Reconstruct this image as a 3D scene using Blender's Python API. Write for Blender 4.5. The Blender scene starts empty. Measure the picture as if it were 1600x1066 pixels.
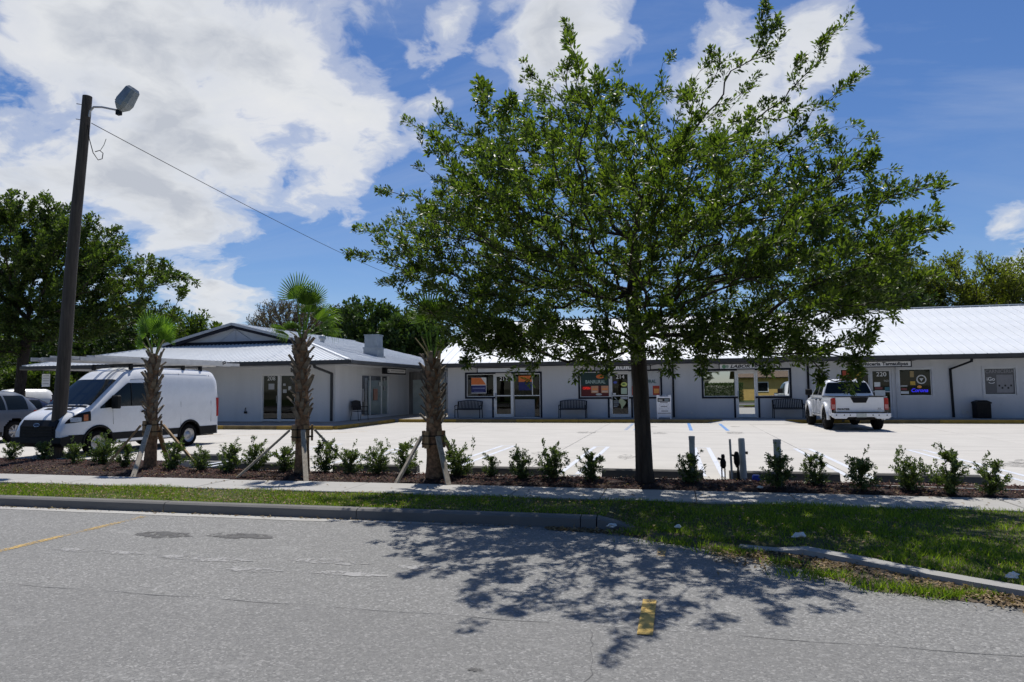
import bpy, bmesh, math, random
import numpy as np
from mathutils import Vector, Matrix

random.seed(7)
RNG = np.random.default_rng(11)
SC = bpy.context.scene
COL = SC.collection
R = math.radians
PI = math.pi

# ------------------------------------------------------------------ camera
cam_d = bpy.data.cameras.new('camera')
cam_d.sensor_width = 36.0
cam_d.lens = 24.0
cam_d.clip_start = 0.05
cam_d.clip_end = 3000
cam = bpy.data.objects.new('camera', cam_d)
COL.objects.link(cam)
YAW, PITCH, ROLL = R(13.4), R(3.97), R(0.55)
fw = Vector((-math.sin(YAW) * math.cos(PITCH), math.cos(YAW) * math.cos(PITCH), math.sin(PITCH)))
rt = Vector((math.cos(YAW), math.sin(YAW), 0))
up = rt.cross(fw)
rt2 = rt * math.cos(ROLL) - up * math.sin(ROLL)
up2 = rt * math.sin(ROLL) + up * math.cos(ROLL)
M = Matrix((rt2, up2, -fw)).transposed().to_4x4()
M.translation = Vector((0, 0, 1.6))
cam.matrix_world = M
SC.camera = cam

# ------------------------------------------------------------------ sun and sky
SUN_TRAVEL = Vector((0.10, -0.42, -1.0)).normalized()
SUN_EL = math.asin(-SUN_TRAVEL.z)
SUN_AZ = math.atan2(-SUN_TRAVEL.x, -SUN_TRAVEL.y)
sun_d = bpy.data.lights.new('sun', 'SUN')
sun_d.energy = 5.0
sun_d.angle = R(0.53)
sun_d.color = (1.0, 0.955, 0.89)
sun = bpy.data.objects.new('sun', sun_d)
sun.rotation_euler = SUN_TRAVEL.to_track_quat('-Z', 'Y').to_euler()
sun.location = (-10, 42, 100)
COL.objects.link(sun)

vs = SC.view_settings
vs.view_transform = 'Standard'
vs.look = 'None'
vs.exposure = 0.0
vs.gamma = 1.0
vs.use_curve_mapping = False

world = bpy.data.worlds.new('World')
SC.world = world
world.use_nodes = True


class NT:
    """small helper for writing node trees"""
    def __init__(s, tree):
        s.t = tree
        s.t.nodes.clear()

    def n(s, typ, ins=None, **props):
        nd = s.t.nodes.new(typ)
        for k, v in props.items():
            setattr(nd, k, v)
        for k, v in (ins or {}).items():
            sock = nd.inputs[k]
            if isinstance(v, bpy.types.NodeSocket):
                s.t.links.new(v, sock)
            else:
                sock.default_value = v
        return nd

    def math(s, op, a, b=0.0, c=None, clamp=False):
        nd = s.t.nodes.new('ShaderNodeMath')
        nd.operation = op
        nd.use_clamp = clamp
        for i, v in enumerate((a, b, c)):
            if v is None:
                continue
            if isinstance(v, bpy.types.NodeSocket):
                s.t.links.new(v, nd.inputs[i])
            else:
                nd.inputs[i].default_value = v
        return nd.outputs[0]

    def vmath(s, op, a, b=None, scale=None):
        nd = s.t.nodes.new('ShaderNodeVectorMath')
        nd.operation = op
        for i, v in enumerate((a, b)):
            if v is None:
                continue
            if isinstance(v, bpy.types.NodeSocket):
                s.t.links.new(v, nd.inputs[i])
            else:
                nd.inputs[i].default_value = v
        if scale is not None:
            if isinstance(scale, bpy.types.NodeSocket):
                s.t.links.new(scale, nd.inputs['Scale'])
            else:
                nd.inputs['Scale'].default_value = scale
        return nd

    def noise(s, vec, scale, detail=4, rough=0.55, dist=0.0):
        return s.n('ShaderNodeTexNoise', {'Vector': vec, 'Scale': scale, 'Detail': detail, 'Roughness': rough, 'Distortion': dist})

    def ramp(s, fac, stops, interp='LINEAR'):
        nd = s.n('ShaderNodeValToRGB', {'Fac': fac})
        nd.color_ramp.interpolation = interp
        el = nd.color_ramp.elements
        while len(el) < len(stops):
            el.new(0.5)
        for e, (p, c) in zip(el, stops):
            e.position = p
            e.color = (c, c, c, 1) if isinstance(c, (int, float)) else (*c, 1)
        return nd.outputs['Color']

    def mix(s, fac, a, b, blend='MIX'):
        nd = s.t.nodes.new('ShaderNodeMix')
        nd.data_type = 'RGBA'
        nd.blend_type = blend
        for k, v in ((0, fac), (6, a), (7, b)):
            if isinstance(v, bpy.types.NodeSocket):
                s.t.links.new(v, nd.inputs[k])
            elif k == 0:
                nd.inputs[k].default_value = v
            else:
                nd.inputs[k].default_value = (*v, 1) if len(v) == 3 else v
        return nd.outputs[2]


def build_world():
    T = NT(world.node_tree)
    sky = T.n('ShaderNodeTexSky', sky_type='NISHITA', sun_disc=False, sun_elevation=SUN_EL, sun_rotation=SUN_AZ,
              air_density=1.0, dust_density=0.2, ozone_density=1.6, altitude=0.0)
    skyc = T.mix(1.0, sky.outputs[0], SKY_TINT, 'MULTIPLY')
    skyc = T.n('ShaderNodeHueSaturation', {'Saturation': 1.12, 'Color': skyc}).outputs[0]
    co = T.n('ShaderNodeTexCoord').outputs['Generated']
    d = T.vmath('NORMALIZE', co).outputs[0]
    sep = T.n('ShaderNodeSeparateXYZ', {0: d})
    # the cloud layer: directions dropped on a flat deck overhead
    zz = T.math('ADD', T.math('MAXIMUM', sep.outputs[2], 0.0), 0.30)
    deck = T.vmath('DIVIDE', d, T.n('ShaderNodeCombineXYZ', {0: zz, 1: zz, 2: zz}).outputs[0]).outputs[0]
    warp = T.noise(deck, 2.4, 4, 0.55)
    wv = T.vmath('SUBTRACT', warp.outputs['Color'], (0.5, 0.5, 0.5)).outputs[0]
    dw = T.vmath('ADD', deck, T.vmath('SCALE', wv, scale=0.30).outputs[0]).outputs[0]
    n1 = T.noise(dw, 2.2, 10, 0.56).outputs['Fac']
    n2 = T.noise(dw, 9.0, 9, 0.60).outputs['Fac']
    # the cumulus masses of the day; direction (unit), angular size, weight
    dd = T.vmath('NORMALIZE', T.vmath('ADD', d, T.vmath('SCALE', wv, scale=0.11).outputs[0]).outputs[0]).outputs[0]
    total = None
    for (dx, dy, dz), size, wgt in CLOUDS:
        dot = T.vmath('DOT_PRODUCT', dd, (dx, dy, dz)).outputs['Value']
        ang = T.math('ARCCOSINE', T.math('MINIMUM', dot, 1.0))
        fall = T.math('SUBTRACT', 1.0, T.math('DIVIDE', ang, size * 1.25), clamp=True)
        fall = T.math('MULTIPLY', T.math('POWER', fall, 0.7), wgt)
        total = fall if total is None else T.math('MAXIMUM', total, fall)
    base = T.math('ADD', T.math('ADD', T.math('MULTIPLY', n1, 0.86), T.math('MULTIPLY', n2, 0.46)), -0.16)
    dens = T.math('ADD', base, T.math('MULTIPLY', total, 0.52))
    cum = T.ramp(dens, [(0.70, 0.0), (0.78, 0.42), (0.88, 0.90), (1.0, 1.0)], 'EASE')
    # thin high streaks
    rot = T.n('ShaderNodeMapping', {'Vector': deck, 'Rotation': (0, 0, R(-28)), 'Scale': (0.45, 1.7, 1.0)}).outputs[0]
    st = T.noise(rot, 1.5, 9, 0.62, 0.9).outputs['Fac']
    cir = T.ramp(st, [(0.48, 0.0), (0.80, 0.32)])
    low = T.ramp(sep.outputs[2], [(0.02, 0.0), (0.35, 1.0)])
    cir = T.mix(1.0, cir, low, 'MULTIPLY')
    # thicker cloud is greyer underneath, billows show as soft light and dark
    n3 = T.noise(dw, 2.9, 7, 0.55).outputs['Fac']
    n4 = T.noise(dw, 7.5, 8, 0.58).outputs['Fac']
    thick = T.math('ADD', T.math('MULTIPLY', T.math('SUBTRACT', dens, 0.80), 1.1), T.math('ADD', T.math('MULTIPLY', n3, 0.75), T.math('MULTIPLY', n4, 0.35)))
    ccol = T.ramp(thick, [(0.45, (.97, .975, .985)), (0.68, (.86, .885, .925)), (0.90, (.60, .64, .72))])
    ccol = T.vmath('SCALE', ccol, scale=CLOUD_GAIN).outputs[0]
    c1 = T.mix(cir, skyc, tuple(k * CLOUD_GAIN for k in (.72, .79, .90)))
    c2 = T.mix(cum, c1, ccol)
    bg = T.n('ShaderNodeBackground', {'Color': c2, 'Strength': SKY_STRENGTH})
    T.n('ShaderNodeOutputWorld', {'Surface': bg.outputs[0]})


SKY_TINT = (0.93, 1.01, 1.24)
CLOUD_GAIN = 11.0
SKY_STRENGTH = 0.078
CLOUDS = [
    ((-0.620, 0.655, 0.433), 0.187, 1.00), ((-0.507, 0.742, 0.439), 0.216, 1.00), ((-0.573, 0.746, 0.339), 0.169, 1.00),
    ((-0.434, 0.824, 0.363), 0.122, 1.00), ((-0.387, 0.783, 0.487), 0.09, 0.70), ((-0.647, 0.717, 0.260), 0.135, 1.0),
    ((-0.620, 0.754, 0.218), 0.105, 1.0), ((-0.730, 0.627, 0.271), 0.135, 1.0), ((-0.470, 0.839, 0.273), 0.085, 0.95),
    ((-0.133, 0.871, 0.473), 0.112, 1.00), ((-0.165, 0.894, 0.416), 0.075, 0.80), ((-0.348, 0.862, 0.369), 0.056, 0.70),
    ((0.118, 0.906, 0.406), 0.120, 0.78), ((0.177, 0.892, 0.417), 0.105, 0.80), ((-0.267, 0.829, 0.491), 0.056, 0.75),
    ((-0.590, 0.794, 0.147), 0.07, 0.9), ((0.399, 0.901, 0.169), 0.056, 0.80),
]
build_world()

# ------------------------------------------------------------------ helpers
def tag(o, label=None, cat=None, group=None, kind=None):
    if label:
        o['label'] = label
    if cat:
        o['category'] = cat
    if group:
        o['group'] = group
    if kind:
        o['kind'] = kind
    return o


def empty(name, loc=(0, 0, 0), rz=0.0, scale=1.0, label=None, cat=None, group=None):
    o = bpy.data.objects.new(name, None)
    o.empty_display_size = 0.2
    o.location = loc
    o.rotation_euler = (0, 0, rz)
    o.scale = (scale, scale, scale)
    COL.objects.link(o)
    return tag(o, label, cat, group)


def link(name, me, parent=None, loc=None, rot=None, scale=None):
    o = bpy.data.objects.new(name, me)
    COL.objects.link(o)
    if parent is not None:
        o.parent = parent
    if loc is not None:
        o.location = loc
    if rot is not None:
        o.rotation_euler = rot
    if scale is not None:
        o.scale = scale
    return o


def np_mesh(name, verts, faces, mat=None, smooth=False):
    """fast mesh from numpy: verts (n,3), faces (m,k) all of one size"""
    verts = np.asarray(verts, np.float32)
    faces = np.asarray(faces, np.int32)
    me = bpy.data.meshes.new(name)
    nf, k = faces.shape
    me.vertices.add(len(verts))
    me.vertices.foreach_set('co', verts.ravel())
    me.loops.add(nf * k)
    me.loops.foreach_set('vertex_index', faces.ravel())
    me.polygons.add(nf)
    me.polygons.foreach_set('loop_start', np.arange(0, nf * k, k, dtype=np.int32))
    me.polygons.foreach_set('loop_total', np.full(nf, k, np.int32))
    if smooth:
        me.polygons.foreach_set('use_smooth', np.ones(nf, bool))
    me.update(calc_edges=True)
    if mat:
        me.materials.append(mat)
    return me


class MB:
    """collects shapes; build() links them as one mesh object"""
    def __init__(s):
        s.v = []
        s.f = []
        s.sm = []

    def add(s, verts, faces, smooth=False):
        b = len(s.v)
        s.v += [tuple(p) for p in verts]
        s.f += [tuple(b + i for i in fc) for fc in faces]
        s.sm += [smooth] * len(faces)
        return s

    def box(s, x0, x1, y0, y1, z0, z1, c=0.0):
        """box; c = chamfer of all edges along its longest sides"""
        if c <= 0:
            s.add([(x0, y0, z0), (x1, y0, z0), (x1, y1, z0), (x0, y1, z0), (x0, y0, z1), (x1, y0, z1), (x1, y1, z1), (x0, y1, z1)],
                  [(0, 3, 2, 1), (4, 5, 6, 7), (0, 1, 5, 4), (1, 2, 6, 5), (2, 3, 7, 6), (3, 0, 4, 7)])
            return s
        bm = bmesh.new()
        bmesh.ops.create_cube(bm, size=1.0)
        for v in bm.verts:
            v.co = Vector(((x0 + x1) / 2 + v.co.x * (x1 - x0), (y0 + y1) / 2 + v.co.y * (y1 - y0), (z0 + z1) / 2 + v.co.z * (z1 - z0)))
        bmesh.ops.bevel(bm, geom=bm.edges[:], offset=c, segments=1, affect='EDGES')
        bm.verts.index_update()
        s.add([v.co[:] for v in bm.verts], [[v.index for v in f.verts] for f in bm.faces])
        bm.free()
        return s

    def quad(s, a, b, c, d):
        return s.add([a, b, c, d], [(0, 1, 2, 3)])

    def tube(s, pts, radii, n=8, caps=True, smooth=True):
        pts = [Vector(p) for p in pts]
        if isinstance(radii, (int, float)):
            radii = [radii] * len(pts)
        rings = []
        ref = None
        for i, p in enumerate(pts):
            a = pts[max(i - 1, 0)]
            b = pts[min(i + 1, len(pts) - 1)]
            d = (b - a).normalized()
            if ref is None:
                ref = Vector((1, 0, 0)) if abs(d.x) < 0.8 else Vector((0, 1, 0))
            u = (ref - d * ref.dot(d)).normalized()
            w = d.cross(u)
            ref = u
            rings.append([p + (u * math.cos(t) + w * math.sin(t)) * radii[i] for t in [2 * PI * k / n for k in range(n)]])
        vv = [q for r in rings for q in r]
        ff = []
        for i in range(len(pts) - 1):
            for k in range(n):
                ff.append((i * n + k, i * n + (k + 1) % n, (i + 1) * n + (k + 1) % n, (i + 1) * n + k))
        s.add(vv, ff, smooth)
        if caps:
            s.add(rings[0][::-1], [tuple(range(n))])
            s.add(rings[-1], [tuple(range(n))])
        return s

    def cyl(s, x, y, z0, z1, r0, r1=None, n=16):
        return s.tube([(x, y, z0), (x, y, z1)], [r0, r1 if r1 is not None else r0], n)

    def bar(s, a, b, w, h, roll=0.0):
        """rectangular bar from a to b, w across, h high"""
        a, b = Vector(a), Vector(b)
        d = (b - a).normalized()
        ref = Vector((0, 0, 1)) if abs(d.z) < 0.95 else Vector((0, 1, 0))
        u = d.cross(ref).normalized()
        q = Matrix.Rotation(roll, 3, d)
        u = q @ u
        v = q @ u.cross(d) if False else u.cross(d)
        cs = [(-w / 2, -h / 2), (w / 2, -h / 2), (w / 2, h / 2), (-w / 2, h / 2)]
        vv = [a + u * i + v * j for i, j in cs] + [b + u * i + v * j for i, j in cs]
        return s.add(vv, [(0, 3, 2, 1), (4, 5, 6, 7), (0, 1, 5, 4), (1, 2, 6, 5), (2, 3, 7, 6), (3, 0, 4, 7)])

    def prism(s, poly, axis, a, b):
        """extrude a 2-D polygon along axis from a to b. axis 'x': poly=(y,z); 'y': (x,z); 'z': (x,y)"""
        def P(p, t):
            return {'x': (t, p[0], p[1]), 'y': (p[0], t, p[1]), 'z': (p[0], p[1], t)}[axis]
        n = len(poly)
        s.add([P(p, a) for p in poly] + [P(p, b) for p in poly],
              [tuple(range(n - 1, -1, -1)), tuple(range(n, 2 * n))] + [(i, (i + 1) % n, n + (i + 1) % n, n + i) for i in range(n)])
        return s

    def disc(s, c, nrm, r, n=20, ry=None):
        c = Vector(c)
        nrm = Vector(nrm).normalized()
        ref = Vector((0, 0, 1)) if abs(nrm.z) < 0.9 else Vector((1, 0, 0))
        u = ref.cross(nrm).normalized()
        w = nrm.cross(u)
        s.add([c + u * math.cos(2 * PI * k / n) * r + w * math.sin(2 * PI * k / n) * (ry or r) for k in range(n)], [tuple(range(n))])
        return s

    def grid(s, fn, nu, nv, smooth=True, skip=None, flip=False):
        vv = [fn(i / nu, j / nv) for i in range(nu + 1) for j in range(nv + 1)]
        ff = []
        for i in range(nu):
            for j in range(nv):
                q = (i * (nv + 1) + j, (i + 1) * (nv + 1) + j, (i + 1) * (nv + 1) + j + 1, i * (nv + 1) + j + 1)
                if skip:
                    c = [sum(vv[k][a] for k in q) / 4 for a in range(3)]
                    if skip(c):
                        continue
                ff.append(q[::-1] if flip else q)
        s.add(vv, ff, smooth)
        return s

    def mesh(s, name, mat, fix=True):
        me = bpy.data.meshes.new(name)
        me.from_pydata(s.v, [], s.f)
        me.polygons.foreach_set('use_smooth', s.sm)
        if fix:
            bm = bmesh.new()
            bm.from_mesh(me)
            bmesh.ops.recalc_face_normals(bm, faces=bm.faces[:])
            bm.to_mesh(me)
            bm.free()
        me.update()
        if mat:
            me.materials.append(mat)
        return me

    def build(s, name, mat, parent=None, loc=None, rot=None, bevel=0.0, fix=True, scale=None):
        o = link(name, s.mesh(name, mat, fix), parent, loc, rot, scale)
        if bevel > 0:
            m = o.modifiers.new('bevel', 'BEVEL')
            m.width = bevel
            m.segments = 2
            m.limit_method = 'ANGLE'
            m.angle_limit = R(35)
        return o


def copy_tree(o, parent=None, name=None):
    c = o.copy()
    COL.objects.link(c)
    if parent is not None:
        c.parent = parent
    for ch in list(o.children):
        copy_tree(ch, c)
    return c


def text_mesh(txt, size, mat, shear=0.0, bold=0.0, align='CENTER', extrude=0.002, width=None, spacing=1.0):
    cu = bpy.data.curves.new('lettering', 'FONT')
    cu.body = txt
    cu.size = size
    cu.shear = shear
    cu.offset = bold
    cu.extrude = extrude
    cu.space_character = spacing
    cu.align_x = align
    cu.align_y = 'CENTER'
    cu.resolution_u = 3
    ob = bpy.data.objects.new('lettering', cu)
    COL.objects.link(ob)
    dg = bpy.context.evaluated_depsgraph_get()
    me = bpy.data.meshes.new_from_object(ob.evaluated_get(dg))
    bpy.data.objects.remove(ob)
    bpy.data.curves.remove(cu)
    co = np.zeros(len(me.vertices) * 3, np.float32)
    me.vertices.foreach_get('co', co)
    co = co.reshape(-1, 3)
    if width:
        w = co[:, 0].max() - co[:, 0].min()
        co[:, 0] *= width / w
        me.vertices.foreach_set('co', co.ravel())
    me.materials.clear()
    me.materials.append(mat)
    me.update()
    return me


FACE_CAM = (PI / 2, 0, 0)     # text and flat print turned to face -Y


# ------------------------------------------------------------------ materials
MATS = {}


def material(name, fn):
    if name in MATS:
        return MATS[name]
    m = bpy.data.materials.new(name)
    m.use_nodes = True
    T = NT(m.node_tree)
    fn(T)
    MATS[name] = m
    return m


def simple(name, col, rough=0.6, var=0.12, scale=6.0, bump=0.0, bscale=60.0, metal=0.0, spec=0.3, coat=0.0, wear=0.0, streak=False):
    """base colour with soft mottling, fine relief and a little grime"""
    def fn(T):
        co = T.n('ShaderNodeTexCoord').outputs['Object']
        if streak:
            cs = T.n('ShaderNodeMapping', {'Vector': co, 'Scale': (1, 1, 0.12)}).outputs[0]
        else:
            cs = co
        n = T.noise(cs, scale, 6, 0.6).outputs['Fac']
        lo = tuple(max(c * (1 - var * 1.6), 0) for c in col)
        hi = tuple(min(c * (1 + var), 1) for c in col)
        c = T.ramp(n, [(0.30, lo), (0.70, hi)])
        if wear > 0:
            n2 = T.noise(co, scale * 4.3, 8, 0.7).outputs['Fac']
            c = T.mix(T.ramp(n2, [(0.56, 0.0), (0.72, wear)]), c, tuple(k * 0.35 for k in col))
        rr = T.ramp(T.noise(co, scale * 2.1, 4).outputs['Fac'], [(0.3, max(rough - 0.08, 0.02)), (0.7, min(rough + 0.08, 1))])
        p = {'Base Color': c, 'Roughness': rr, 'Metallic': metal, 'Specular IOR Level': spec}
        if coat:
            p['Coat Weight'] = coat
            p['Coat Roughness'] = 0.06
        if bump > 0:
            bn = T.noise(co, bscale, 6, 0.65).outputs['Fac']
            p['Normal'] = T.n('ShaderNodeBump', {'Height': bn, 'Strength': bump, 'Distance': 0.02}).outputs[0]
        b = T.n('ShaderNodeBsdfPrincipled', p)
        T.n('ShaderNodeOutputMaterial', {'Surface': b.outputs[0]})
    return material(name, fn)


def leaf_mat(name, dark, light, trans=0.35, rough=0.42, spec=0.35):
    def fn(T):
        rnd = T.n('ShaderNodeNewGeometry').outputs['Random Per Island']
        co = T.n('ShaderNodeTexCoord').outputs['Object']
        n = T.noise(co, 0.9, 3).outputs['Fac']
        f = T.math('ADD', T.math('MULTIPLY', rnd, 0.65), T.math('MULTIPLY', n, 0.45))
        c = T.ramp(f, [(0.22, dark), (0.85, light)])
        b = T.n('ShaderNodeBsdfPrincipled', {'Base Color': c, 'Roughness': rough, 'Specular IOR Level': spec})
        tc = T.mix(1.0, c, (1.5, 1.75, 0.55), 'MULTIPLY')
        t = T.n('ShaderNodeBsdfTranslucent', {'Color': tc})
        mx = T.n('ShaderNodeMixShader', {0: trans, 1: b.outputs[0], 2: t.outputs[0]})
        T.n('ShaderNodeOutputMaterial', {'Surface': mx.outputs[0]})
    return material(name, fn)


def glass_mat(name, tint=(0.55, 0.6, 0.6), refl=0.0, rough=0.0, fres=1.5):
    """pane: see-through tint plus a mirror share that grows at grazing angles"""
    def fn(T):
        fr = T.n('ShaderNodeFresnel', {'IOR': fres}).outputs[0]
        fac = T.math('ADD', T.math('MULTIPLY', fr, 0.85), refl, clamp=True)
        tr = T.n('ShaderNodeBsdfTransparent', {'Color': (*tint, 1)})
        gl = T.n('ShaderNodeBsdfGlossy', {'Color': (0.92, 0.95, 0.95, 1), 'Roughness': rough})
        mx = T.n('ShaderNodeMixShader', {0: fac, 1: tr.outputs[0], 2: gl.outputs[0]})
        T.n('ShaderNodeOutputMaterial', {'Surface': mx.outputs[0]})
    return material(name, fn)


def emit_mat(name, col, strength):
    def fn(T):
        e = T.n('ShaderNodeEmission', {'Color': (*col, 1), 'Strength': strength})
        T.n('ShaderNodeOutputMaterial', {'Surface': e.outputs[0]})
    return material(name, fn)


def asphalt_fn(base, light, dark):
    def fn(T):
        co = T.n('ShaderNodeTexCoord').outputs['Object']
        grit = T.n('ShaderNodeTexVoronoi', {'Vector': co, 'Scale': 62.0})
        sp = T.n('ShaderNodeSeparateColor', {0: grit.outputs['Color']}).outputs[0]
        g2 = T.noise(co, 160, 3, 0.7).outputs['Fac']
        big = T.noise(co, 0.55, 6, 0.6).outputs['Fac']
        mid = T.noise(T.n('ShaderNodeMapping', {'Vector': co, 'Scale': (0.5, 1.6, 1)}).outputs[0], 2.2, 6, 0.65).outputs['Fac']
        c = T.ramp(sp, [(0.0, dark), (0.45, base), (0.75, base), (1.0, light)])
        c = T.mix(0.55, c, T.ramp(g2, [(0.35, tuple(k * 0.62 for k in base)), (0.65, tuple(min(k * 1.32, 1) for k in base))]))
        c = T.mix(T.ramp(big, [(0.35, 0.0), (0.65, 0.35)]), c, tuple(k * 0.78 for k in base))
        c = T.mix(T.ramp(mid, [(0.60, 0.0), (0.74, 0.42)]), c, tuple(min(k * 1.55, 1) for k in base))
        stain = T.noise(co, 0.9, 5, 0.55).outputs['Fac']
        c = T.mix(T.ramp(stain, [(0.66, 0.0), (0.72, 0.45)]), c, tuple(k * 0.5 for k in base))
        h = T.math('ADD', T.math('MULTIPLY', grit.outputs['Distance'], -0.8), g2)
        bp = T.n('ShaderNodeBump', {'Height': h, 'Strength': 0.55, 'Distance': 0.012}).outputs[0]
        b = T.n('ShaderNodeBsdfPrincipled', {'Base Color': c, 'Roughness': 0.88, 'Normal': bp, 'Specular IOR Level': 0.25})
        T.n('ShaderNodeOutputMaterial', {'Surface': b.outputs[0]})
    return fn


def concrete_fn(col, stain=0.25, scale=1.0, dirt=(0.16, 0.15, 0.13)):
    def fn(T):
        co = T.n('ShaderNodeTexCoord').outputs['Object']
        rnd = T.n('ShaderNodeObjectInfo').outputs['Random']
        n1 = T.noise(co, 0.8 * scale, 7, 0.6).outputs['Fac']
        n2 = T.noise(T.n('ShaderNodeMapping', {'Vector': co, 'Scale': (0.25, 1.6, 1)}).outputs[0], 1.3 * scale, 6, 0.62).outputs['Fac']
        n3 = T.noise(co, 55 * scale, 4, 0.7).outputs['Fac']
        c = T.ramp(n1, [(0.3, tuple(k * 0.86 for k in col)), (0.7, col)])
        c = T.mix(T.ramp(n2, [(0.48, 0.0), (0.75, stain)]), c, tuple(k * 0.6 for k in col))
        c = T.mix(T.ramp(n3, [(0.3, 0.28), (0.7, 0.0)]), c, dirt)
        c = T.mix(T.math('MULTIPLY', rnd, 0.16), c, tuple(k * 0.7 for k in col))
        bp = T.n('ShaderNodeBump', {'Height': n3, 'Strength': 0.18, 'Distance': 0.01}).outputs[0]
        b = T.n('ShaderNodeBsdfPrincipled', {'Base Color': c, 'Roughness': 0.85, 'Normal': bp, 'Specular IOR Level': 0.3})
        T.n('ShaderNodeOutputMaterial', {'Surface': b.outputs[0]})
    return fn


def wood_fn(col, dark, scale=18):
    def fn(T):
        co = T.n('ShaderNodeTexCoord').outputs['Object']
        st = T.n('ShaderNodeMapping', {'Vector': co, 'Scale': (1, 1, 0.06)}).outputs[0]
        n = T.noise(st, scale, 7, 0.65, 0.4).outputs['Fac']
        n2 = T.noise(co, 3.0, 4).outputs['Fac']
        c = T.ramp(n, [(0.3, dark), (0.65, col)])
        c = T.mix(T.ramp(n2, [(0.45, 0.0), (0.75, 0.5)]), c, tuple(k * 0.55 for k in col))
        bp = T.n('ShaderNodeBump', {'Height': n, 'Strength': 0.4, 'Distance': 0.01}).outputs[0]
        b = T.n('ShaderNodeBsdfPrincipled', {'Base Color': c, 'Roughness': 0.8, 'Normal': bp})
        T.n('ShaderNodeOutputMaterial', {'Surface': b.outputs[0]})
    return fn


def paint_on_ground(name, col, worn=0.5, scale=26.0):
    """road paint: chipped where the noise says so the ground shows through"""
    def fn(T):
        co = T.n('ShaderNodeTexCoord').outputs['Object']
        n = T.noise(co, scale, 8, 0.75).outputs['Fac']
        n2 = T.noise(co, 2.2, 4).outputs['Fac']
        f = T.math('ADD', T.math('MULTIPLY', n, 0.65), T.math('MULTIPLY', n2, 0.35))
        hole = T.ramp(f, [(worn - 0.05, 0.0), (worn + 0.04, 1.0)])
        c = T.ramp(n, [(0.3, tuple(k * 0.75 for k in col)), (0.7, col)])
        b = T.n('ShaderNodeBsdfPrincipled', {'Base Color': c, 'Roughness': 0.75})
        tr = T.n('ShaderNodeBsdfTransparent')
        mx = T.n('ShaderNodeMixShader', {0: hole, 1: b.outputs[0], 2: tr.outputs[0]})
        T.n('ShaderNodeOutputMaterial', {'Surface': mx.outputs[0]})
    return material(name, fn)


M_ASPH = material('old_asphalt', asphalt_fn((0.226, 0.224, 0.214), (0.54, 0.53, 0.51), (0.07, 0.07, 0.072)))
M_ASPH2 = material('resurfaced_asphalt', asphalt_fn((0.212, 0.210, 0.201), (0.46, 0.45, 0.43), (0.09, 0.09, 0.092)))
M_LOT = material('lot_concrete', concrete_fn((0.565, 0.542, 0.498), 0.45, 1.0))
M_WALK = material('walk_concrete', concrete_fn((0.42, 0.41, 0.385), 0.35, 1.6))
M_PORCH = material('porch_concrete', concrete_fn((0.30, 0.295, 0.285), 0.35, 1.6))
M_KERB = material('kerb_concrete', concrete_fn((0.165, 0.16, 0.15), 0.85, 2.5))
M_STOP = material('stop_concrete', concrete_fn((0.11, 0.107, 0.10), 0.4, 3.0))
M_SOIL = simple('soil', (0.030, 0.018, 0.014), 0.95, 0.3, 9, 0.8, 40)
M_TURF = simple('turf_soil', (0.07, 0.075, 0.03), 0.95, 0.3, 7, 0.6, 60)
M_LAND = simple('land', (0.16, 0.16, 0.11), 0.95, 0.2, 0.3)
M_WALL = simple('painted_block_wall', (0.44, 0.448, 0.462), 0.75, 0.045, 1.6, 0.15, 45, wear=0.10, streak=True)
M_WALL_L = simple('painted_white_wall', (0.58, 0.588, 0.60), 0.75, 0.045, 1.6, 0.15, 45, wear=0.10, streak=True)
M_ROOF = simple('white_metal_roof', (0.67, 0.69, 0.70), 0.42, 0.05, 0.7, metal=0.0, spec=0.5)
M_GUT = simple('charcoal_gutter', (0.030, 0.032, 0.035), 0.45, 0.15, 3)
M_TRIM = simple('black_trim', (0.008, 0.009, 0.011), 0.6, 0.15, 4, spec=0.15)
M_NAVY = simple('navy_trim', (0.011, 0.013, 0.022), 0.6, 0.15, 4, spec=0.15)
M_ALU = simple('aluminium_frame', (0.55, 0.56, 0.57), 0.38, 0.06, 5, metal=0.35)
M_WFRAME = simple('white_frame', (0.66, 0.66, 0.65), 0.5, 0.06, 5)
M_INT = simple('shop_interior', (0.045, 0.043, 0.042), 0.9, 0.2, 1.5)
M_SHELF = simple('shop_shelf', (0.18, 0.15, 0.12), 0.7, 0.3, 3)
M_GLASS = glass_mat('shop_glass', (0.30, 0.33, 0.33), 0.0)
M_MIRROR = glass_mat('reflective_film_glass', (0.12, 0.13, 0.13), 0.62)
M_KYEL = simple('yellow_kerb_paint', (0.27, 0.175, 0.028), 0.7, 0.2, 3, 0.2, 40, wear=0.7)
M_YEL = paint_on_ground('yellow_line_paint', (0.60, 0.40, 0.10), 0.545)
M_YELW = paint_on_ground('worn_yellow_line_paint', (0.55, 0.37, 0.12), 0.49)
M_WHT = paint_on_ground('white_line_paint', (0.62, 0.65, 0.71), 0.60)
M_BLU = paint_on_ground('blue_line_paint', (0.13, 0.30, 0.62), 0.56)
M_BLUW = paint_on_ground('worn_blue_line_paint', (0.30, 0.43, 0.66), 0.50)
M_BLACK = simple('black_metal', (0.006, 0.006, 0.0065), 0.55, 0.2, 5, spec=0.2)
M_WTXT = simple('white_vinyl', (0.78, 0.78, 0.77), 0.5, 0.03, 5)
M_BTXT = simple('black_vinyl', (0.012, 0.012, 0.014), 0.5, 0.05, 5)
M_PAPER = simple('white_paper', (0.68, 0.68, 0.66), 0.8, 0.08, 12)
M_BARK = simple('grey_brown_bark', (0.060, 0.046, 0.036), 0.92, 0.4, 14, 1.0, 55, streak=True)
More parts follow.
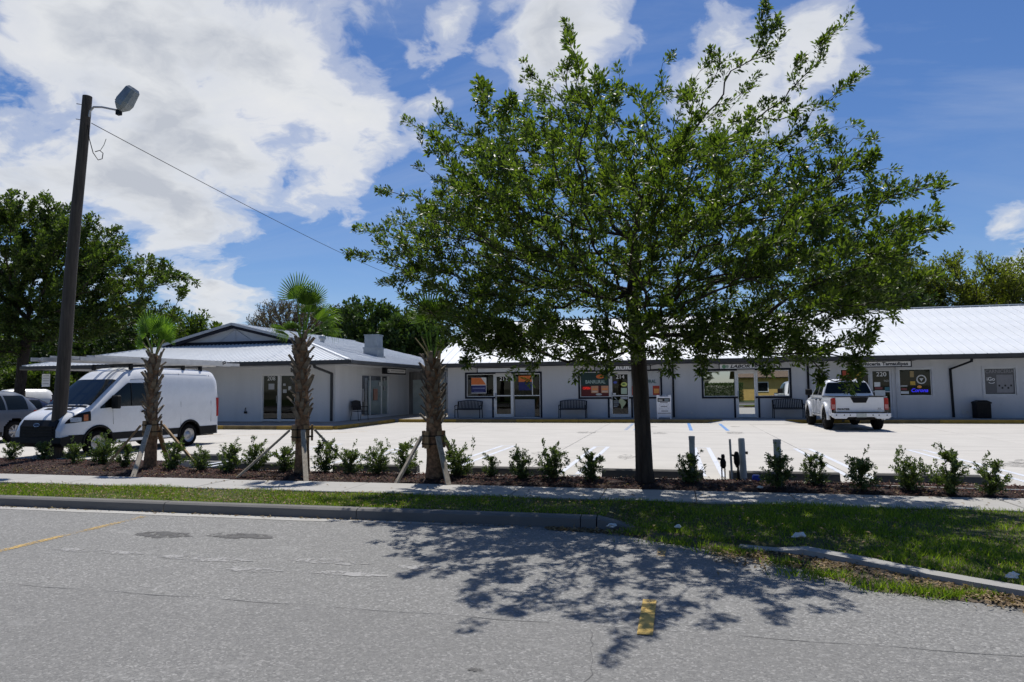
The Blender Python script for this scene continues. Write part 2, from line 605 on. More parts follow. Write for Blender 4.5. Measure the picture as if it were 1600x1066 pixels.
M_BARKD = simple('dark_bark', (0.06, 0.05, 0.042), 0.92, 0.4, 12, 0.8, 45)
M_POLE = material('weathered_pole', wood_fn((0.085, 0.068, 0.050), (0.022, 0.017, 0.013), 26))
M_LUMBER = material('weathered_lumber', wood_fn((0.42, 0.37, 0.29), (0.20, 0.165, 0.12), 30))
M_LUMBER2 = material('tan_lumber', wood_fn((0.33, 0.22, 0.11), (0.17, 0.105, 0.05), 30))
M_PTRUNK = simple('palm_trunk_fibre', (0.25, 0.145, 0.080), 0.95, 0.45, 16, 1.0, 70)
M_BOOT = simple('palm_leaf_base', (0.20, 0.165, 0.125), 0.85, 0.4, 10, 0.6, 60)
M_GALV = simple('galvanised_steel', (0.42, 0.43, 0.44), 0.5, 0.15, 4, metal=0.6)
M_PVC = simple('grey_pipe', (0.46, 0.46, 0.44), 0.55, 0.15, 5)
M_OAK = leaf_mat('oak_leaf', (0.026, 0.050, 0.010), (0.135, 0.175, 0.034), 0.44, 0.42, 0.4)
M_FARG = leaf_mat('seagrape_leaf', (0.018, 0.042, 0.012), (0.085, 0.13, 0.035), 0.25, 0.5)
M_FARO = leaf_mat('olive_leaf', (0.060, 0.075, 0.012), (0.20, 0.215, 0.038), 0.44, 0.6)
M_FARB = leaf_mat('brown_leaf', (0.07, 0.055, 0.04), (0.17, 0.14, 0.09), 0.20, 0.7)
M_LEFT = leaf_mat('left_tree_leaf', (0.020, 0.042, 0.010), (0.115, 0.155, 0.034), 0.36, 0.5, 0.35)
M_SHRUB = leaf_mat('shrub_leaf', (0.028, 0.050, 0.016), (0.155, 0.195, 0.070), 0.34, 0.34, 0.5)
M_PALM = leaf_mat('palm_leaf', (0.035, 0.085, 0.015), (0.16, 0.25, 0.045), 0.42, 0.4)
M_PALMD = leaf_mat('dark_palm_leaf', (0.030, 0.070, 0.013), (0.14, 0.21, 0.042), 0.38, 0.4)
M_GRASS = leaf_mat('grass_blade', (0.055, 0.105, 0.010), (0.25, 0.31, 0.040), 0.42, 0.6, 0.25)
M_DEAD = leaf_mat('dead_leaf', (0.10, 0.065, 0.035), (0.34, 0.25, 0.15), 0.15, 0.8, 0.2)
M_MULCH = leaf_mat('mulch_chip', (0.020, 0.009, 0.007), (0.12, 0.055, 0.042), 0.0, 0.9, 0.2)

# ------------------------------------------------------------------ the ground
def struct(o, label=None):
    o['kind'] = 'structure'
    if label:
        o['label'] = label
    return o


RIBBON = [(0.62, 7.78), (0.95, 7.70), (1.25, 7.57), (1.72, 7.27), (2.14, 6.90), (2.72, 6.44), (3.5, 5.85), (4.6, 5.15), (6.0, 4.45), (8.0, 3.85), (11.0, 3.6), (40.0, 3.6)]


def ribbon_y(x):
    xs = np.array([p[0] for p in RIBBON])
    ys = np.array([p[1] for p in RIBBON])
    return np.interp(x, xs, ys)


def verge_front(x):
    """front edge of the grass: along the kerb on the left, down to the ribbon kerb on the right"""
    x = np.asarray(x, float)
    t = np.clip((x + 0.9) / 1.5, 0, 1)
    return np.where(x < -0.9, 8.80, np.where(x < 0.6, 8.80 * (1 - t) + 7.82 * t, ribbon_y(x) + 0.07))


def verge_z(x, y):
    """height of the grass ground"""
    x = np.asarray(x, float)
    y = np.asarray(y, float)
    f = verge_front(x)
    t = np.clip((y - f) / np.maximum(10.0 - f, 0.1), 0, 1)
    edge = np.where(x < -0.9, -0.025, np.where(x < 0.6, -0.10, -0.06))
    return edge * (1 - t) + (-0.02) * t + 0.012 * np.sin(x * 3.1) * np.sin(y * 4.3)


def build_ground():
    # far land
    b = MB()
    b.quad((-1500, -1500, -0.32), (1500, -1500, -0.32), (1500, 1500, -0.32), (-1500, 1500, -0.32))
    struct(b.build('ground', M_LAND))
    b = MB()
    b.quad((-140, -6.5, -0.146), (140, -6.5, -0.146), (140, 5.15, -0.146), (-140, 5.15, -0.146))
    struct(b.build('road', M_ASPH2))
    b = MB()
    b.quad((-140, 5.13, -0.152), (140, 5.13, -0.152), (140, 8.72, -0.152), (-140, 8.72, -0.152))
    struct(b.build('parking_strip', M_ASPH))
    # pale gutter pan at the foot of the kerb
    b = MB()
    xs = np.linspace(-60, -2.0, 80)
    top = [(x, 8.62, -0.148) for x in xs]
    bot = [(x, 8.62 - 0.21 * min(1, (-2.0 - x) / 3.2 + 0.05) - 0.015 * math.sin(x * 5), -0.148) for x in xs]
    b.add(top + bot, [(i, i + 1, 80 + i + 1, 80 + i) for i in range(79)])
    struct(b.build('gutter_pan', material('gutter_pan_concrete', concrete_fn((0.46, 0.45, 0.42), 0.3, 3))))
    # tarred crack and the edge of the new lane
    b = MB()
    for k in range(2):
        pts = []
        if k == 0:
            xs = np.arange(-14, 3, 0.12)
            pts = [(x, 5.145 + 0.012 * math.sin(x * 6) + random.uniform(-.008, .008)) for x in xs]
        else:
            ys = np.arange(2.4, 5.1, 0.07)
            x0 = -0.62
            for y in ys:
                x0 += random.uniform(-.03, .028)
                pts.append((x0, y))
        n = len(pts)
        w = [random.uniform(.0008, .005) for _ in pts]
        if k == 0:
            vv = [(x, y - w[i], -0.1435) for i, (x, y) in enumerate(pts)] + [(x, y + w[i], -0.1435) for i, (x, y) in enumerate(pts)]
        else:
            vv = [(x - w[i] * .6, y, -0.1435) for i, (x, y) in enumerate(pts)] + [(x + w[i] * .6, y, -0.1435) for i, (x, y) in enumerate(pts)]
        b.add(vv, [(i, i + 1, n + i + 1, n + i) for i in range(n - 1)])
    struct(b.build('road_crack', simple('crack_tar', (0.12, 0.12, 0.12), 0.9)))
    # street markings
    b = MB()
    b.quad((-7.42, 6.15, -0.147), (-7.30, 6.15, -0.147), (-7.27, 8.30, -0.147), (-7.39, 8.30, -0.147))
    struct(b.build('street_marking', M_YELW))
    b = MB()
    b.quad((-0.310, 5.02, -0.139), (-0.200, 5.02, -0.139), (-0.195, 5.84, -0.139), (-0.305, 5.84, -0.139))
    struct(b.build('street_marking', M_YEL))
    b = MB()
    b.quad((-0.24, 7.35, -0.147), (-0.15, 7.35, -0.147), (-0.14, 7.75, -0.147), (-0.23, 7.75, -0.147))
    struct(b.build('street_marking', M_YELW))
    # oil marks left by parked cars
    for x, y, rx, ry in ((-6.15, 7.30, .42, .20), (-5.15, 7.42, .50, .17), (-1.9, 3.0, .12, .05), (-3.25, 2.75, .15, .05), (-1.25, 4.2, .06, .03)):
        b = MB()
        n = 28
        b.add([(x + rx * math.cos(t) * random.uniform(.7, 1.1), y + ry * math.sin(t) * random.uniform(.65, 1.1), -0.1475 if y > 5.15 else -0.1415) for t in [2 * PI * k / n for k in range(n)]], [tuple(range(n))])
        struct(b.build('oil_stain', paint_on_ground('oil_stain_film', (0.085, 0.083, 0.08), 0.515, 9)))
    # pale scuffs on the strip
    for x, y, rx, ry in ((-4.9, 6.35, .62, .13), (-4.1, 6.05, .4, .09), (-3.5, 6.5, .5, .12), (-3.1, 6.1, .42, .08), (-6.3, 6.4, .7, .1), (-2.5, 6.45, .3, .1)):
        b = MB()
        n = 26
        b.add([(x + rx * math.cos(t) * random.uniform(.6, 1.1), y + ry * math.sin(t) * random.uniform(.6, 1.1), -0.1478) for t in [2 * PI * k / n for k in range(n)]], [tuple(range(n))])
        struct(b.build('pale_scuff', paint_on_ground('scuff_film', (0.335, 0.33, 0.32), 0.50, 16)))

    # street kerb, one object per cast length
    k = struct(empty('kerb', (-30, 8.7, -0.15)))
    prof = [(8.62, -0.30), (8.640, -0.035), (8.675, -0.012), (8.79, -0.008), (8.80, -0.30)]
    x = -62.2
    segs = []
    while x < -1.2:
        segs.append((x, min(x + 3.05, -1.0)))
        x += 3.05
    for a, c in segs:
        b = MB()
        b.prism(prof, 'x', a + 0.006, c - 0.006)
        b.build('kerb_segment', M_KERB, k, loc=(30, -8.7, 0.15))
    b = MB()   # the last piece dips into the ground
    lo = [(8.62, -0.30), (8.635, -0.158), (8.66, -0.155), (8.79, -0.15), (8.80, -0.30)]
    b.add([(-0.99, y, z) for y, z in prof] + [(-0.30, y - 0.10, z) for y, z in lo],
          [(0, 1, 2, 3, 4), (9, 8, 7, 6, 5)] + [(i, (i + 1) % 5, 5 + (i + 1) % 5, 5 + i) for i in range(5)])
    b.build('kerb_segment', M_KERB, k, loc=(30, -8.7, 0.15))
    # low ribbon kerb on the right
    k = struct(empty('ribbon_kerb', (2, 7, -0.15)))
    pts = []
    for (x0, y0), (x1, y1) in zip(RIBBON[:-1], RIBBON[1:]):
        L = math.hypot(x1 - x0, y1 - y0)
        n = max(1, int(L / 0.25))
        pts += [(x0 + (x1 - x0) * i / n, y0 + (y1 - y0) * i / n) for i in range(n)]
    pts = pts[:130]
    acc = 0
    start = 0
    for i in range(1, len(pts)):
        acc += math.hypot(pts[i][0] - pts[i - 1][0], pts[i][1] - pts[i - 1][1])
        if acc > 2.4 or i == len(pts) - 1:
            b = MB()
            seg = pts[start:i + 1]
            rings = []
            for j, (px, py) in enumerate(seg):
                q0 = seg[max(j - 1, 0)]
                q1 = seg[min(j + 1, len(seg) - 1)]
                d = Vector((q1[0] - q0[0], q1[1] - q0[1])).normalized()
                nx, ny = -d.y, d.x
                h = -0.045 + 0.012 * math.sin(px * 2.3) - (0.06 if (start + j) < 2 else 0)
                rings.append([(px - nx * .075, py - ny * .075, -0.3), (px - nx * .07, py - ny * .07, h - .01), (px + nx * .06, py + ny * .06, h), (px + nx * .075, py + ny * .075, -0.3)])
            vv = [p for r in rings for p in r]
            ff = [(a * 4 + m, a * 4 + m + 1, a * 4 + 5 + m, a * 4 + 4 + m) for a in range(len(rings) - 1) for m in range(3)]
            ff += [(0, 1, 2, 3), tuple(len(vv) - 4 + m for m in range(4))]
            b.add(vv, ff)
            b.build('kerb_segment', material('ribbon_concrete', concrete_fn((0.36, 0.355, 0.335), 0.4, 2.5)), k, loc=(-2, -7, 0.15))
            start = i
            acc = 0

    # verge ground
    xs = np.concatenate([np.linspace(-60, -14, 40), np.linspace(-13.7, 12, 150), np.linspace(12.5, 45, 30)])
    nv = 10
    X = np.repeat(xs, nv + 1)
    t = np.tile(np.linspace(0, 1, nv + 1), len(xs))
    F = verge_front(X)
    Y = F * (1 - t) + 10.03 * t
    Z = verge_z(X, Y)
    Z = np.where(t == 0, Z - 0.05, Z)
    idx = np.arange(len(xs) * (nv + 1)).reshape(len(xs), nv + 1)
    faces = np.stack([idx[:-1, :-1].ravel(), idx[1:, :-1].ravel(), idx[1:, 1:].ravel(), idx[:-1, 1:].ravel()], 1)
    struct(link('verge', np_mesh('verge', np.stack([X, Y, Z], 1), faces, M_TURF)))
    # washed-out dirt between ribbon kerb and road
    b = MB()
    outer = [(-0.75, 8.45), (-0.35, 8.12), (0.1, 7.80), (0.55, 7.62), (0.85, 7.45), (1.05, 7.15), (1.28, 6.80), (1.55, 6.50), (2.0, 6.36), (2.5, 6.25), (3.0, 5.95), (3.7, 5.50), (4.6, 4.98)]
    inner = [(-0.75, 8.75), (-0.2, 8.55), (0.3, 8.05), (0.65, 7.80), (0.95, 7.68), (1.2, 7.55), (1.5, 7.38), (1.9, 7.06), (2.3, 6.75), (2.75, 6.38), (3.2, 6.05), (3.8, 5.62), (4.65, 5.05)]
    outer = [(x + random.uniform(-.05, .05), y + random.uniform(-.06, .06)) for x, y in outer]
    n = len(outer)
    b.add([(x, y, -0.156) for x, y in outer] + [((a[0] + c[0]) / 2, (a[1] + c[1]) / 2, -0.118 + random.uniform(-.01, .012)) for a, c in zip(outer, inner)] + [(x, y, -0.105) for x, y in inner],
          [(r * n + i, r * n + i + 1, (r + 1) * n + i + 1, (r + 1) * n + i) for r in range(2) for i in range(n - 1)], True)
    struct(b.build('washed_dirt', simple('dirt', (0.10, 0.080, 0.060), 0.95, 0.35, 5, 0.6, 50)))

    # sidewalk slabs
    sw = struct(empty('sidewalk', (0, 10.5, 0)))
    b = MB()
    b.box(-0.674, 0.674, -0.515, 0.515, -0.12, 0.0, 0.008)
    me = b.mesh('sidewalk_slab', M_WALK)
    for i in range(-30, 31):
        o = link('slab', me, sw, (0.25 + 0.68 + i * 1.36, 0.02, random.uniform(-.004, .004)))
        o.rotation_euler = (random.uniform(-.002, .002), random.uniform(-.002, .002), 0)

    # planting bed
    def bed_back(x):
        return 12.36 + 1.35 * np.clip((-9.8 - x) / 1.6, 0, 1)
    xs = np.linspace(-30, 34, 400)
    nv = 12
    X = np.repeat(xs, nv + 1)
    t = np.tile(np.linspace(0, 1, nv + 1), len(xs))
    Y = 11.02 * (1 - t) + bed_back(X) * t
    Z = -0.03 + 0.075 * np.sin(t * PI) ** 0.7 + 0.014 * np.sin(X * 9.1 + 2 * np.sin(Y * 5)) * np.sin(Y * 8) * (t > 0) * (t < 1)
    idx = np.arange(len(xs) * (nv + 1)).reshape(len(xs), nv + 1)
    faces = np.stack([idx[:-1, :-1].ravel(), idx[1:, :-1].ravel(), idx[1:, 1:].ravel(), idx[:-1, 1:].ravel()], 1)
    struct(link('planting_bed', np_mesh('planting_bed', np.stack([X, Y, Z], 1), faces, M_SOIL, True)))

    # parking lot panels
    lot = struct(empty('parking_lot', (0, 22, 0)))
    b = MB()
    b.box(-2.943, 2.943, -3.15, 3.15, -0.15, 0, 0.006)
    me = b.mesh('lot_panel', M_LOT)
    b = MB()
    b.box(-2.943, 2.943, -3.15, 1.75, -0.15, 0, 0.006)
    me_short = b.mesh('lot_panel_short', M_LOT)
    for i in range(-8, 6):
        for j in range(3):
            cx = -2.9 + 2.95 + i * 5.9
            if j == 0 and cx < -10:
                # the bed bulges here
                o = link('slab', me_short, lot, (cx, 15.51 - 22 + 0.0, 0))
                o.rotation_euler = (0, 0, PI)
                continue
            link('slab', me, lot, (cx, 15.51 + j * 6.315 - 22, random.uniform(-.002, .002)))
    b = MB()
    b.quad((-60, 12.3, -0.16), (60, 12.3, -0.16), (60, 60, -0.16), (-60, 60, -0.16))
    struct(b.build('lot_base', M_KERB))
    # far asphalt on the left, with the neighbours' cars
    b = MB()
    b.quad((-140, 12.3, -0.06), (-50.2, 12.3, -0.06), (-50.2, 70, -0.06), (-140, 70, -0.06))
    struct(b.build('side_street', M_ASPH))

    # lot markings
    def line(x0, y0, x1, y1, w, m, z=0.004):
        d = Vector((x1 - x0, y1 - y0)).normalized()
        nx, ny = -d.y * w / 2, d.x * w / 2
        q = MB()
        q.quad((x0 - nx, y0 - ny, z), (x1 - nx, y1 - ny, z), (x1 + nx, y1 + ny, z), (x0 + nx, y0 + ny, z))
        return struct(q.build('lot_marking', m))
    for cx in (-9.85, -7.2, -4.58, -1.98, 0.62, 3.08, 5.68, 8.28, 10.88):
        for s in (-1, 1):
            line(cx + s * 0.17, 12.75, cx + s * 0.17, 18.62, 0.10, M_WHT)
        line(cx - 0.22, 18.67, cx + 0.22, 18.67, 0.09, M_WHT, 0.0045)
    for x, m in ((-1.86, M_BLUW), (-1.52, M_BLUW), (0.52, M_BLU), (1.80, M_BLU)):
        line(x, 25.9, x, 31.0, 0.13, m)
    for k in range(4):
        line(0.66, 26.4 + k * 1.15, 1.68, 27.1 + k * 1.15, 0.09, M_WHT)
    line(-17.0, 20.6, -11.5, 24.3, 0.1, M_YELW)
    line(-20.0, 17.5, -16.4, 22.5, 0.1, M_YELW)
    # faint tyre tracks are in the panel material; joints are gaps between panels

    # oil spots and tyre marks in the stalls
    rs = random.Random(4)
    for k in range(16):
        x, y = rs.choice((-8.5, -5.9, -3.3, -.7, 1.9, 4.4, 7.0, 9.6)) + rs.uniform(-.5, .5), rs.choice((14.6, 15.6, 16.6, 24.5, 27.5, 28.5)) + rs.uniform(-.5, .5)
        rx, ry = rs.uniform(.18, .5), rs.uniform(.2, .7)
        q = MB()
        q.add([(x + rx * math.cos(t) * rs.uniform(.6, 1.1), y + ry * math.sin(t) * rs.uniform(.6, 1.1), .003) for t in [2 * PI * j / 26 for j in range(26)]], [tuple(range(26))])
        struct(q.build('oil_stain', paint_on_ground('lot_stain_film', (0.36, 0.345, 0.315), 0.49, 12)))

    # raised walks in front of the shops
    def walk(name, boxes):
        o = MB()
        for bx in boxes:
            o.box(*bx)
        return struct(o.build(name, M_PORCH))
    w1 = walk('shop_walkway', [(-13.2, 26, 31.45, 33.25, -0.1, 0.15)])
    w2 = walk('corner_walkway', [(-31.0, -13.52, 25.37, 28.85, -0.1, 0.15), (-15.3, -13.52, 28.85, 31.45, -0.1, 0.149), (-15.3, -11.35, 31.46, 37.6, -0.1, 0.148)])
    def kerbs(par, items):
        for (x0, x1, y0, y1, m) in items:
            q = MB()
            q.box(x0, x1, y0, y1, -0.1, 0.153, 0.012)
            q.build('kerb_segment', m, par)
    m2 = simple('bare_yellow_kerb', (0.17, 0.125, 0.05), 0.8, 0.3, 3, 0.2, 40, wear=0.9)
    it = []
    x = -13.2
    i = 0
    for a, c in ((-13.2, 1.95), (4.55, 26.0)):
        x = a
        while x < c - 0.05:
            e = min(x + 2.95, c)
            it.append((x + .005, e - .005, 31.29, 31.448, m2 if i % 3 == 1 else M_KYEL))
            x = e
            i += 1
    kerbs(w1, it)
    q = MB()   # kerb ramp at the door of the middle shop
    q.add([(1.3, 31.27, 0.003), (1.97, 31.46, 0.148), (4.53, 31.46, 0.148), (5.2, 31.27, 0.003), (4.33, 30.2, 0.003), (2.17, 30.2, 0.003)],
          [(0, 5, 1), (5, 4, 2, 1), (4, 3, 2)])
    q.build('ramp', M_LOT, w1)
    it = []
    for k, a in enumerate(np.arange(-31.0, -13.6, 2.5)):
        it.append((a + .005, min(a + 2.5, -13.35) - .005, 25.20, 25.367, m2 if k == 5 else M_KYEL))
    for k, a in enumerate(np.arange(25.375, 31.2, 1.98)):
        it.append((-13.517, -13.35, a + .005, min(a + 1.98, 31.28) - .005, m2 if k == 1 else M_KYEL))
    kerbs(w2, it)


build_ground()


# ------------------------------------------------------------------ grass, mulch and litter (uncountable)
def leaf_cards(pos, dirs, nrm, length, width, fold=0.18):
    """two-quad folded leaves; all arrays of n"""
    n = len(pos)
    dirs = dirs / np.linalg.norm(dirs, axis=1, keepdims=True)
    side = np.cross(dirs, nrm)
    side /= np.maximum(np.linalg.norm(side, axis=1, keepdims=True), 1e-6)
    nn = np.cross(side, dirs)
    L = length[:, None]
    W = width[:, None]
    base = pos
    tip = pos + dirs * L + nn * (-0.12) * L
    mid = pos + dirs * L * 0.52
    lft = mid + side * W * 0.5 + nn * W * fold
    rgt = mid - side * W * 0.5 + nn * W * fold
    V = np.stack([base, rgt, tip, lft, mid], 1).reshape(-1, 3)
    o = (np.arange(n) * 5)[:, None]
    F = np.concatenate([o + np.array([[0, 1, 2, 4]]), o + np.array([[0, 4, 2, 3]])], 0)
    return V, F


def rand_unit(n, rng=RNG):
    v = rng.normal(size=(n, 3))
    return v / np.linalg.norm(v, axis=1, keepdims=True)


def build_grass():
    rng = np.random.default_rng(3)
    n = 210000
    # denser where it is near; only the verge that can be seen
    X = rng.uniform(-17, 11, n)
    t = rng.uniform(0, 1, n)
    F = verge_front(X)
    keepw = (10.0 - F) / 4.0
    ok = rng.uniform(0, 1, n) < np.clip(keepw * 1.3, 0.3, 1)
    X, t, F = X[ok], t[ok], F[ok]
    Y = F + 0.01 + (10.06 - F) * t
    # bald and leggy patches
    p = np.sin(X * 1.7 + 1.3 * np.sin(Y * 2.1)) * np.sin(Y * 2.9 + X * 0.6) + rng.normal(0, 0.45, len(X))
    ok = p > -0.75
    X, Y, p = X[ok], Y[ok], p[ok]
    n = len(X)
    Z = verge_z(X, Y) - 0.005
    h = rng.uniform(0.022, 0.060, n) * (0.9 + 0.35 * np.clip(p, -1, 1.2)) * np.where(X > 1.0, 1.25, 1.0)
    lean = rng.normal(0, 0.55, (n, 2))
    tip = np.stack([X + lean[:, 0] * h, Y + lean[:, 1] * h, Z + h], 1)
    a = rng.uniform(0, 2 * PI, n)
    w = rng.uniform(0.0035, 0.0075, n)
    dx = np.stack([np.cos(a) * w, np.sin(a) * w, np.zeros(n)], 1)
    base = np.stack([X, Y, Z], 1)
    V = np.stack([base - dx, base + dx, tip], 1).reshape(-1, 3)
    Fc = np.arange(n * 3).reshape(n, 3)
    o = link('grass', np_mesh('grass', V, Fc, M_GRASS))
    tag(o, 'short patchy green grass between the sidewalk and the street kerb', 'grass', kind='stuff')
    # tufts breaking out of the dirt by the ribbon kerb
    P = []
    for cx, cy, r, k in ((1.25, 6.85, .22, 380), (1.75, 6.55, .20, 360), (2.05, 6.42, .16, 300), (0.55, 7.62, .22, 420), (0.1, 8.0, .28, 520), (-0.4, 8.4, .2, 350), (2.35, 6.45, .12, 160), (1.0, 7.25, .12, 160)):
        q = rng.normal(0, 1, (k, 2)) * r * 0.55
        P.append(np.stack([cx + q[:, 0] * 1.5, cy + q[:, 1] * 0.7, np.full(k, -0.135)], 1))
    P = np.concatenate(P)
    n = len(P)
    h = rng.uniform(0.03, 0.09, n)
    lean = rng.normal(0, 0.6, (n, 2))
    a = rng.uniform(0, 2 * PI, n)
    w = rng.uniform(0.004, 0.008, n)
    dx = np.stack([np.cos(a) * w, np.sin(a) * w, np.zeros(n)], 1)
    tip = P + np.stack([lean[:, 0] * h, lean[:, 1] * h, h], 1)
    V = np.stack([P - dx, P + dx, tip], 1).reshape(-1, 3)
    o = link('weeds', np_mesh('weeds', V, np.arange(n * 3).reshape(n, 3), M_GRASS))
    tag(o, 'straggly grass tufts growing in the dirt outside the ribbon kerb', 'weeds', kind='stuff')

    # mulch chips on the bed
    n = 30000
    X = rng.uniform(-16, 9.5, n)
    Y = 11.06 + rng.uniform(0, 1, n) * (1.28 + 1.3 * np.clip((-9.8 - X) / 1.6, 0, 1))
    tt = (Y - 11.02) / (1.34 + 1.35 * np.clip((-9.8 - X) / 1.6, 0, 1))
    Z = -0.03 + 0.075 * np.sin(np.clip(tt, 0, 1) * PI) ** 0.7 + rng.uniform(0.0, 0.022, n)
    d = rand_unit(n, rng) * np.array([1, 1, 0.35])
    nr = rand_unit(n, rng) * 0.6 + np.array([0, 0, 1])
    V, Fc = leaf_cards(np.stack([X, Y, Z], 1), d, nr, rng.uniform(0.025, 0.075, n), rng.uniform(0.01, 0.026, n), 0.1)
    o = link('mulch', np_mesh('mulch', V, Fc, M_MULCH))
    tag(o, 'reddish brown bark mulch covering the planting bed', 'mulch', kind='stuff')

    # dead leaves: bed, verge, and a drift along the ribbon kerb
    P = []
    k = 1500
    X = rng.uniform(-16, 9, k)
    P.append(np.stack([X, rng.uniform(11.05, 12.3, k), np.full(k, 0.045)], 1))
    k = 4200
    X = rng.uniform(-14, 8, k)
    F = verge_front(X)
    Y = F + (10 - F) * rng.uniform(0, 1, k)
    P.append(np.stack([X, Y, verge_z(X, Y) + 0.03], 1))
    k = 5200
    t = rng.uniform(0, 1, k) ** 0.8
    X = 0.3 + 4.0 * t
    Y = ribbon_y(X) - np.abs(rng.normal(0, 0.22, k)) * (1.4 - t) - 0.05
    P.append(np.stack([X, Y, np.full(k, -0.125) + rng.uniform(-.01, .02, k)], 1))
    k = 1800
    X = rng.uniform(-1.6, 0.9, k)
    P.append(np.stack([X, 8.58 - 0.42 * (X + 1.6) / 2.1 * rng.uniform(0, 1, k) - rng.uniform(0, .12, k), np.full(k, -0.14)], 1))
    k = 260
    P.append(np.stack([rng.uniform(-12, -1.5, k), 8.60 - np.abs(rng.normal(0, 0.03, k)), np.full(k, -0.142)], 1))
    k = 120
    P.append(np.stack([rng.uniform(-8, 6, k), rng.uniform(10.05, 11, k), np.full(k, 0.006)], 1))
    P = np.concatenate(P)
    n = len(P)
    d = rand_unit(n, rng) * np.array([1, 1, 0.25])
    nr = rand_unit(n, rng) * 0.5 + np.array([0, 0, 1])
    V, Fc = leaf_cards(P, d, nr, rng.uniform(0.03, 0.065, n), rng.uniform(0.014, 0.03, n), 0.25)
    o = link('leaf_litter', np_mesh('leaf_litter', V, Fc, M_DEAD))
    tag(o, 'dry tan fallen leaves scattered over bed, grass and gutter', 'leaf litter', kind='stuff')


build_grass()

# ------------------------------------------------------------------ buildings
class Wall:
    """a wall face with openings. P(u, z, d): u along, z up, d into the wall"""
    def __init__(s, P, u0, u1, z0, z1, openings, depth=0.16, thick=0.22):
        us = sorted({u0, u1, *[o[0] for o in openings], *[o[1] for o in openings]})
        zs = sorted({z0, z1, *[o[2] for o in openings], *[o[3] for o in openings]})
        m = MB()
        for a, b in zip(us[:-1], us[1:]):
            run = None
            for c, d in zip(zs[:-1], zs[1:]):
                hole = any(o[0] - 1e-6 <= a and b <= o[1] + 1e-6 and o[2] - 1e-6 <= c and d <= o[3] + 1e-6 for o in openings)
                if not hole:
                    run = (run[0], d) if run else (c, d)
                if (hole or d == zs[-1]) and run:
                    m.quad(P(a, run[0], 0), P(b, run[0], 0), P(b, run[1], 0), P(a, run[1], 0))
                    m.quad(P(a, run[0], thick), P(b, run[0], thick), P(b, run[1], thick), P(a, run[1], thick))
                    run = None
        for (a, b, c, d) in openings:
            m.quad(P(a, c, 0), P(a, d, 0), P(a, d, thick), P(a, c, thick))
            m.quad(P(b, c, 0), P(b, d, 0), P(b, d, thick), P(b, c, thick))
            m.quad(P(a, d, 0), P(b, d, 0), P(b, d, thick), P(a, d, thick))
            m.quad(P(a, c, 0), P(b, c, 0), P(b, c, thick), P(a, c, thick))
        m.quad(P(u0, z0, 0), P(u0, z1, 0), P(u0, z1, thick), P(u0, z0, thick))
        m.quad(P(u1, z0, 0), P(u1, z1, 0), P(u1, z1, thick), P(u1, z0, thick))
        m.quad(P(u0, z1, 0), P(u1, z1, 0), P(u1, z1, thick), P(u0, z1, thick))
        s.m = m


def ring(m, P, a, b, c, d, w, d0, d1, sides='lrtb'):
    """frame of bars w wide inside the rectangle a..b, c..d from depth d0 to d1"""
    def bx(u0, u1, z0, z1):
        v = [P(u, z, q) for q in (d0, d1) for z in (z0, z1) for u in (u0, u1)]
        m.add(v, [(0, 1, 3, 2), (4, 6, 7, 5), (0, 4, 5, 1), (2, 3, 7, 6), (0, 2, 6, 4), (1, 5, 7, 3)])
    zt = d - w if 't' in sides else d
    zb = c + w if 'b' in sides else c
    if 'l' in sides:
        bx(a, a + w, zb, zt)
    if 'r' in sides:
        bx(b - w, b, zb, zt)
    if 't' in sides:
        bx(a, b, d - w, d)
    if 'b' in sides:
        bx(a, b, c, c + w)


def open_box(m, x0, x1, y0, y1, z0, z1, extra=''):
    """room lining without its front (and, with 'r', its right) side"""
    v = [(x0, y0, z0), (x1, y0, z0), (x1, y1, z0), (x0, y1, z0), (x0, y0, z1), (x1, y0, z1), (x1, y1, z1), (x0, y1, z1)]
    f = [(0, 1, 2, 3), (4, 5, 6, 7), (2, 3, 7, 6), (3, 0, 4, 7)]
    if 'r' not in extra:
        f.append((1, 2, 6, 5))
    m.add(v, f)


def flat(P, a, b, c, d, q):
    m = MB()
    m.quad(P(a, c, q), P(b, c, q), P(b, d, q), P(a, d, q))
    return m


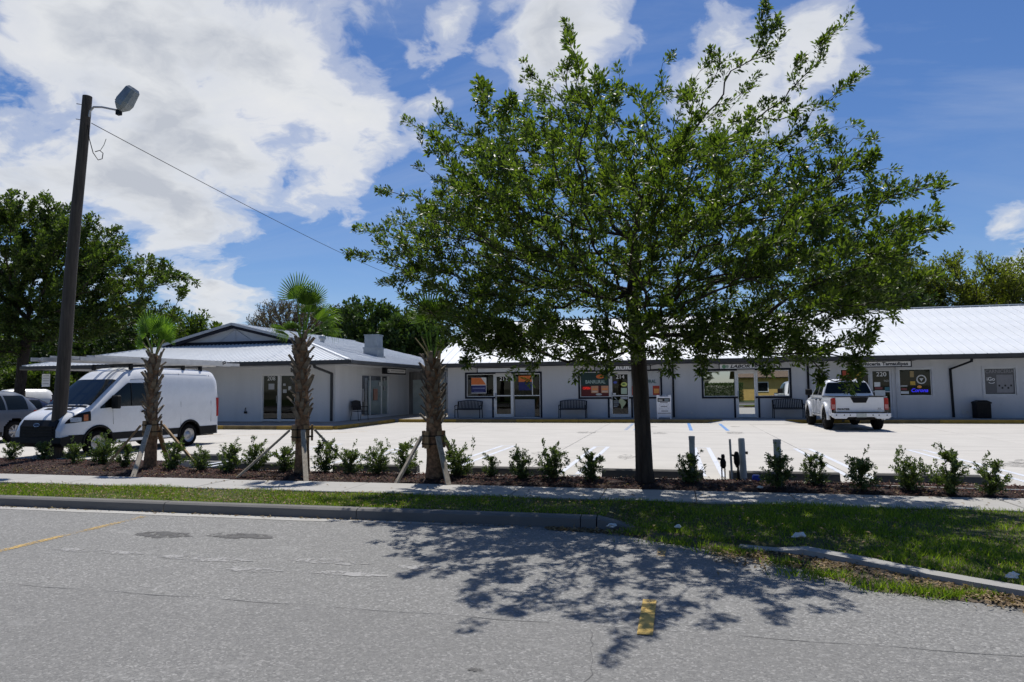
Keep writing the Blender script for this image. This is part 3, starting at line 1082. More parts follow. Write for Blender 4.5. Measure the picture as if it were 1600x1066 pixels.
class Shop:
    """adds doors, windows and prints to a building whose root sits at base"""
    def __init__(s, root, P, rot):
        s.root = root
        s.P = P
        s.off = tuple(-k for k in root.location)
        s.rot = rot

    def part(s, m, name, mat, parent=None, **kw):
        return m.build(name, mat, parent or s.root, loc=s.off if parent is None else None, **kw)

    def window(s, a, b, c, d, trim=0.09, tm=None, fm=None, glass=None, sides='lrtb', bars=(), fw=0.035):
        P = s.P
        m = MB()
        ring(m, P, a, b, c, d, fw, 0.035, 0.09)
        for kind, v in bars:
            if kind == 'v':
                ring(m, P, v - 0.02, v + 0.02, c + fw, d - fw, 0.02, 0.036, 0.088, 'lr')
            else:
                ring(m, P, a + fw, b - fw, v - 0.02, v + 0.02, 0.02, 0.037, 0.087, 'tb')
        w = s.part(m, 'window', fm or M_ALU)
        s.part(flat(P, a + 0.01, b - 0.01, c + 0.01, d - 0.01, 0.065), 'pane', glass or M_GLASS, w)
        if trim:
            m = MB()
            ring(m, P, a - trim, b + trim, c - trim, d + trim, trim, -0.025, 0.012, sides)
            s.part(m, 'trim', tm or M_NAVY, w)
        return w

    def door(s, a, b, c, d, fm=None, glass=None, handle='l', bar=None, stile=0.11, rail=0.16):
        P = s.P
        m = MB()
        ring(m, P, a, b, c, d, 0.05, 0.0, 0.10, 'lrt')
        o = s.part(m, 'door', fm or M_ALU)
        m = MB()
        ring(m, P, a + 0.055, b - 0.055, c + 0.015, d - 0.055, stile - 0.03, 0.025, 0.07, 'lrt')
        ring(m, P, a + 0.055 + stile - 0.03, b - 0.055 - stile + 0.03, c + 0.015, c + 0.015 + rail, rail / 2, 0.026, 0.069, 'tb')
        if bar:
            ring(m, P, a + 0.055 + stile - 0.03, b - 0.055 - stile + 0.03, bar - 0.025, bar + 0.025, 0.025, 0.020, 0.066, 'tb')
        s.part(m, 'leaf_frame', fm or M_ALU, o)
        s.part(flat(P, a + 0.1, b - 0.1, c + 0.1, d - 0.1, 0.05), 'pane', glass or M_GLASS, o)
        u = a + 0.105 if handle == 'l' else b - 0.105
        m = MB()
        m.tube([P(u, 1.02, 0.025), P(u, 1.02, -0.035), P(u, 1.36, -0.035), P(u, 1.36, 0.025)], 0.014, 6)
        s.part(m, 'handle', M_GALV, o)
        return o

    def text(s, par, txt, u, z, size, mat, q=0.04, **kw):
        me = text_mesh(txt, size, mat, **kw)
        return link('lettering', me, par, s.P(u, z, q), s.rot)

    def print(s, par, name, a, b, c, d, mat, q=0.046):
        return s.part(flat(s.P, a, b, c, d, q), name, mat, par)


def colour(name, c, rough=0.55):
    return simple(name, c, rough, 0.06, 8)


def panel_mesh(o, a, u, s0, s1, r0, r1, rib_at, mat, rw=0.032, rh=0.024):
    """one roof sheet between s0 and s1 along the eave, run r0..r1 up the slope, with ribs"""
    n = a.cross(u).normalized()
    if n.z < 0:
        n = -n
    m = MB()
    e = 0.003
    p = [o + a * (s0 + e), o + a * (s1 - e), o + a * (s1 - e) + u * r1, o + a * (s0 + e) + u * r0]
    t = n * 0.006
    m.add([q for q in p] + [q + t for q in p], [(3, 2, 1, 0), (4, 5, 6, 7), (0, 1, 5, 4), (1, 2, 6, 5), (2, 3, 7, 6), (3, 0, 4, 7)])
    for f in rib_at:
        s_ = s0 + (s1 - s0) * f
        r = r0 + (r1 - r0) * f
        if r < 0.08:
            continue
        c0 = o + a * s_ + n * 0.004
        c1 = c0 + u * r
        w = a * rw / 2
        w2 = a * rw / 3.2
        h = n * rh
        m.add([c0 - w, c0 + w, c0 + w2 + h, c0 - w2 + h, c1 - w, c1 + w, c1 + w2 + h, c1 - w2 + h],
              [(0, 1, 2, 3), (7, 6, 5, 4), (1, 5, 6, 2), (2, 6, 7, 3), (3, 7, 4, 0)])
    return m


def downspout(sh, name, pts, mat, w=0.085, d=0.065):
    m = MB()
    for p, q in zip(pts[:-1], pts[1:]):
        p, q = Vector(p), Vector(q)
        e = (q - p).normalized() * 0.02
        m.bar(p - e, q + e, w, d)
    return sh.part(m, name, mat)


# ---- the long shop row
def build_row():
    base = Vector((6.5, 39.7, 0.15))
    root = empty('shop_building', base, label='long grey shop row with white metal roof and dark gutter', cat='building')
    Yw = 33.2
    P = lambda u, z, d: (u, Yw + d, z)
    sh = Shop(root, P, FACE_CAM)
    XL, XR = -11.3, 24.0
    YB = 46.2
    ops = [(-10.29, -8.87, 1.19, 2.33), (-8.87, -7.87, 0.15, 2.33), (-7.87, -6.50, 0.15, 2.33),
           (-4.52, -3.10, 1.14, 2.36), (-3.10, -2.09, 0.15, 2.36), (-2.09, -0.70, 1.14, 2.36),
           (1.28, 2.70, 1.13, 2.32), (2.70, 3.66, 0.15, 2.32), (3.66, 5.05, 1.13, 2.32),
           (7.20, 8.38, 1.12, 2.32), (8.38, 9.33, 0.15, 2.34), (9.58, 10.86, 1.10, 2.29),
           (12.88, 14.06, 1.12, 2.28), (14.30, 15.25, 0.15, 2.34), (17.2, 18.6, 1.12, 2.3), (18.6, 19.55, 0.15, 2.34)]
    sh.part(Wall(P, XL, XR, 0.15, 2.70, ops).m, 'wall', M_WALL)
    m = MB()
    m.box(XL, XL + 0.2, Yw + 0.22, YB, 0.0, 2.70)
    m.box(XR - 0.2, XR, Yw + 0.22, YB, 0.0, 2.70)
    m.box(XL, XR, YB, YB + 0.2, 0.0, 2.70)
    m.prism([(Yw + .1, 2.70), (YB + .1, 2.70), (39.7, 5.45)], 'x', XL, XL + .2)
    sh.part(m, 'rear_wall', M_WALL)
    # rooms behind the glass
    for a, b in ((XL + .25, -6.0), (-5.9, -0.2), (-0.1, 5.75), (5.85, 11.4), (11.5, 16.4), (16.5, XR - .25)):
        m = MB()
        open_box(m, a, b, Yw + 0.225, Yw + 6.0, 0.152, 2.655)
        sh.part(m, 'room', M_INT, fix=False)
        for k in range(3):
            m = MB()
            x = a + 0.5 + k * (b - a - 1.2) / 2.2
            m.box(x + .4, x + .5, Yw + 2.6 + k * .3, Yw + 3.0 + k * .3, 0.15, 1.36)
            for z in (0.2, 0.75, 1.3):
                m.box(x, x + 0.9, Yw + 2.6 + k * .3, Yw + 3.0 + k * .3, z, z + 0.06)
                for j in range(4):
                    m.box(x + 0.05 + j * .21, x + 0.2 + j * .21, Yw + 2.62 + k * .3, Yw + 2.9 + k * .3, z + .058, z + .25 + .1 * ((j * 7 + k * 3) % 3))
            sh.part(m, 'shelving', M_SHELF)
    # soffit and gutter
    m = MB()
    m.box(XL - 0.55, XR + 0.55, 32.46, Yw + 0.02, 2.66, 2.695)
    sh.part(m, 'soffit', M_WALL)
    m = MB()
    m.prism([(32.46, 2.665), (32.33, 2.665), (32.29, 2.70), (32.28, 2.86), (32.30, 2.865), (32.31, 2.70), (32.34, 2.685), (32.46, 2.685)], 'x', XL - 0.58, XR + 0.58)
    m.box(XL - 0.58, XR + 0.58, 32.44, 32.47, 2.66, 2.85)
    g = sh.part(m, 'gutter', M_GUT)

    # roof: deck, then every sheet
    eY, eZ, rY, rZ = 32.36, 2.865, 39.70, 5.60
    eL, eR = XL - 0.6, XR + 0.6
    run = rY - eY
    rl, rr = eL, eR - run
    bY = 2 * rY - eY
    m = MB()
    dz = -0.012
    m.add([(eL, eY, eZ + dz), (eR, eY, eZ + dz), (eR, bY, eZ + dz), (eL, bY, eZ + dz), (rl, rY, rZ + dz), (rr, rY, rZ + dz)],
          [(0, 1, 5, 4), (1, 2, 5), (2, 3, 4, 5), (3, 0, 4)])
    roof = sh.part(m, 'roof', M_ROOF)
    u = Vector((0, 1, (rZ - eZ) / run))
    a = Vector((1, 0, 0))
    W = 0.432
    full = panel_mesh(Vector((0, 0, 0)), a, u, 0, W, run, run, (0.0,), M_ROOF).mesh('roof_panel', M_ROOF)
    n = int((eR - eL) / W)
    bo = Vector((eL, eY, eZ))
    for i in range(n + 1):
        s0, s1 = i * W, min((i + 1) * W, eR - eL)
        r = lambda s: max(0.0, min(run, (eR - eL) - s))
        if s1 - s0 < 0.05:
            continue
        if r(s0) >= run - 1e-6 and r(s1) >= run - 1e-6 and s1 - s0 > W - 1e-6:
            link('roof_panel', full, roof, bo + a * s0)
        else:
            panel_mesh(bo, a, u, s0, s1, r(s0), r(s1), (0.0,), M_ROOF).build('roof_panel', M_ROOF, roof)
    m = MB()
    m.bar((rl, rY, rZ + 0.02), (rr, rY, rZ + 0.02), 0.30, 0.04)
    m.bar((eL - .02, eY, eZ - 0.06), (rl - .02, rY, rZ - 0.06), 0.05, 0.17)
    m.bar((eL - .02, bY, eZ - 0.06), (rl - .02, rY, rZ - 0.06), 0.05, 0.17)
    m.bar((eR, eY, eZ + 0.03), (rr, rY, rZ + 0.03), 0.20, 0.035)
    m.build('ridge_cap', M_ROOF, roof)
    # vent pipes standing on the roof
    m = MB()
    m.cyl(-1.2, 38.4, 4.9, 5.9, 0.05)
    m.build('vent_pipe', M_GALV, roof)

    # downspouts
    for x in (-0.10, 5.84):
        downspout(sh, 'downspout', [(x, Yw - 0.045, 0.20), (x, Yw - 0.045, 2.66)], M_TRIM)
    downspout(sh, 'downspout', [(11.62, Yw - 0.05, 0.2), (11.58, Yw - 0.05, 2.25), (12.15, 32.42, 2.56), (12.15, 32.42, 2.66)], M_TRIM)

    # suite 212
    w = sh.window(-10.29, -8.87, 1.19, 2.33, sides='ltb', fw=0.03)
    orange, blue, wt = colour('orange_print', (0.62, 0.16, 0.04)), colour('navy_print', (0.018, 0.022, 0.11)), M_PAPER
    sh.print(w, 'poster', -10.06, -9.27, 1.37, 2.16, wt)
    m = MB()
    m.add([P(-10.06, 1.80, .040), P(-9.28, 1.80, .040), P(-9.55, 2.15, .040), P(-10.06, 2.15, .040)], [(0, 1, 2, 3)])
    sh.part(m, 'poster_band', orange, w)
    sh.print(w, 'poster_band', -10.06, -9.29, 1.40, 1.765, blue, 0.041)
    for z, a0, a1, h in ((1.62, -9.99, -9.36, .07), (1.47, -9.9, -9.45, .022)):
        m = MB()
        x = a0
        while x < a1:
            e = x + random.uniform(.03, .055)
            m.quad(P(x, z - h / 2, .036), P(e, z - h / 2, .036), P(e, z + h / 2, .036), P(x, z + h / 2, .036))
            x = e + .018
        sh.part(m, 'print_line', colour('pale_blue_print', (0.20, 0.22, 0.36)), w)
    d = sh.door(-8.87, -7.87, 0.15, 2.33, bar=1.24, handle='l')
    sh.text(d, '212', -8.37, 2.07, 0.27, M_WTXT, 0.04, width=0.40)
    w = sh.window(-7.87, -6.50, 0.15, 2.33, sides='rt', bars=(('h', 1.24),))
    sh.print(w, 'poster', -7.60, -6.92, 1.92, 2.22, orange)
    sh.print(w, 'poster', -7.60, -6.92, 1.50, 1.90, blue)
    m = MB()
    ring(m, P, -6.92, -6.88, 1.27, 2.28, 0.02, .03, .06, 'lr')
    sh.part(m, 'mullion', M_ALU, w)
    m = MB()   # lower panel of the pane is papered over
    m.quad(P(-7.80, 0.2, .060), P(-6.80, 0.2, .060), P(-6.80, 1.05, .060), P(-7.80, 1.05, .060))
    sh.part(m, 'lower_panel', colour('frosted_film', (0.25, 0.26, 0.28)), w)
    m = MB()
    ring(m, P, -8.96, -8.875, 0.15, 1.10, 0.085, -0.024, 0.01, 'l')
    sh.part(m, 'trim', M_NAVY, d)

    # 214
    w = sh.window(-4.52, -3.10, 1.14, 2.36, sides='ltb', fw=0.03, tm=M_NAVY)
    sh.print(w, 'window_film', -4.48, -3.14, 1.70, 2.32, colour('dark_green_film', (0.012, 0.035, 0.033)), .062)
    sh.text(w, 'BANRURAL', -3.78, 1.87, 0.24, colour('pale_green_vinyl', (0.34, 0.44, 0.40)), 0.045, width=0.96, bold=0.004)
    m = MB()
    m.disc(P(-3.55, 2.13, .05), (0, -1, 0), .19, 24, .10)
    sh.part(m, 'oval_logo', orange, w)
    sh.print(w, 'window_film', -4.48, -3.14, 1.18, 1.69, colour('dark_red_film', (0.10, 0.012, 0.012)), .063)
    peach = colour('peach_print', (0.56, 0.27, 0.15))
    for a in (-3.99, -3.50):
        q = sh.print(w, 'poster', a, a + 0.35, 1.34, 1.68, peach, .05)
        sh.print(w, 'print_line', a + .05, a + .30, 1.49, 1.56, colour('bright_orange_print', (0.80, 0.28, 0.07)), .047)
        sh.print(w, 'print_line', a + .04, a + .31, 1.37, 1.44, colour('pale_print', (0.62, 0.45, 0.33)), .047)
    m = MB()
    m.disc(P(-3.62, 1.27, .05), (0, -1, 0), .15, 20, .055)
    sh.part(m, 'oval_logo', colour('grey_print', (0.42, 0.42, 0.40)), w)
    sh.text(w, 'OPEN', -4.21, 1.565, 0.16, emit_mat('red_neon', (1.0, 0.05, 0.04), 0.55), 0.04, width=0.36, bold=0.004)
    d = sh.door(-3.10, -2.09, 0.15, 2.36, bar=1.2, handle='l')
    sh.text(d, '214', -2.58, 2.10, 0.27, M_WTXT, 0.04, width=0.40)
    m = MB()
    m.disc(P(-2.40, 1.74, .045), (0, -1, 0), .15, 24, .105)
    sh.part(m, 'oval_sticker', colour('yellow_green_print', (0.55, 0.58, 0.16)), d)
    m = MB()
    m.disc(P(-2.42, 1.75, .042), (0, -1, 0), .085, 16, .04)
    sh.part(m, 'print_mark', colour('leaf_print', (0.12, 0.22, 0.05)), d)
    m = MB()
    m.disc(P(-2.82, 1.84, .045), (0, -1, 0), .09, 16, .055)
    sh.part(m, 'oval_sticker', colour('royal_print', (0.05, 0.08, 0.40)), d)
    sh.print(d, 'notice', -2.55, -2.27, 1.28, 1.57, colour('pale_green_paper', (0.42, 0.50, 0.36)), .046)
    sh.print(d, 'notice', -2.58, -2.25, 1.03, 1.15, colour('grey_paper', (0.40, 0.40, 0.40)), .046)
    sh.print(d, 'notice', -2.93, -2.80, 1.25, 1.33, M_PAPER, .021)
    # map of a continent on the lower pane
    pts = [(-.12, .24), (-.02, .25), (.06, .20), (.18, .10), (.13, -.02), (.06, -.10), (.0, -.20), (-.04, -.26), (-.06, -.14), (-.09, 0), (-.17, .08), (-.16, .17)]
    m = MB()
    m.add([P(-2.50 + x, .80 + z, .044) for x, z in pts], [tuple(range(len(pts)))])
    sh.part(m, 'map_decal', colour('khaki_print', (0.50, 0.52, 0.28)), d)
    m = MB()
    for z, l in ((.93, .26), (.84, .32), (.74, .24), (.66, .18)):
        m.quad(P(-2.92, z, .044), P(-2.92 + l, z, .044), P(-2.92 + l, z + .03, .044), P(-2.92, z + .03, .044))
    m.add([P(-2.88 + x, 1.05 + z, .044) for x, z in ((0, .08), (.05, .06), (.12, -.02), (.16, -.06), (.10, -.03), (.03, .02))], [(0, 1, 2, 3, 4, 5)])
    sh.part(m, 'print_line', colour('grey_white_print', (0.52, 0.52, 0.50)), d)
    w = sh.window(-2.09, -0.70, 1.14, 2.36, sides='rtb', fw=0.03)
    sh.print(w, 'window_film', -2.05, -0.74, 1.18, 2.32, colour('silver_film', (0.42, 0.43, 0.44)), .062)
    sh.text(w, 'BANRURAL', -1.38, 1.86, 0.24, colour('teal_vinyl', (0.03, 0.10, 0.10)), 0.045, width=0.98, bold=0.004)
    for a in (-2.03, -1.05):
        sh.print(w, 'poster', a, a + 0.34, 1.22, 1.66, colour('red_print', (0.42, 0.045, 0.02)), .05)
        sh.print(w, 'print_line', a + .05, a + .29, 1.30, 1.52, colour('amber_print', (0.80, 0.34, 0.09)), .047)
    m = MB()
    ring(m, P, -3.19, -3.105, 0.15, 1.05, 0.085, -0.024, 0.01, 'l')
    sh.part(m, 'trim', M_NAVY, d)
    m = MB()
    ring(m, P, -2.085, -2.0, 0.15, 1.05, 0.085, -0.024, 0.01, 'r')
    sh.part(m, 'trim', M_NAVY, d)

    # middle shop with mirror film
    w = sh.window(1.28, 2.70, 1.13, 2.32, sides='ltb', glass=M_MIRROR, fw=0.028)
    d = sh.door(2.70, 3.66, 0.15, 2.32, fm=M_WFRAME, glass=M_MIRROR, handle='l')
    sh.print(d, 'notice', 2.735, 2.80, 1.0, 1.2, M_PAPER, .015)
    m = MB()
    ring(m, P, 2.61, 2.695, 0.15, 1.04, 0.085, -0.024, 0.01, 'l')
    sh.part(m, 'trim', M_NAVY, d)
    m = MB()
    ring(m, P, 3.665, 3.75, 0.15, 1.04, 0.085, -0.024, 0.01, 'r')
    sh.part(m, 'trim', M_NAVY, d)
    w = sh.window(3.66, 5.05, 1.13, 2.32, sides='rtb', glass=M_MIRROR, fw=0.028)

    # 220
    gt = simple('grey_trim', (0.45, 0.46, 0.48), 0.6, 0.08, 4)
    w = sh.window(7.20, 8.38, 1.12, 2.32, sides='ltb', tm=gt)
    sh.print(w, 'poster', 7.3, 7.62, 1.95, 2.25, colour('red_brown_print', (0.35, 0.06, 0.03)))
    sh.print(w, 'poster', 7.80, 8.08, 1.85, 2.2, colour('ochre_print', (0.52, 0.33, 0.05)))
    sh.print(w, 'poster', 8.12, 8.33, 2.1, 2.25, colour('grey_paper', (0.40, 0.40, 0.40)))
    d = sh.door(8.38, 9.33, 0.15, 2.34, fm=gt, handle='l', bar=1.30)
    sh.text(d, '220', 8.88, 2.06, 0.27, M_WTXT, 0.04, width=0.40)
    sh.text(d, '163', 9.06, 1.77, 0.12, colour('grey_white_print', (0.52, 0.52, 0.50)), 0.04, width=0.17)
    sh.print(d, 'notice', 8.58, 8.82, 1.52, 1.72, M_PAPER)
    sh.print(d, 'notice', 8.58, 9.00, 1.00, 1.36, colour('pale_paper', (0.55, 0.58, 0.58)), .015)
    sh.print(d, 'notice', 8.60, 8.9, 1.40, 1.50, colour('maroon_print', (0.20, 0.05, 0.05)))
    sh.print(d, 'notice', 9.0, 9.2, 1.34, 1.5, colour('teal_print', (0.05, 0.16, 0.20)))
    w = sh.window(9.58, 10.86, 1.10, 2.29, tm=gt, trim=0.085)
    m = MB()
    n = 28
    for k in range(n):
        t0, t1 = 2 * PI * k / n, 2 * PI * (k + 1) / n
        m.add([P(10.47 + r * math.cos(t), 1.82 + r * math.sin(t), .05) for r, t in ((.15, t0), (.20, t0), (.20, t1), (.15, t1))], [(0, 1, 2, 3)])
    m.add([P(10.47 + x, 1.82 + z, .05) for x, z in ((-.08, .05), (.08, .05), (0, -.09))], [(0, 1, 2)])
    sh.part(m, 'ring_emblem', colour('grey_white_print', (0.52, 0.52, 0.50)), w)
    sh.text(w, 'Corona', 10.37, 1.34, 0.22, emit_mat('blue_neon', (0.05, 0.05, 1.0), 0.8), 0.045, width=0.66, shear=0.25, bold=0.004)
    m = MB()
    m.disc(P(10.38, 1.50, .05), (0, -1, 0), .09, 16, .06)
    sh.part(m, 'oval_sticker', colour('amber_print', (0.80, 0.34, 0.09)), w)
    sh.print(w, 'poster', 10.02, 10.18, 1.92, 2.18, colour('gold_print', (0.30, 0.22, 0.10)))
    sh.print(w, 'poster', 10.02, 10.22, 1.58, 1.74, colour('ochre_print', (0.52, 0.33, 0.05)))
    sh.print(w, 'poster', 9.63, 9.95, 1.20, 1.31, colour('pale_paper', (0.55, 0.58, 0.58)))
    sh.print(w, 'poster', 9.65, 9.88, 1.36, 1.44, colour('maroon_print', (0.20, 0.05, 0.05)))
    sh.print(w, 'poster', 9.63, 9.90, 1.52, 1.56, colour('pale_paper', (0.55, 0.58, 0.58)))
    downspout(sh, 'conduit', [(9.46, Yw - .03, .17), (9.46, Yw - .03, 2.64)], gt, 0.05, 0.04)
    # butcher's window at the far right
    w = sh.window(12.88, 14.06, 1.12, 2.28, tm=gt, trim=0.085)
    sh.print(w, 'window_film', 12.93, 14.02, 1.16, 2.24, colour('dim_photo_print', (0.10, 0.10, 0.105)), .06)
    sh.print(w, 'window_film', 13.36, 13.98, 1.22, 1.98, colour('grey_photo_print', (0.20, 0.20, 0.21)), .055)
    sh.text(w, 'CARNICERIA', 13.48, 2.12, 0.21, colour('grey_vinyl', (0.27, 0.27, 0.28)), 0.045, width=1.06)
    sh.text(w, 'iGo', 13.14, 1.80, 0.22, M_WTXT, 0.045, width=0.30)
    m = MB()
    for k in range(8):
        t0, t1 = PI * 1.15 + k * .1 * PI * .875, PI * 1.15 + (k + 1) * .1 * PI * .875
        m.add([P(13.17 + r * 1.2 * math.cos(t), 1.70 + r * .8 * math.sin(t), .045) for r, t in ((.09, t0), (.115, t0), (.115, t1), (.09, t1))], [(0, 1, 2, 3)])
    sh.part(m, 'smile_mark', M_WTXT, w)
    for k in range(5):
        x = 13.42 + k * .11
        sh.print(w, 'print_line', x, x + .07, 1.48 - .1 * (k % 2), 1.56 - .1 * (k % 2), colour('black_print', (0.03, 0.03, 0.03)), .05)
    sh.door(14.30, 15.25, 0.15, 2.34, fm=gt, handle='r')
    sh.window(17.2, 18.6, 1.12, 2.30, tm=gt)
    sh.door(18.6, 19.55, 0.15, 2.34, fm=gt)
    # small taps and boxes low on the wall
    for x, z in ((-11.0, 0.42), (0.55, 0.30), (12.0, 0.33)):
        m = MB()
        m.box(x - .05, x + .05, Yw - .03, Yw - .002, z, z + .14)
        m.box(x + .12, x + .2, Yw - .03, Yw - .002, z + .03, z + .12)
        sh.part(m, 'meter_box', M_PVC)
    return root


def hung_sign(x0, x1, z0, z1, Y, label, face, frame, body):
    root = empty('shop_sign', ((x0 + x1) / 2, Y, z0), label=label, cat='sign', group='signs hung under the soffit')
    off = tuple(-k for k in root.location)
    m = MB()
    m.box(x0 + .03, x1 - .03, Y, Y + 0.03, z0 + .03, z1 - .03)
    f = m.build('sign_board', face, root, loc=off)
    m = MB()
    P = lambda u, z, d: (u, Y + d, z)
    ring(m, P, x0, x1, z0, z1, 0.04, -0.012, 0.045)
    m.build('frame', frame, root, loc=off)
    for x in (x0 + .04, x1 - .04):
        m = MB()
        m.bar((x, Y + .05, z1 - .03), (x - .38 if x < (x0 + x1) / 2 else x + .38, Y + .30, z1 + .04), .03, .03)
        m.box(x - .015, x + .015, Y + .046, Y + .07, z1 - .05, z1 + .02)
        m.build('bracket', frame, root, loc=off)
    body(root, off, P, f)
    return root


def build_signs():
    sil = simple('sign_face', (0.62, 0.61, 0.59), 0.6, 0.05, 6)
    def txt(t, x, z, s, mat, w, q=-0.006, **kw):
        def fn(root, off, P, f):
            me = text_mesh(t, s, mat, width=w, **kw)
            link('lettering', me, root, Vector(P(x, z, q)) + Vector(off), FACE_CAM)
        return fn
    hung_sign(7.62, 9.93, 2.36, 2.645, 32.62, 'white hanging sign reading Carniceria Tamaulipas above door 220', sil, M_TRIM,
              txt('Carniceria Tamaulipas', 8.76, 2.505, 0.20, M_BTXT, 2.05, bold=0.006))

    def lf(root, off, P, f):
        me = text_mesh('LABOR FINDERS', 0.2, M_BTXT, width=1.98, shear=0.28, bold=0.007)
        link('lettering', me, root, Vector(P(3.42, 2.50, -0.006)) + Vector(off), FACE_CAM)
        m = MB()
        m.disc(P(2.18, 2.50, -.004), (0, -1, 0), .09, 20)
        m.build('round_logo', colour('green_print', (0.10, 0.22, 0.12)), root, loc=off)
        m = MB()
        m.disc(P(2.32, 2.50, -.006), (0, -1, 0), .07, 20)
        m.build('round_logo', colour('grey_green_print', (0.22, 0.27, 0.25)), root, loc=off)
    hung_sign(1.95, 4.58, 2.36, 2.645, 32.62, 'white hanging sign with slanted black LABOR FINDERS lettering', sil, M_TRIM, lf)
    hung_sign(-3.75, -1.10, 2.37, 2.645, 32.62, 'grey hanging sign with white BANRURAL lettering above door 214', simple('grey_sign_face', (0.24, 0.24, 0.24), 0.6, 0.1, 6), M_TRIM,
              txt('BANRURAL', -2.55, 2.51, 0.20, M_WTXT, 1.75, bold=0.003))
    hung_sign(-9.58, -6.90, 2.37, 2.645, 32.62, 'blank grey hanging sign board above door 212', simple('blank_sign_face', (0.46, 0.47, 0.47), 0.6, 0.04, 3), M_TRIM,
              lambda *a: None)


# ---- the corner building on the left
def build_corner():
    base = Vector((-22.1, 34, 0.15))
    root = empty('corner_building', base, label='white corner shop 208 with low gabled white metal roof', cat='building')
    Pf = lambda u, z, d: (u, 28.8 + d, z)
    Ps = lambda u, z, d: (-15.25 - d, u, z)
    F = Shop(root, Pf, FACE_CAM)
    S = Shop(root, Ps, (PI / 2, 0, PI / 2))
    xl = -29.0
    F.part(Wall(Pf, xl, -15.262, 0.13, 2.76, [(-19.10, -18.16, 0.15, 2.39), (-18.16, -17.22, 0.15, 2.39)]).m, 'wall', M_WALL_L)
    S.part(Wall(Ps, 28.8 + 0.001, 43.0, 0.13, 2.76, [(31.55, 34.88, 0.25, 2.36)]).m, 'side_wall', M_WALL_L)
    m = MB()
    m.box(xl, xl + .2, 29.03, 43, 0, 2.76)
    m.box(xl, -15.26, 42.9, 43.1, 0, 2.76)
    F.part(m, 'rear_wall', M_WALL_L)
    m = MB()
    open_box(m, xl + .25, -15.48, 29.03, 36.5, 0.152, 2.70, 'r')
    F.part(m, 'room', M_INT, fix=False)
    # door 208
    for a, b, h in ((-19.10, -18.16, 'r'), (-18.16, -17.22, 'r')):
        d = F.door(a, b, 0.15, 2.39, fm=M_WFRAME, handle=h, stile=0.07, rail=0.1)
        if h == 'r' and a < -19:
            F.text(d, '208', -18.60, 2.17, 0.27, M_WTXT, 0.04, width=0.42)
            F.print(d, 'notice', -18.75, -18.44, 1.66, 1.93, colour('grey_paper', (0.40, 0.40, 0.40)), .045)
        else:
            F.print(d, 'notice', -17.98, -17.79, 1.49, 1.65, colour('grey_paper', (0.40, 0.40, 0.40)), .045)
            F.print(d, 'notice', -17.98, -17.84, 1.83, 1.93, colour('grey_paper', (0.40, 0.40, 0.40)), .045)
            F.print(d, 'notice', -17.70, -17.55, 1.62, 1.8, colour('grey_white_print', (0.52, 0.52, 0.50)), .045)
    # side storefront
    dg = glass_mat('dark_glass', (0.10, 0.11, 0.12), 0.02)
    w = S.window(31.55, 34.88, 0.25, 2.36, trim=0, glass=dg, bars=(('v', 32.62), ('v', 34.02)), fw=0.05)
    S.print(w, 'poster', 33.0, 33.5, 1.05, 1.65, colour('warm_poster_print', (0.36, 0.20, 0.15)))
    S.print(w, 'poster', 31.7, 31.85, 1.0, 1.65, colour('grey_paper', (0.40, 0.40, 0.40)))
    S.print(w, 'notice', 33.68, 33.84, 1.80, 2.0, M_PAPER)
    S.print(w, 'notice', 34.25, 34.5, 2.05, 2.22, colour('grey_paper', (0.40, 0.40, 0.40)))
    S.print(w, 'notice', 34.28, 34.5, 1.55, 1.80, colour('grey_paper', (0.40, 0.40, 0.40)))
    # soffit and gutters
    eL, eR, eY, eZ = -30.7, -13.5, 26.6, 2.885
    m = MB()
    m.box(eL + .1, eR - .1, eY + .1, 44.3, 2.735, 2.765)
    F.part(m, 'soffit', M_WALL_L)
    m = MB()
    m.prism([(eY + .10, 2.70), (eY - .04, 2.70), (eY - .07, 2.74), (eY - .07, 2.88), (eY - .05, 2.88), (eY - .05, 2.76), (eY + .10, 2.75)], 'x', eL - .07, eR + .07)
    m.prism([(eR - .10, 2.70), (eR + .04, 2.70), (eR + .07, 2.74), (eR + .07, 2.88), (eR + .05, 2.88), (eR + .05, 2.76), (eR - .10, 2.75)], 'y', eY + .10, 44.5)
    m.prism([(eL + .10, 2.70), (eL - .04, 2.70), (eL - .07, 2.74), (eL - .07, 2.88), (eL - .05, 2.88), (eL - .05, 2.76), (eL + .10, 2.75)], 'y', eY + .10, 44.5)
    F.part(m, 'gutter', M_GUT)
    downspout(F, 'downspout', [(-15.42, 28.74, .2), (-15.42, 28.74, 2.36), (-15.15, 26.75, 2.60), (-15.15, 26.66, 2.70)], M_GUT, .10, .08)
    # roof
    cx = (eL + eR) / 2
    hw = (eR - eL) / 2
    tn = 0.2523
    rz = eZ + hw * tn
    gY = 31.0
    gz = eZ + (gY - eY) * tn
    bY = 44.4
    g = gY - eY
    m = MB()
    e = -0.012
    m.add([(eL, eY, eZ + e), (eR, eY, eZ + e), (eR - g, gY, gz + e), (eL + g, gY, gz + e), (cx, gY - .35, rz + e), (cx, bY, rz + e), (eR, bY, eZ + e), (eL, bY, eZ + e), (eR - g + .0, gY - .35, gz + e), (eL + g, gY - .35, gz + e)],
          [(0, 1, 2, 3), (1, 6, 5, 4, 8, 2), (0, 3, 9, 4, 5, 7), (6, 7, 5)])
    roof = F.part(m, 'roof', M_ROOF)
    # gablet
    m = MB()
    m.add([(eR - g, gY, gz), (eL + g, gY, gz), (cx, gY, rz - .02)], [(0, 1, 2)])
    m.build('gable_wall', simple('gable_siding', (0.42, 0.44, 0.47), 0.7, 0.06, 2), roof)
    m = MB()
    m.add([(cx - .95, gY - .02, gz + .17), (cx + .95, gY - .02, gz + .17), (cx, gY - .02, rz - .27)], [(0, 1, 2)])
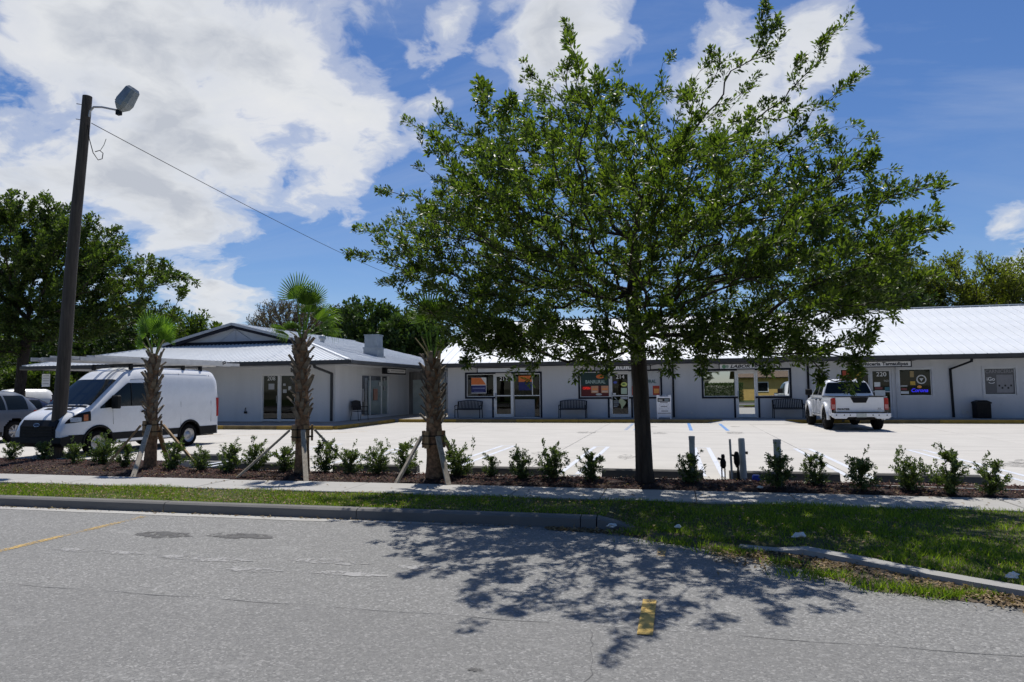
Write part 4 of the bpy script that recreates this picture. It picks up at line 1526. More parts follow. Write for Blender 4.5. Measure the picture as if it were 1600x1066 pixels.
    m.bar((cx, gY - .03, gz + .17), (cx, gY - .03, rz - .3), .05, .03)
    m.bar((cx - .95, gY - .03, gz + .17), (cx, gY - .03, rz - .27), .04, .03)
    m.bar((cx + .95, gY - .03, gz + .17), (cx, gY - .03, rz - .27), .04, .03)
    m.build('gable_vent', simple('gable_vent_paint', (0.36, 0.38, 0.42), 0.7, 0.06, 2), roof)
    m = MB()
    m.box(eL + g + .2, eR - g - .2, gY - .06, gY - .001, gz - .02, gz + .16)
    for s in (-1, 1):
        m.bar((cx, gY - .25, rz - .13), (cx + s * (hw - g), gY - .25, gz - .08), .08, .20)
    m.build('gable_trim', M_NAVY, roof)
    m = MB()
    for s in (-1, 1):
        m.bar((cx, gY - .38, rz - .01), (cx + s * (hw - g + .02), gY - .38, gz + .02), .05, .13)
    m.build('rake_board', simple('grey_rake', (0.30, 0.32, 0.35), 0.5, 0.06, 3), roof)
    ribs = (0.0, .25, .5, .75)
    W = 0.92
    u = Vector((0, 1, tn))
    a = Vector((1, 0, 0))
    bo = Vector((eL, eY, eZ))
    tot = eR - eL
    full = panel_mesh(Vector(), a, u, 0, W, g, g, ribs, M_ROOF, .045, .034).mesh('roof_panel', M_ROOF)
    i = 0
    while i * W < tot - .05:
        s0, s1 = i * W, min((i + 1) * W, tot)
        r = lambda s: max(0, min(g, s, tot - s))
        if r(s0) >= g and r(s1) >= g:
            link('roof_panel', full, roof, bo + a * s0)
        else:
            panel_mesh(bo, a, u, s0, s1, r(s0), r(s1), ribs, M_ROOF, .045, .034).build('roof_panel', M_ROOF, roof)
        i += 1
    # right and left slopes: sheets run from the side eaves to the ridge
    for sgn, ex in ((-1, eR), (1, eL)):
        u2 = Vector((sgn, 0, tn))
        a2 = Vector((0, 1, 0))
        bo2 = Vector((ex, eY, eZ))
        tot2 = bY - eY
        full = panel_mesh(Vector(), a2, u2, 0, W, hw, hw, ribs, M_ROOF, .045, .034).mesh('roof_panel', M_ROOF)
        i = 0
        while i * W < tot2 - .05:
            s0, s1 = i * W, min((i + 1) * W, tot2)
            r = lambda s: hw if s >= g - .36 else min(s, hw)
            if r(s0) >= hw and s1 - s0 > W - .01:
                link('roof_panel', full, roof, bo2 + a2 * s0)
            elif r(s0) < hw and r(s1) < hw:
                panel_mesh(bo2, a2, u2, s0, s1, r(s0), r(s1), ribs, M_ROOF, .045, .034).build('roof_panel', M_ROOF, roof)
            else:
                r0 = min(s0, g)
                panel_mesh(bo2, a2, u2, s0, min(g - .36, s1), r0, min(g - .36, s1), ribs, M_ROOF, .045, .034).build('roof_panel', M_ROOF, roof)
                if s1 > g - .35:
                    panel_mesh(bo2, a2, u2, g - .355, s1, hw, hw, (0.1, .5), M_ROOF, .045, .034).build('roof_panel', M_ROOF, roof)
            i += 1
    m = MB()
    m.bar((cx, gY - .38, rz + .02), (cx, bY, rz + .02), .26, .04)
    m.bar((eR, eY, eZ + .03), (eR - g, gY, gz + .03), .17, .035)
    m.bar((eL, eY, eZ + .03), (eL + g, gY, gz + .03), .17, .035)
    m.build('ridge_cap', M_ROOF, roof)
    # roof fittings
    zr = lambda x: eZ + (eR - x) * tn
    for x, y, r, h in ((-18.6, 33.6, .17, .42), (-16.4, 34.5, .11, .2), (-12.0, 0, 0, 0)):
        if not h:
            continue
        m = MB()
        m.cyl(x, y, zr(x) - .05, zr(x) + h * .6, r * .7, n=14)
        m.tube([(x, y, zr(x) + h * .45), (x, y, zr(x) + h * .75), (x, y, zr(x) + h)], [r * 1.15, r * 1.2, r * .5], 14)
        m.build('roof_vent', M_GALV, roof)
    x, y = -15.4, 33.2
    m = MB()
    m.box(x - .40, x + .40, y - .38, y + .38, zr(x) - .18, zr(x) + .42)
    m.box(x - .36, x + .36, y - .34, y + .34, zr(x) + .42, zr(x) + 1.10)
    m.box(x - .43, x + .43, y - .41, y + .41, zr(x) + .38, zr(x) + .45)
    m.box(x - .39, x + .39, y - .37, y + .37, zr(x) + 1.07, zr(x) + 1.12)
    m.box(x - .47, x + .47, y - .45, y + .45, zr(x) - .16, zr(x) - .02)
    m.build('exhaust_stack', simple('stack_sheet_metal', (0.26, 0.29, 0.32), 0.45, 0.1, 3, metal=0.3), roof)
    # sign over the side storefront
    sg = empty('side_sign', (-14.4, 33.7, 2.42), label='small pale hanging sign above the side storefront of the corner building', cat='sign')
    off = tuple(-k for k in sg.location)
    m = MB()
    m.box(-14.52, -14.32, 32.3, 35.0, 2.40, 2.73)
    m.build('sign_case', M_TRIM, sg, loc=off)
    m = MB()
    m.quad((-14.315, 32.55, 2.47), (-14.315, 34.92, 2.47), (-14.315, 34.92, 2.66), (-14.315, 32.55, 2.66))
    m.build('sign_face', simple('sign_face', (0.62, 0.61, 0.59)), sg, loc=off)
    m = MB()
    m.add([(-14.311, 32.62, 2.50), (-14.311, 32.76, 2.50), (-14.311, 32.69, 2.63)], [(0, 1, 2)])
    for k in range(12):
        y = 32.95 + k * .15
        m.quad((-14.311, y, 2.555), (-14.311, y + .1, 2.555), (-14.311, y + .1, 2.59), (-14.311, y, 2.59))
    m.build('print_mark', M_BTXT, sg, loc=off)
    # outdoor light, tap
    for x, z in ((-19.9, .55),):
        m = MB()
        m.tube([(x, 28.78, z + .25), (x, 28.72, z + .2), (x, 28.72, z)], .02, 6)
        m.box(x - .05, x + .05, 28.70, 28.79, z - .02, z + .08)
        F.part(m, 'wall_tap', M_BLACK)
    m = MB()
    m.box(-17.5, -17.38, 28.70, 28.79, 2.46, 2.56)
    F.part(m, 'wall_lamp', M_BLACK)


def build_gap():
    """fence closing the gap between the two buildings"""
    f = empty('gap_fence', (-13.3, 37.6, 0.15), label='grey plank fence with pale panel closing the gap between buildings', cat='fence')
    off = tuple(-k for k in f.location)
    pl = simple('grey_plank', (0.21, 0.205, 0.20), 0.85, 0.25, 4, 0.3, 40, streak=True)
    x = -15.2
    while x < -11.4:
        m = MB()
        m.box(x + .006, x + .15, 37.58 + random.uniform(0, .012), 37.61, 0.15, 2.62 + random.uniform(-.02, .02))
        m.build('plank', pl, f, loc=off)
        x += .156
    m = MB()
    m.box(-14.9, -12.9, 37.48, 37.53, 0.17, 2.15)
    m.build('panel', simple('pale_green_panel', (0.40, 0.46, 0.44), 0.6, 0.12, 2), f, loc=off)
    m = MB()
    m.box(-12.86, -12.70, 37.46, 37.57, 0.15, 2.3)
    m.box(-12.68, -12.2, 37.36, 37.56, 1.0, 1.5)
    m.build('utility_box', M_PVC, f, loc=off)


build_row()
build_signs()
build_corner()
build_gap()

# ------------------------------------------------------------------ trees and plants
def grow(trunk, tips, step=0.28, sag=0.12, bend=0.35, pathw=0.55, seed=1, upfirst=0.35):
    """connects tips to a trunk polyline by short paths; returns nodes, parents, tip ids"""
    rng = np.random.default_rng(seed)
    pos = [np.array(p, float) for p in trunk]
    par = [-1] + list(range(len(trunk) - 1))
    plen = [0.0]
    for i in range(1, len(pos)):
        plen.append(plen[-1] + np.linalg.norm(pos[i] - pos[i - 1]))
    plen[:] = [p * 0.35 for p in plen]
    ntr = len(trunk)
    first = ntr // 2          # branches leave the upper part only
    cap = 60000
    A = np.zeros((cap, 3))
    PL = np.zeros(cap)
    ok = np.zeros(cap, bool)
    n = len(pos)
    A[:n] = pos
    PL[:n] = plen
    ok[first:n] = True
    par = par + [0] * (cap - n)
    top = A[n - 1].copy()
    order = np.argsort(np.linalg.norm(tips - top, axis=1) + rng.uniform(0, 0.5, len(tips)))
    ends = []
    for k in order:
        t = tips[k]
        d = np.linalg.norm(A[:n] - t, axis=1)
        # prefer starting below and inside
        dz = A[:n, 2] - t[2]
        cost = d + pathw * PL[:n] + np.maximum(dz, 0) * 0.6
        cost[~ok[:n]] = 1e9
        j = int(np.argmin(cost))
        a = A[j]
        v = t - a
        L = np.linalg.norm(v)
        m = max(1, int(round(L / step)))
        # curved path: leaves along the parent direction, sags or lifts
        pd = a - A[par[j]] if par[j] >= 0 else np.array([0, 0, 1.0])
        pd = pd / max(np.linalg.norm(pd), 1e-6)
        c = a + pd * L * bend + np.array([0, 0, upfirst * L * 0.3])
        prev = j
        for i in range(1, m + 1):
            s = i / m
            q = (1 - s) ** 2 * a + 2 * s * (1 - s) * c + s * s * t
            if i < m:
                q = q + rng.normal(0, 0.03, 3) * min(L, 1)
            A[n] = q
            par[n] = prev
            PL[n] = PL[prev] + np.linalg.norm(q - A[prev])
            ok[n] = True
            prev = n
            n += 1
        ends.append(prev)
    return A[:n].copy(), np.array(par[:n]), np.array(ends), ntr


def branch_mesh(name, A, par, ends, ntr, r_base, r_tip, mat, expo=0.45, sides=(9, 6, 4, 3), flare=1.35):
    n = len(A)
    cnt = np.zeros(n)
    cnt[ends] = 1
    for i in range(n - 1, 0, -1):
        cnt[par[i]] += cnt[i]
    tot = max(cnt[0], 2)
    # thickness from what each piece carries, tied to the trunk radius
    e = math.log(r_base / r_tip) / math.log(tot)
    rad = r_tip * np.maximum(cnt, 1) ** min(e, expo + 0.2)
    rad[:ntr] = np.maximum(rad[:ntr], np.linspace(r_base, r_base * 0.52, ntr))
    rad[0] *= flare
    if ntr > 2:
        rad[1] *= (1 + (flare - 1) * .25)
    kids = [[] for _ in range(n)]
    for i in range(1, n):
        kids[par[i]].append(i)
    V, F3 = [], []
    vc = 0
    # chains: follow the fattest child
    stack = [0]
    while stack:
        s = stack.pop()
        chain = [s] if par[s] < 0 else [par[s], s]
        cur = s
        while kids[cur]:
            ks = sorted(kids[cur], key=lambda k: -cnt[k])
            stack += ks[1:]
            cur = ks[0]
            chain.append(cur)
        P = A[chain]
        rr = rad[chain].copy()
        if par[s] >= 0:
            rr[0] = min(rr[0], rr[1] * 1.25)
        mx = rr.max()
        k = sides[0] if mx > 0.08 else sides[1] if mx > 0.03 else sides[2] if mx > 0.012 else sides[3]
        T = np.zeros_like(P)
        T[1:-1] = P[2:] - P[:-2]
        T[0] = P[1] - P[0]
        T[-1] = P[-1] - P[-2]
        T /= np.maximum(np.linalg.norm(T, axis=1, keepdims=True), 1e-9)
        ref = np.where(np.abs(T[:, 2:3]) > 0.9, np.array([[1.0, 0, 0]]), np.array([[0, 0, 1.0]]))
        if abs(T[:, 2]).mean() > 0.75:
            ref = np.tile([[1.0, 0, 0]], (len(P), 1))
        else:
            ref = np.tile([[0.05, 0.05, 1.0]], (len(P), 1))
        U = np.cross(T, ref)
        U /= np.maximum(np.linalg.norm(U, axis=1, keepdims=True), 1e-9)
        Wv = np.cross(T, U)
        ang = np.arange(k) * 2 * PI / k
        ringv = P[:, None, :] + rr[:, None, None] * (np.cos(ang)[None, :, None] * U[:, None, :] + np.sin(ang)[None, :, None] * Wv[:, None, :])
        V.append(ringv.reshape(-1, 3))
        m = len(P)
        i0 = np.arange(m - 1)[:, None] * k
        j0 = np.arange(k)[None, :]
        j1 = (j0 + 1) % k
        q = np.stack([i0 + j0, i0 + j1, i0 + k + j1, i0 + k + j0], -1).reshape(-1, 4) + vc
        F3.append(q)
        vc += m * k
    return np_mesh(name, np.concatenate(V), np.concatenate(F3), mat, True), rad


def leaves_on(A, par, ends, per, spread, size, rng, back=2, upbias=0.35, aspect=0.40, droop=0.0):
    """tufts of leaves along the last stretch of every twig"""
    P0 = A[ends]
    B = ends.copy()
    for _ in range(back):
        B = np.where(par[B] >= 0, par[B], B)
    P1 = A[B]
    n = len(ends) * per
    e = np.repeat(np.arange(len(ends)), per)
    s = rng.uniform(0, 1, n) ** 0.75
    pos = P1[e] * (1 - s[:, None]) + P0[e] * s[:, None]
    ax = P0[e] - P1[e]
    ax /= np.maximum(np.linalg.norm(ax, axis=1, keepdims=True), 1e-6)
    rd = rand_unit(n, rng)
    rd -= ax * (rd * ax).sum(1, keepdims=True) * 0.8
    d = rd * 0.9 + ax * rng.uniform(0.2, 1.1, (n, 1)) + np.array([0, 0, upbias - droop])
    pos = pos + rd * rng.uniform(0, spread, (n, 1))
    nr = rand_unit(n, rng) * 0.75 + np.array([0, 0, 0.8])
    L = rng.uniform(0.65, 1.15, n) * size
    return leaf_cards(pos, d, nr, L, L * rng.uniform(aspect * .8, aspect * 1.15, n))


def sample_blobs(blobs, total, rng, shell=0.55):
    """points in a union of ellipsoids, more of them near the skin"""
    vol = np.array([b[3] * b[4] * b[5] * (b[6] if len(b) > 6 else 1) for b in blobs])
    out = []
    for b, k in zip(blobs, (vol / vol.sum() * total).astype(int)):
        v = rand_unit(k, rng)
        r = rng.uniform(0, 1, k) ** (1 / 3.0)
        r = r * (1 - shell) + shell * rng.uniform(0.55, 1.0, k)
        out.append(np.array(b[:3]) + v * r[:, None] * np.array(b[3:6]))
    return np.concatenate(out)


def tree(name, label, cat, base, trunk, tips, r_base, r_tip, bark, leafm, per, size, seed, spread=0.03, step=0.28, group=None, back=2, aspect=0.4, pathw=0.55, upbias=0.35, flare=1.35):
    rng = np.random.default_rng(seed)
    root = empty(name, base, label=label, cat=cat, group=group)
    b = np.array(base)
    A, par, ends, ntr = grow(np.array(trunk, float) - b, tips - b, step=step, seed=seed, pathw=pathw)
    me, rad = branch_mesh('trunk', A, par, ends, ntr, r_base, r_tip, bark, flare=flare)
    link('trunk', me, root)
    V, F = leaves_on(A, par, ends, per, spread, size, rng, back, upbias, aspect)
    o = link('crown', np_mesh('crown', V, F, leafm), root)
    return root


def street_tree():
    rng = np.random.default_rng(5)
    base = (-0.53, 11.6, -0.01)
    trunk = [(-0.53, 11.6, -0.02), (-0.54, 11.6, 0.25), (-0.55, 11.6, 0.9), (-0.57, 11.6, 1.6), (-0.60, 11.6, 2.2), (-0.64, 11.58, 2.7), (-0.68, 11.57, 3.1), (-0.66, 11.56, 3.5), (-0.58, 11.55, 3.9)]
    blobs = [
        (-0.6, 11.3, 4.3, 3.1, 3.0, 1.5), (-2.4, 11.2, 4.7, 1.9, 2.3, 1.5), (1.3, 11.3, 4.6, 2.0, 2.2, 1.3),
        (-2.1, 11.4, 5.8, 1.6, 1.5, 0.85), (-0.6, 11.4, 5.9, 1.3, 1.4, 0.85), (1.0, 11.5, 5.7, 1.3, 1.3, 0.75),
        (-3.6, 11.2, 4.0, 1.3, 1.5, 0.9), (2.4, 11.3, 3.6, 1.2, 1.5, 0.85), (-1.5, 10.0, 3.0, 2.2, 1.5, 0.8),
        (0.9, 10.0, 2.9, 1.9, 1.4, 0.75), (1.7, 11.3, 2.9, 1.5, 1.4, 0.75), (-3.0, 11.2, 2.95, 1.2, 1.4, 0.7),
        (-0.9, 8.9, 3.9, 2.0, 1.2, 0.8), (0.9, 13.1, 4.2, 2.2, 1.4, 1.3), (-2.0, 13.1, 4.3, 2.2, 1.4, 1.4),
        (0.6, 8.9, 3.5, 1.4, 1.0, 0.7), (-2.9, 9.6, 3.9, 1.2, 1.2, 0.9), (-0.9, 10.3, 2.35, 2.7, 1.1, 0.45, 3.6), (1.5, 10.6, 2.30, 1.5, 1.1, 0.45, 3.6),
        (-2.7, 10.6, 2.7, 1.3, 1.1, 0.5, 3.0), (-3.6, 11.2, 3.3, 1.3, 1.3, 0.7, 1.5), (2.3, 11.2, 3.0, 1.3, 1.3, 0.7, 1.5),
        (-4.3, 11.2, 4.2, 1.0, 1.2, 0.8, 1.4), (-3.4, 11.3, 5.2, 1.0, 1.2, 0.8, 1.2), (2.2, 11.4, 4.6, 1.0, 1.2, 0.7, 1.2),
    ]
    blobs += [(1.9, 9.2, 3.2, 1.2, 1.2, 0.8, 1.3), (2.5, 9.6, 3.1, 0.9, 1.1, 0.7, 1.3), (-0.9, 8.0, 4.4, 1.9, 1.0, 0.8, 1.1), (0.3, 8.4, 4.1, 1.0, 0.9, 0.7, 1.0), (1.7, 9.0, 3.5, 0.9, 0.9, 0.6, 1.0), (-2.6, 8.8, 4.4, 1.0, 1.0, 0.7, 1.1)]
    tips = sample_blobs(blobs, 4700, rng, .45)
    # open gaps so the crown breaks into clumps
    f = np.sin(tips[:, 0] * 2.1 + 1.0) * np.sin(tips[:, 1] * 1.9 + .4) * np.sin(tips[:, 2] * 2.6 + .9) + rng.normal(0, .22, len(tips))
    f2 = np.sin(tips[:, 0] * 4.6 + .3) * np.sin(tips[:, 1] * 4.1 + 1.1) * np.sin(tips[:, 2] * 5.2 + .2)
    tips = tips[(tips[:, 2] > 1.80) & (f + 0.7 * f2 > -.17)]
    # leading shoots that break the outline: start -> end, clothed with twigs
    shoots = [((-1.5, 11.4, 5.9), (-1.72, 11.5, 8.05), .22), ((-1.3, 11.4, 6.0), (-1.52, 11.4, 7.2), .2), ((-2.0, 11.4, 6.2), (-2.45, 11.4, 7.35), .26), ((-2.5, 11.3, 6.1), (-3.25, 11.3, 6.95), .26), ((-3.0, 11.3, 5.6), (-3.95, 11.2, 6.65), .24),
              ((-3.2, 11.2, 5.2), (-4.55, 11.1, 6.45), .24), ((-0.8, 11.4, 6.3), (-0.85, 11.4, 7.15), .25), ((0.0, 11.5, 6.3), (0.10, 11.5, 7.15), .25), ((0.7, 11.5, 6.2), (0.75, 11.5, 7.20), .25),
              ((1.0, 11.5, 6.0), (1.62, 11.5, 7.85), .23), ((1.5, 11.5, 6.6), (1.82, 11.5, 7.65), .2), ((1.2, 11.5, 5.8), (2.85, 11.5, 7.55), .2), ((1.6, 11.5, 5.6), (3.05, 11.4, 6.55), .23), ((1.8, 11.4, 5.1), (2.95, 11.4, 5.65), .24), ((2.0, 11.4, 4.8), (3.0, 11.4, 5.15), .24),
              ((2.2, 11.4, 4.2), (4.0, 11.3, 4.72), .17), ((2.3, 11.4, 4.3), (3.35, 11.3, 4.85), .24), ((2.4, 11.3, 3.7), (3.7, 11.3, 4.05), .24), ((2.4, 11.3, 3.4), (3.6, 11.2, 3.55), .24), ((2.0, 11.2, 3.1), (3.35, 11.1, 2.75), .25), ((1.6, 11.2, 2.8), (2.9, 11.0, 2.25), .22),
              ((-3.6, 11.2, 4.6), (-5.05, 11.1, 5.15), .22), ((-3.8, 11.1, 4.1), (-5.45, 11.0, 4.45), .2), ((-4.0, 11.1, 3.8), (-5.62, 11.0, 4.02), .18), ((-3.8, 11.1, 3.5), (-5.0, 11.0, 3.45), .22), ((-3.2, 11.1, 3.2), (-4.5, 11.0, 2.85), .23),
              ((-2.9, 11.1, 2.9), (-3.9, 11.0, 2.3), .23), ((-1.9, 10.2, 2.9), (-2.9, 10.1, 2.15), .25), ((-1.6, 10.0, 2.8), (-1.8, 9.9, 2.1), .3), ((-0.9, 10.0, 2.8), (-0.95, 9.8, 2.15), .3), ((0.7, 10.0, 2.7), (0.85, 9.9, 2.15), .28), ((1.3, 10.6, 2.7), (1.75, 10.5, 2.1), .28),
              ((-1.0, 9.0, 4.2), (-1.2, 7.4, 4.9), .3), ((0.3, 9.1, 4.0), (0.2, 7.6, 4.8), .3), ((-2.4, 9.5, 4.2), (-3.1, 8.3, 4.9), .28), ((1.3, 9.4, 3.8), (2.3, 8.4, 4.2), .28), ((-1.9, 9.2, 4.5), (-2.3, 7.8, 5.4), .25),
              ((-1.4, 8.2, 4.7), (-2.05, 7.0, 5.0), .2), ((-.5, 8.0, 4.8), (-1.0, 6.7, 5.2), .2), ((2.2, 9.2, 3.4), (3.0, 8.7, 3.6), .22), ((2.5, 9.6, 3.0), (3.3, 9.3, 2.9), .22), ((2.0, 9.2, 3.2), (2.6, 8.7, 3.2), .2), ((1.9, 8.9, 3.7), (2.95, 8.3, 3.8), .22), ((2.3, 9.4, 3.4), (3.2, 8.9, 3.5), .2)]
    for x, y, z in ((-2.5, 10.2, 1.72), (-2.15, 10.0, 1.68), (-1.45, 10.2, 1.72), (-1.0, 10.1, 1.80), (-.1, 10.0, 1.75), (.35, 10.2, 1.76), (1.2, 10.1, 1.75), (1.95, 10.2, 1.66), (2.3, 10.1, 1.52), (2.45, 10.2, 1.75), (-3.2, 10.3, 1.95)):
        shoots.append(((x + .15, y + .1, z + .75), (x, y, z), .16))
    ex = []
    for a, b, w in shoots:
        a, b = np.array(a), np.array(b)
        L = np.linalg.norm(b - a)
        k = int(7 * L + 4)
        t = np.sort(rng.uniform(0.05, 1, k))
        t[-1] = 1.0
        q = a + (b - a) * t[:, None]
        q += rng.normal(0, w, (k, 3)) * (1.15 - t)[:, None] * np.array([1, 1, .7])
        ex.append(q)
    tips = np.concatenate([tips] + ex)
    tree('street_tree', 'large dark green street tree with slender trunk spreading over the sidewalk', 'tree', base, trunk, tips, 0.135, 0.0030, M_BARK, M_OAK, 43, 0.083, 21, spread=0.085, step=0.2, back=1, aspect=0.43, flare=1.35)


def far_trees():
    rng = np.random.default_rng(8)
    # big tree at the left edge
    base = (-44.0, 38, -0.1)
    tr = [base, (-44, 38, 1.2), (-43.9, 38, 2.6), (-43.8, 38, 3.8), (-43.6, 38, 5.0), (-43.3, 38, 6.2)]
    blobs = [(-46, 38, 12.0, 5.5, 4, 3.0), (-40.5, 38, 11.2, 4.0, 3.5, 2.4), (-36, 38, 9.4, 3.0, 3, 1.6), (-32.4, 38, 8.3, 2.4, 2.2, .9), (-40, 38, 8.0, 4.5, 3.5, 1.6), (-47, 37, 8.2, 4, 3.5, 2),
             (-36.5, 38, 7.4, 2.4, 2.4, .9), (-43.5, 38, 14.0, 3, 3, 1.5), (-50, 38, 13.6, 4, 3.5, 2), (-43, 38, 6.6, 5, 3.5, 1.3), (-38, 38, 6.0, 3.4, 3, .9), (-49, 38, 6.5, 4, 3, 1.8), (-38.5, 38, 12.2, 2.5, 2.5, 1.2), (-33.5, 38, 9.4, 2.0, 2, .7), (-34.5, 39, 6.6, 2.6, 2, 1.0), (-41, 38, 9.8, 4, 3, 1.4), (-45, 36.5, 5.2, 4.5, 2.5, 1.5), (-39, 37, 5.4, 3.0, 2.2, 1.0), (-50, 38, 9.5, 4, 3.5, 2.5)]
    tips = sample_blobs(blobs, 3300, rng, .6)
    f = np.sin(tips[:, 0] * 1.1) * np.sin(tips[:, 1] * 1.0 + .4) * np.sin(tips[:, 2] * 1.3 + .9) + rng.normal(0, .22, len(tips))
    tips = tips[f > -.40]
    tips[:, 2] += .4
    tree('spreading_tree', 'wide spreading dark green tree behind the utility pole', 'tree', base, tr, tips, 0.34, 0.009, M_BARK, M_LEFT, 40, 0.25, 31, spread=0.2, step=0.5, aspect=.5)
    k = 0
    for (x, y, h, w, lm, lab) in ((-46.5, 52, 10.6, 4.8, M_FARG, 'dark tree behind the van roof rack left of the gable'), (-40.5, 51, 9.0, 3.2, M_LEFT, 'light green tree just left of the gable peak'),
                                  (-54.5, 53, 10.2, 5.5, M_FARG, 'dense dark tree beyond the parked white pickup'), (-62, 56, 9.5, 5.5, M_LEFT, 'bright green tree at far left beyond the side street'), (-72, 60, 9, 6, M_FARG, 'farthest dark tree at the left edge beyond the side street'),
                                  (-50.5, 45, 4.2, 3.0, M_LEFT, 'low bright bush beyond the lot under the spreading tree'), (-58.5, 47, 4.0, 3.2, M_LEFT, 'low bush behind the white porch column')):
        k += 1
        bl = [(x, y, h * .62, w, w, h * .36), (x - w * .4, y, h * .45, w * .7, w * .7, h * .30), (x + w * .45, y, h * .48, w * .7, w * .7, h * .28), (x, y, h * .25, w * .9, w * .9, h * .18)]
        tips = sample_blobs(bl, 760, rng, .6)
        tree('background_tree', lab, 'tree', (x, y, -.1), [(x, y, -.1), (x, y, h * .15), (x + .1, y, h * .3), (x, y, h * .45), (x, y, h * .55)], tips, 0.2, 0.012, M_BARKD, lm, 28, 0.32, 40 + k, spread=0.28, step=0.8, group='trees behind the shops', aspect=.5)
    # bare brownish tree behind the corner building
    x, y = -38.5, 62
    bl = [(x, y, 8.2, 4.0, 3.5, 3.2), (x - 2.0, y, 7.0, 3.2, 2.5, 2.6), (x + 3.0, y, 7.6, 3.4, 2.5, 2.8), (x + 6.0, y, 7.6, 2.8, 2.4, 2.8)]
    tips = sample_blobs(bl, 2100, rng, .75)
    tree('bare_tree', 'half bare brown twiggy tree behind the corner building', 'tree', (x, y, -.1), [(x, y, -.1), (x, y, 1), (x, y, 2), (x + .2, y, 3), (x + .3, y, 4)], tips, 0.3, 0.020, simple('pale_twig', (0.17, 0.135, 0.115), .9, .2, 5), M_FARB, 9, 0.24, 60, spread=0.2, step=0.8)
    # broad-leaved green trees behind the gap
    for i, (x, y, h, w, lab) in enumerate(((-26.5, 55, 10.4, 4.6, 'dense dark green tree behind the exhaust stack'), (-21.3, 53, 8.8, 3.4, 'broad leaved green tree behind the gap between buildings'))):
        bl = [(x, y, h * .62, w, w * .8, h * .36), (x - w * .5, y, h * .5, w * .7, w * .6, h * .34), (x + w * .5, y, h * .55, w * .65, w * .6, h * .32), (x, y - 1, h * .3, w, w * .8, h * .22)]
        tips = sample_blobs(bl, 900, rng, .6)
        tree('seagrape_tree', lab, 'tree', (x, y, -.1), [(x, y, -.1), (x, y, h * .15), (x + .1, y, h * .3), (x, y, h * .45)], tips, 0.25, 0.012, M_BARKD, M_FARG, 32, 0.34, 70 + i, spread=0.32, step=0.8, aspect=.62)
    # olive trees behind the right end of the row
    for i, (x, y, h, w, lm, lab) in enumerate(((14.3, 57, 11.9, 4.2, M_FARG, 'dark green tree behind the roof right of the street tree'), (17.0, 60, 12.9, 4.2, M_FARO, 'tall olive green tree behind the shop roof'), (22.5, 60, 12.9, 4.2, M_FARO, 'rounded olive green tree behind the right end of the shop roof'),
                                              (28.5, 62, 13.0, 4.6, M_FARO, 'olive green tree at the right edge behind the roof'), (7.0, 62, 9.4, 4.5, M_FARO, 'lower olive tree mostly hidden behind the street tree'))):
        bl = [(x, y, h * .70, w, w * .8, h * .27), (x - w * .5, y, h * .56, w * .75, w * .7, h * .26), (x + w * .5, y, h * .58, w * .75, w * .7, h * .27), (x, y - 1, h * .46, w * .9, w * .8, h * .14)]
        tips = sample_blobs(bl, 1000, rng, .65)
        f = np.sin(tips[:, 0] * 1.5) * np.sin(tips[:, 1] * 1.2 + .4) * np.sin(tips[:, 2] * 1.6 + .9) + rng.normal(0, .2, len(tips))
        tips = tips[f > -.3]
        tree('olive_tree' if lm is M_FARO else 'background_tree', lab, 'tree', (x, y, -.1), [(x, y, -.1), (x, y, h * .15), (x + .2, y, h * .3), (x + .2, y, h * .4), (x, y, h * .5)], tips, 0.3, 0.014, M_BARKD, lm, 34, 0.27, 80 + i, spread=0.4, step=0.8, group='trees behind the shops', aspect=.45)


def shrub_protos():
    out = []
    for v in range(7):
        rng = np.random.default_rng(200 + v)
        k = 95
        t = rng.uniform(0.0, 1, k)
        ang = rng.uniform(0, 2 * PI, k)
        rad = rng.uniform(0.04, 0.29, k) * (0.66 + 0.5 * np.sin(np.clip(t, 0, 1) * PI * .9)) * (1.1 - .3 * t)
        tips = np.stack([np.cos(ang) * rad, np.sin(ang) * rad, 0.05 + t * (0.55 if v % 2 else 0.48)], 1)
        # a few wild shoots
        m = 4 + v % 3
        a2 = rng.uniform(0, 2 * PI, m)
        r2 = rng.uniform(0.12, 0.32, m)
        z2 = rng.uniform(0.35, 0.72, m)
        tips = np.concatenate([tips, np.stack([np.cos(a2) * r2, np.sin(a2) * r2, z2], 1)])
        A, par, ends, ntr = grow([(0, 0, -0.05), (0.0, 0, .02), (.005, 0, .07), (0, 0.005, .14)], tips, step=0.06, seed=v, pathw=0.4)
        ms, _ = branch_mesh('shrub_stems', A, par, ends, ntr, 0.014, 0.0014, M_BARKD, sides=(5, 5, 4, 3), flare=1.1)
        V, F = leaves_on(A, par, ends, 30, 0.022, 0.046, rng, back=3, upbias=.3, aspect=.5)
        out.append((ms, np_mesh('shrub_foliage', V, F, M_SHRUB)))
    return out


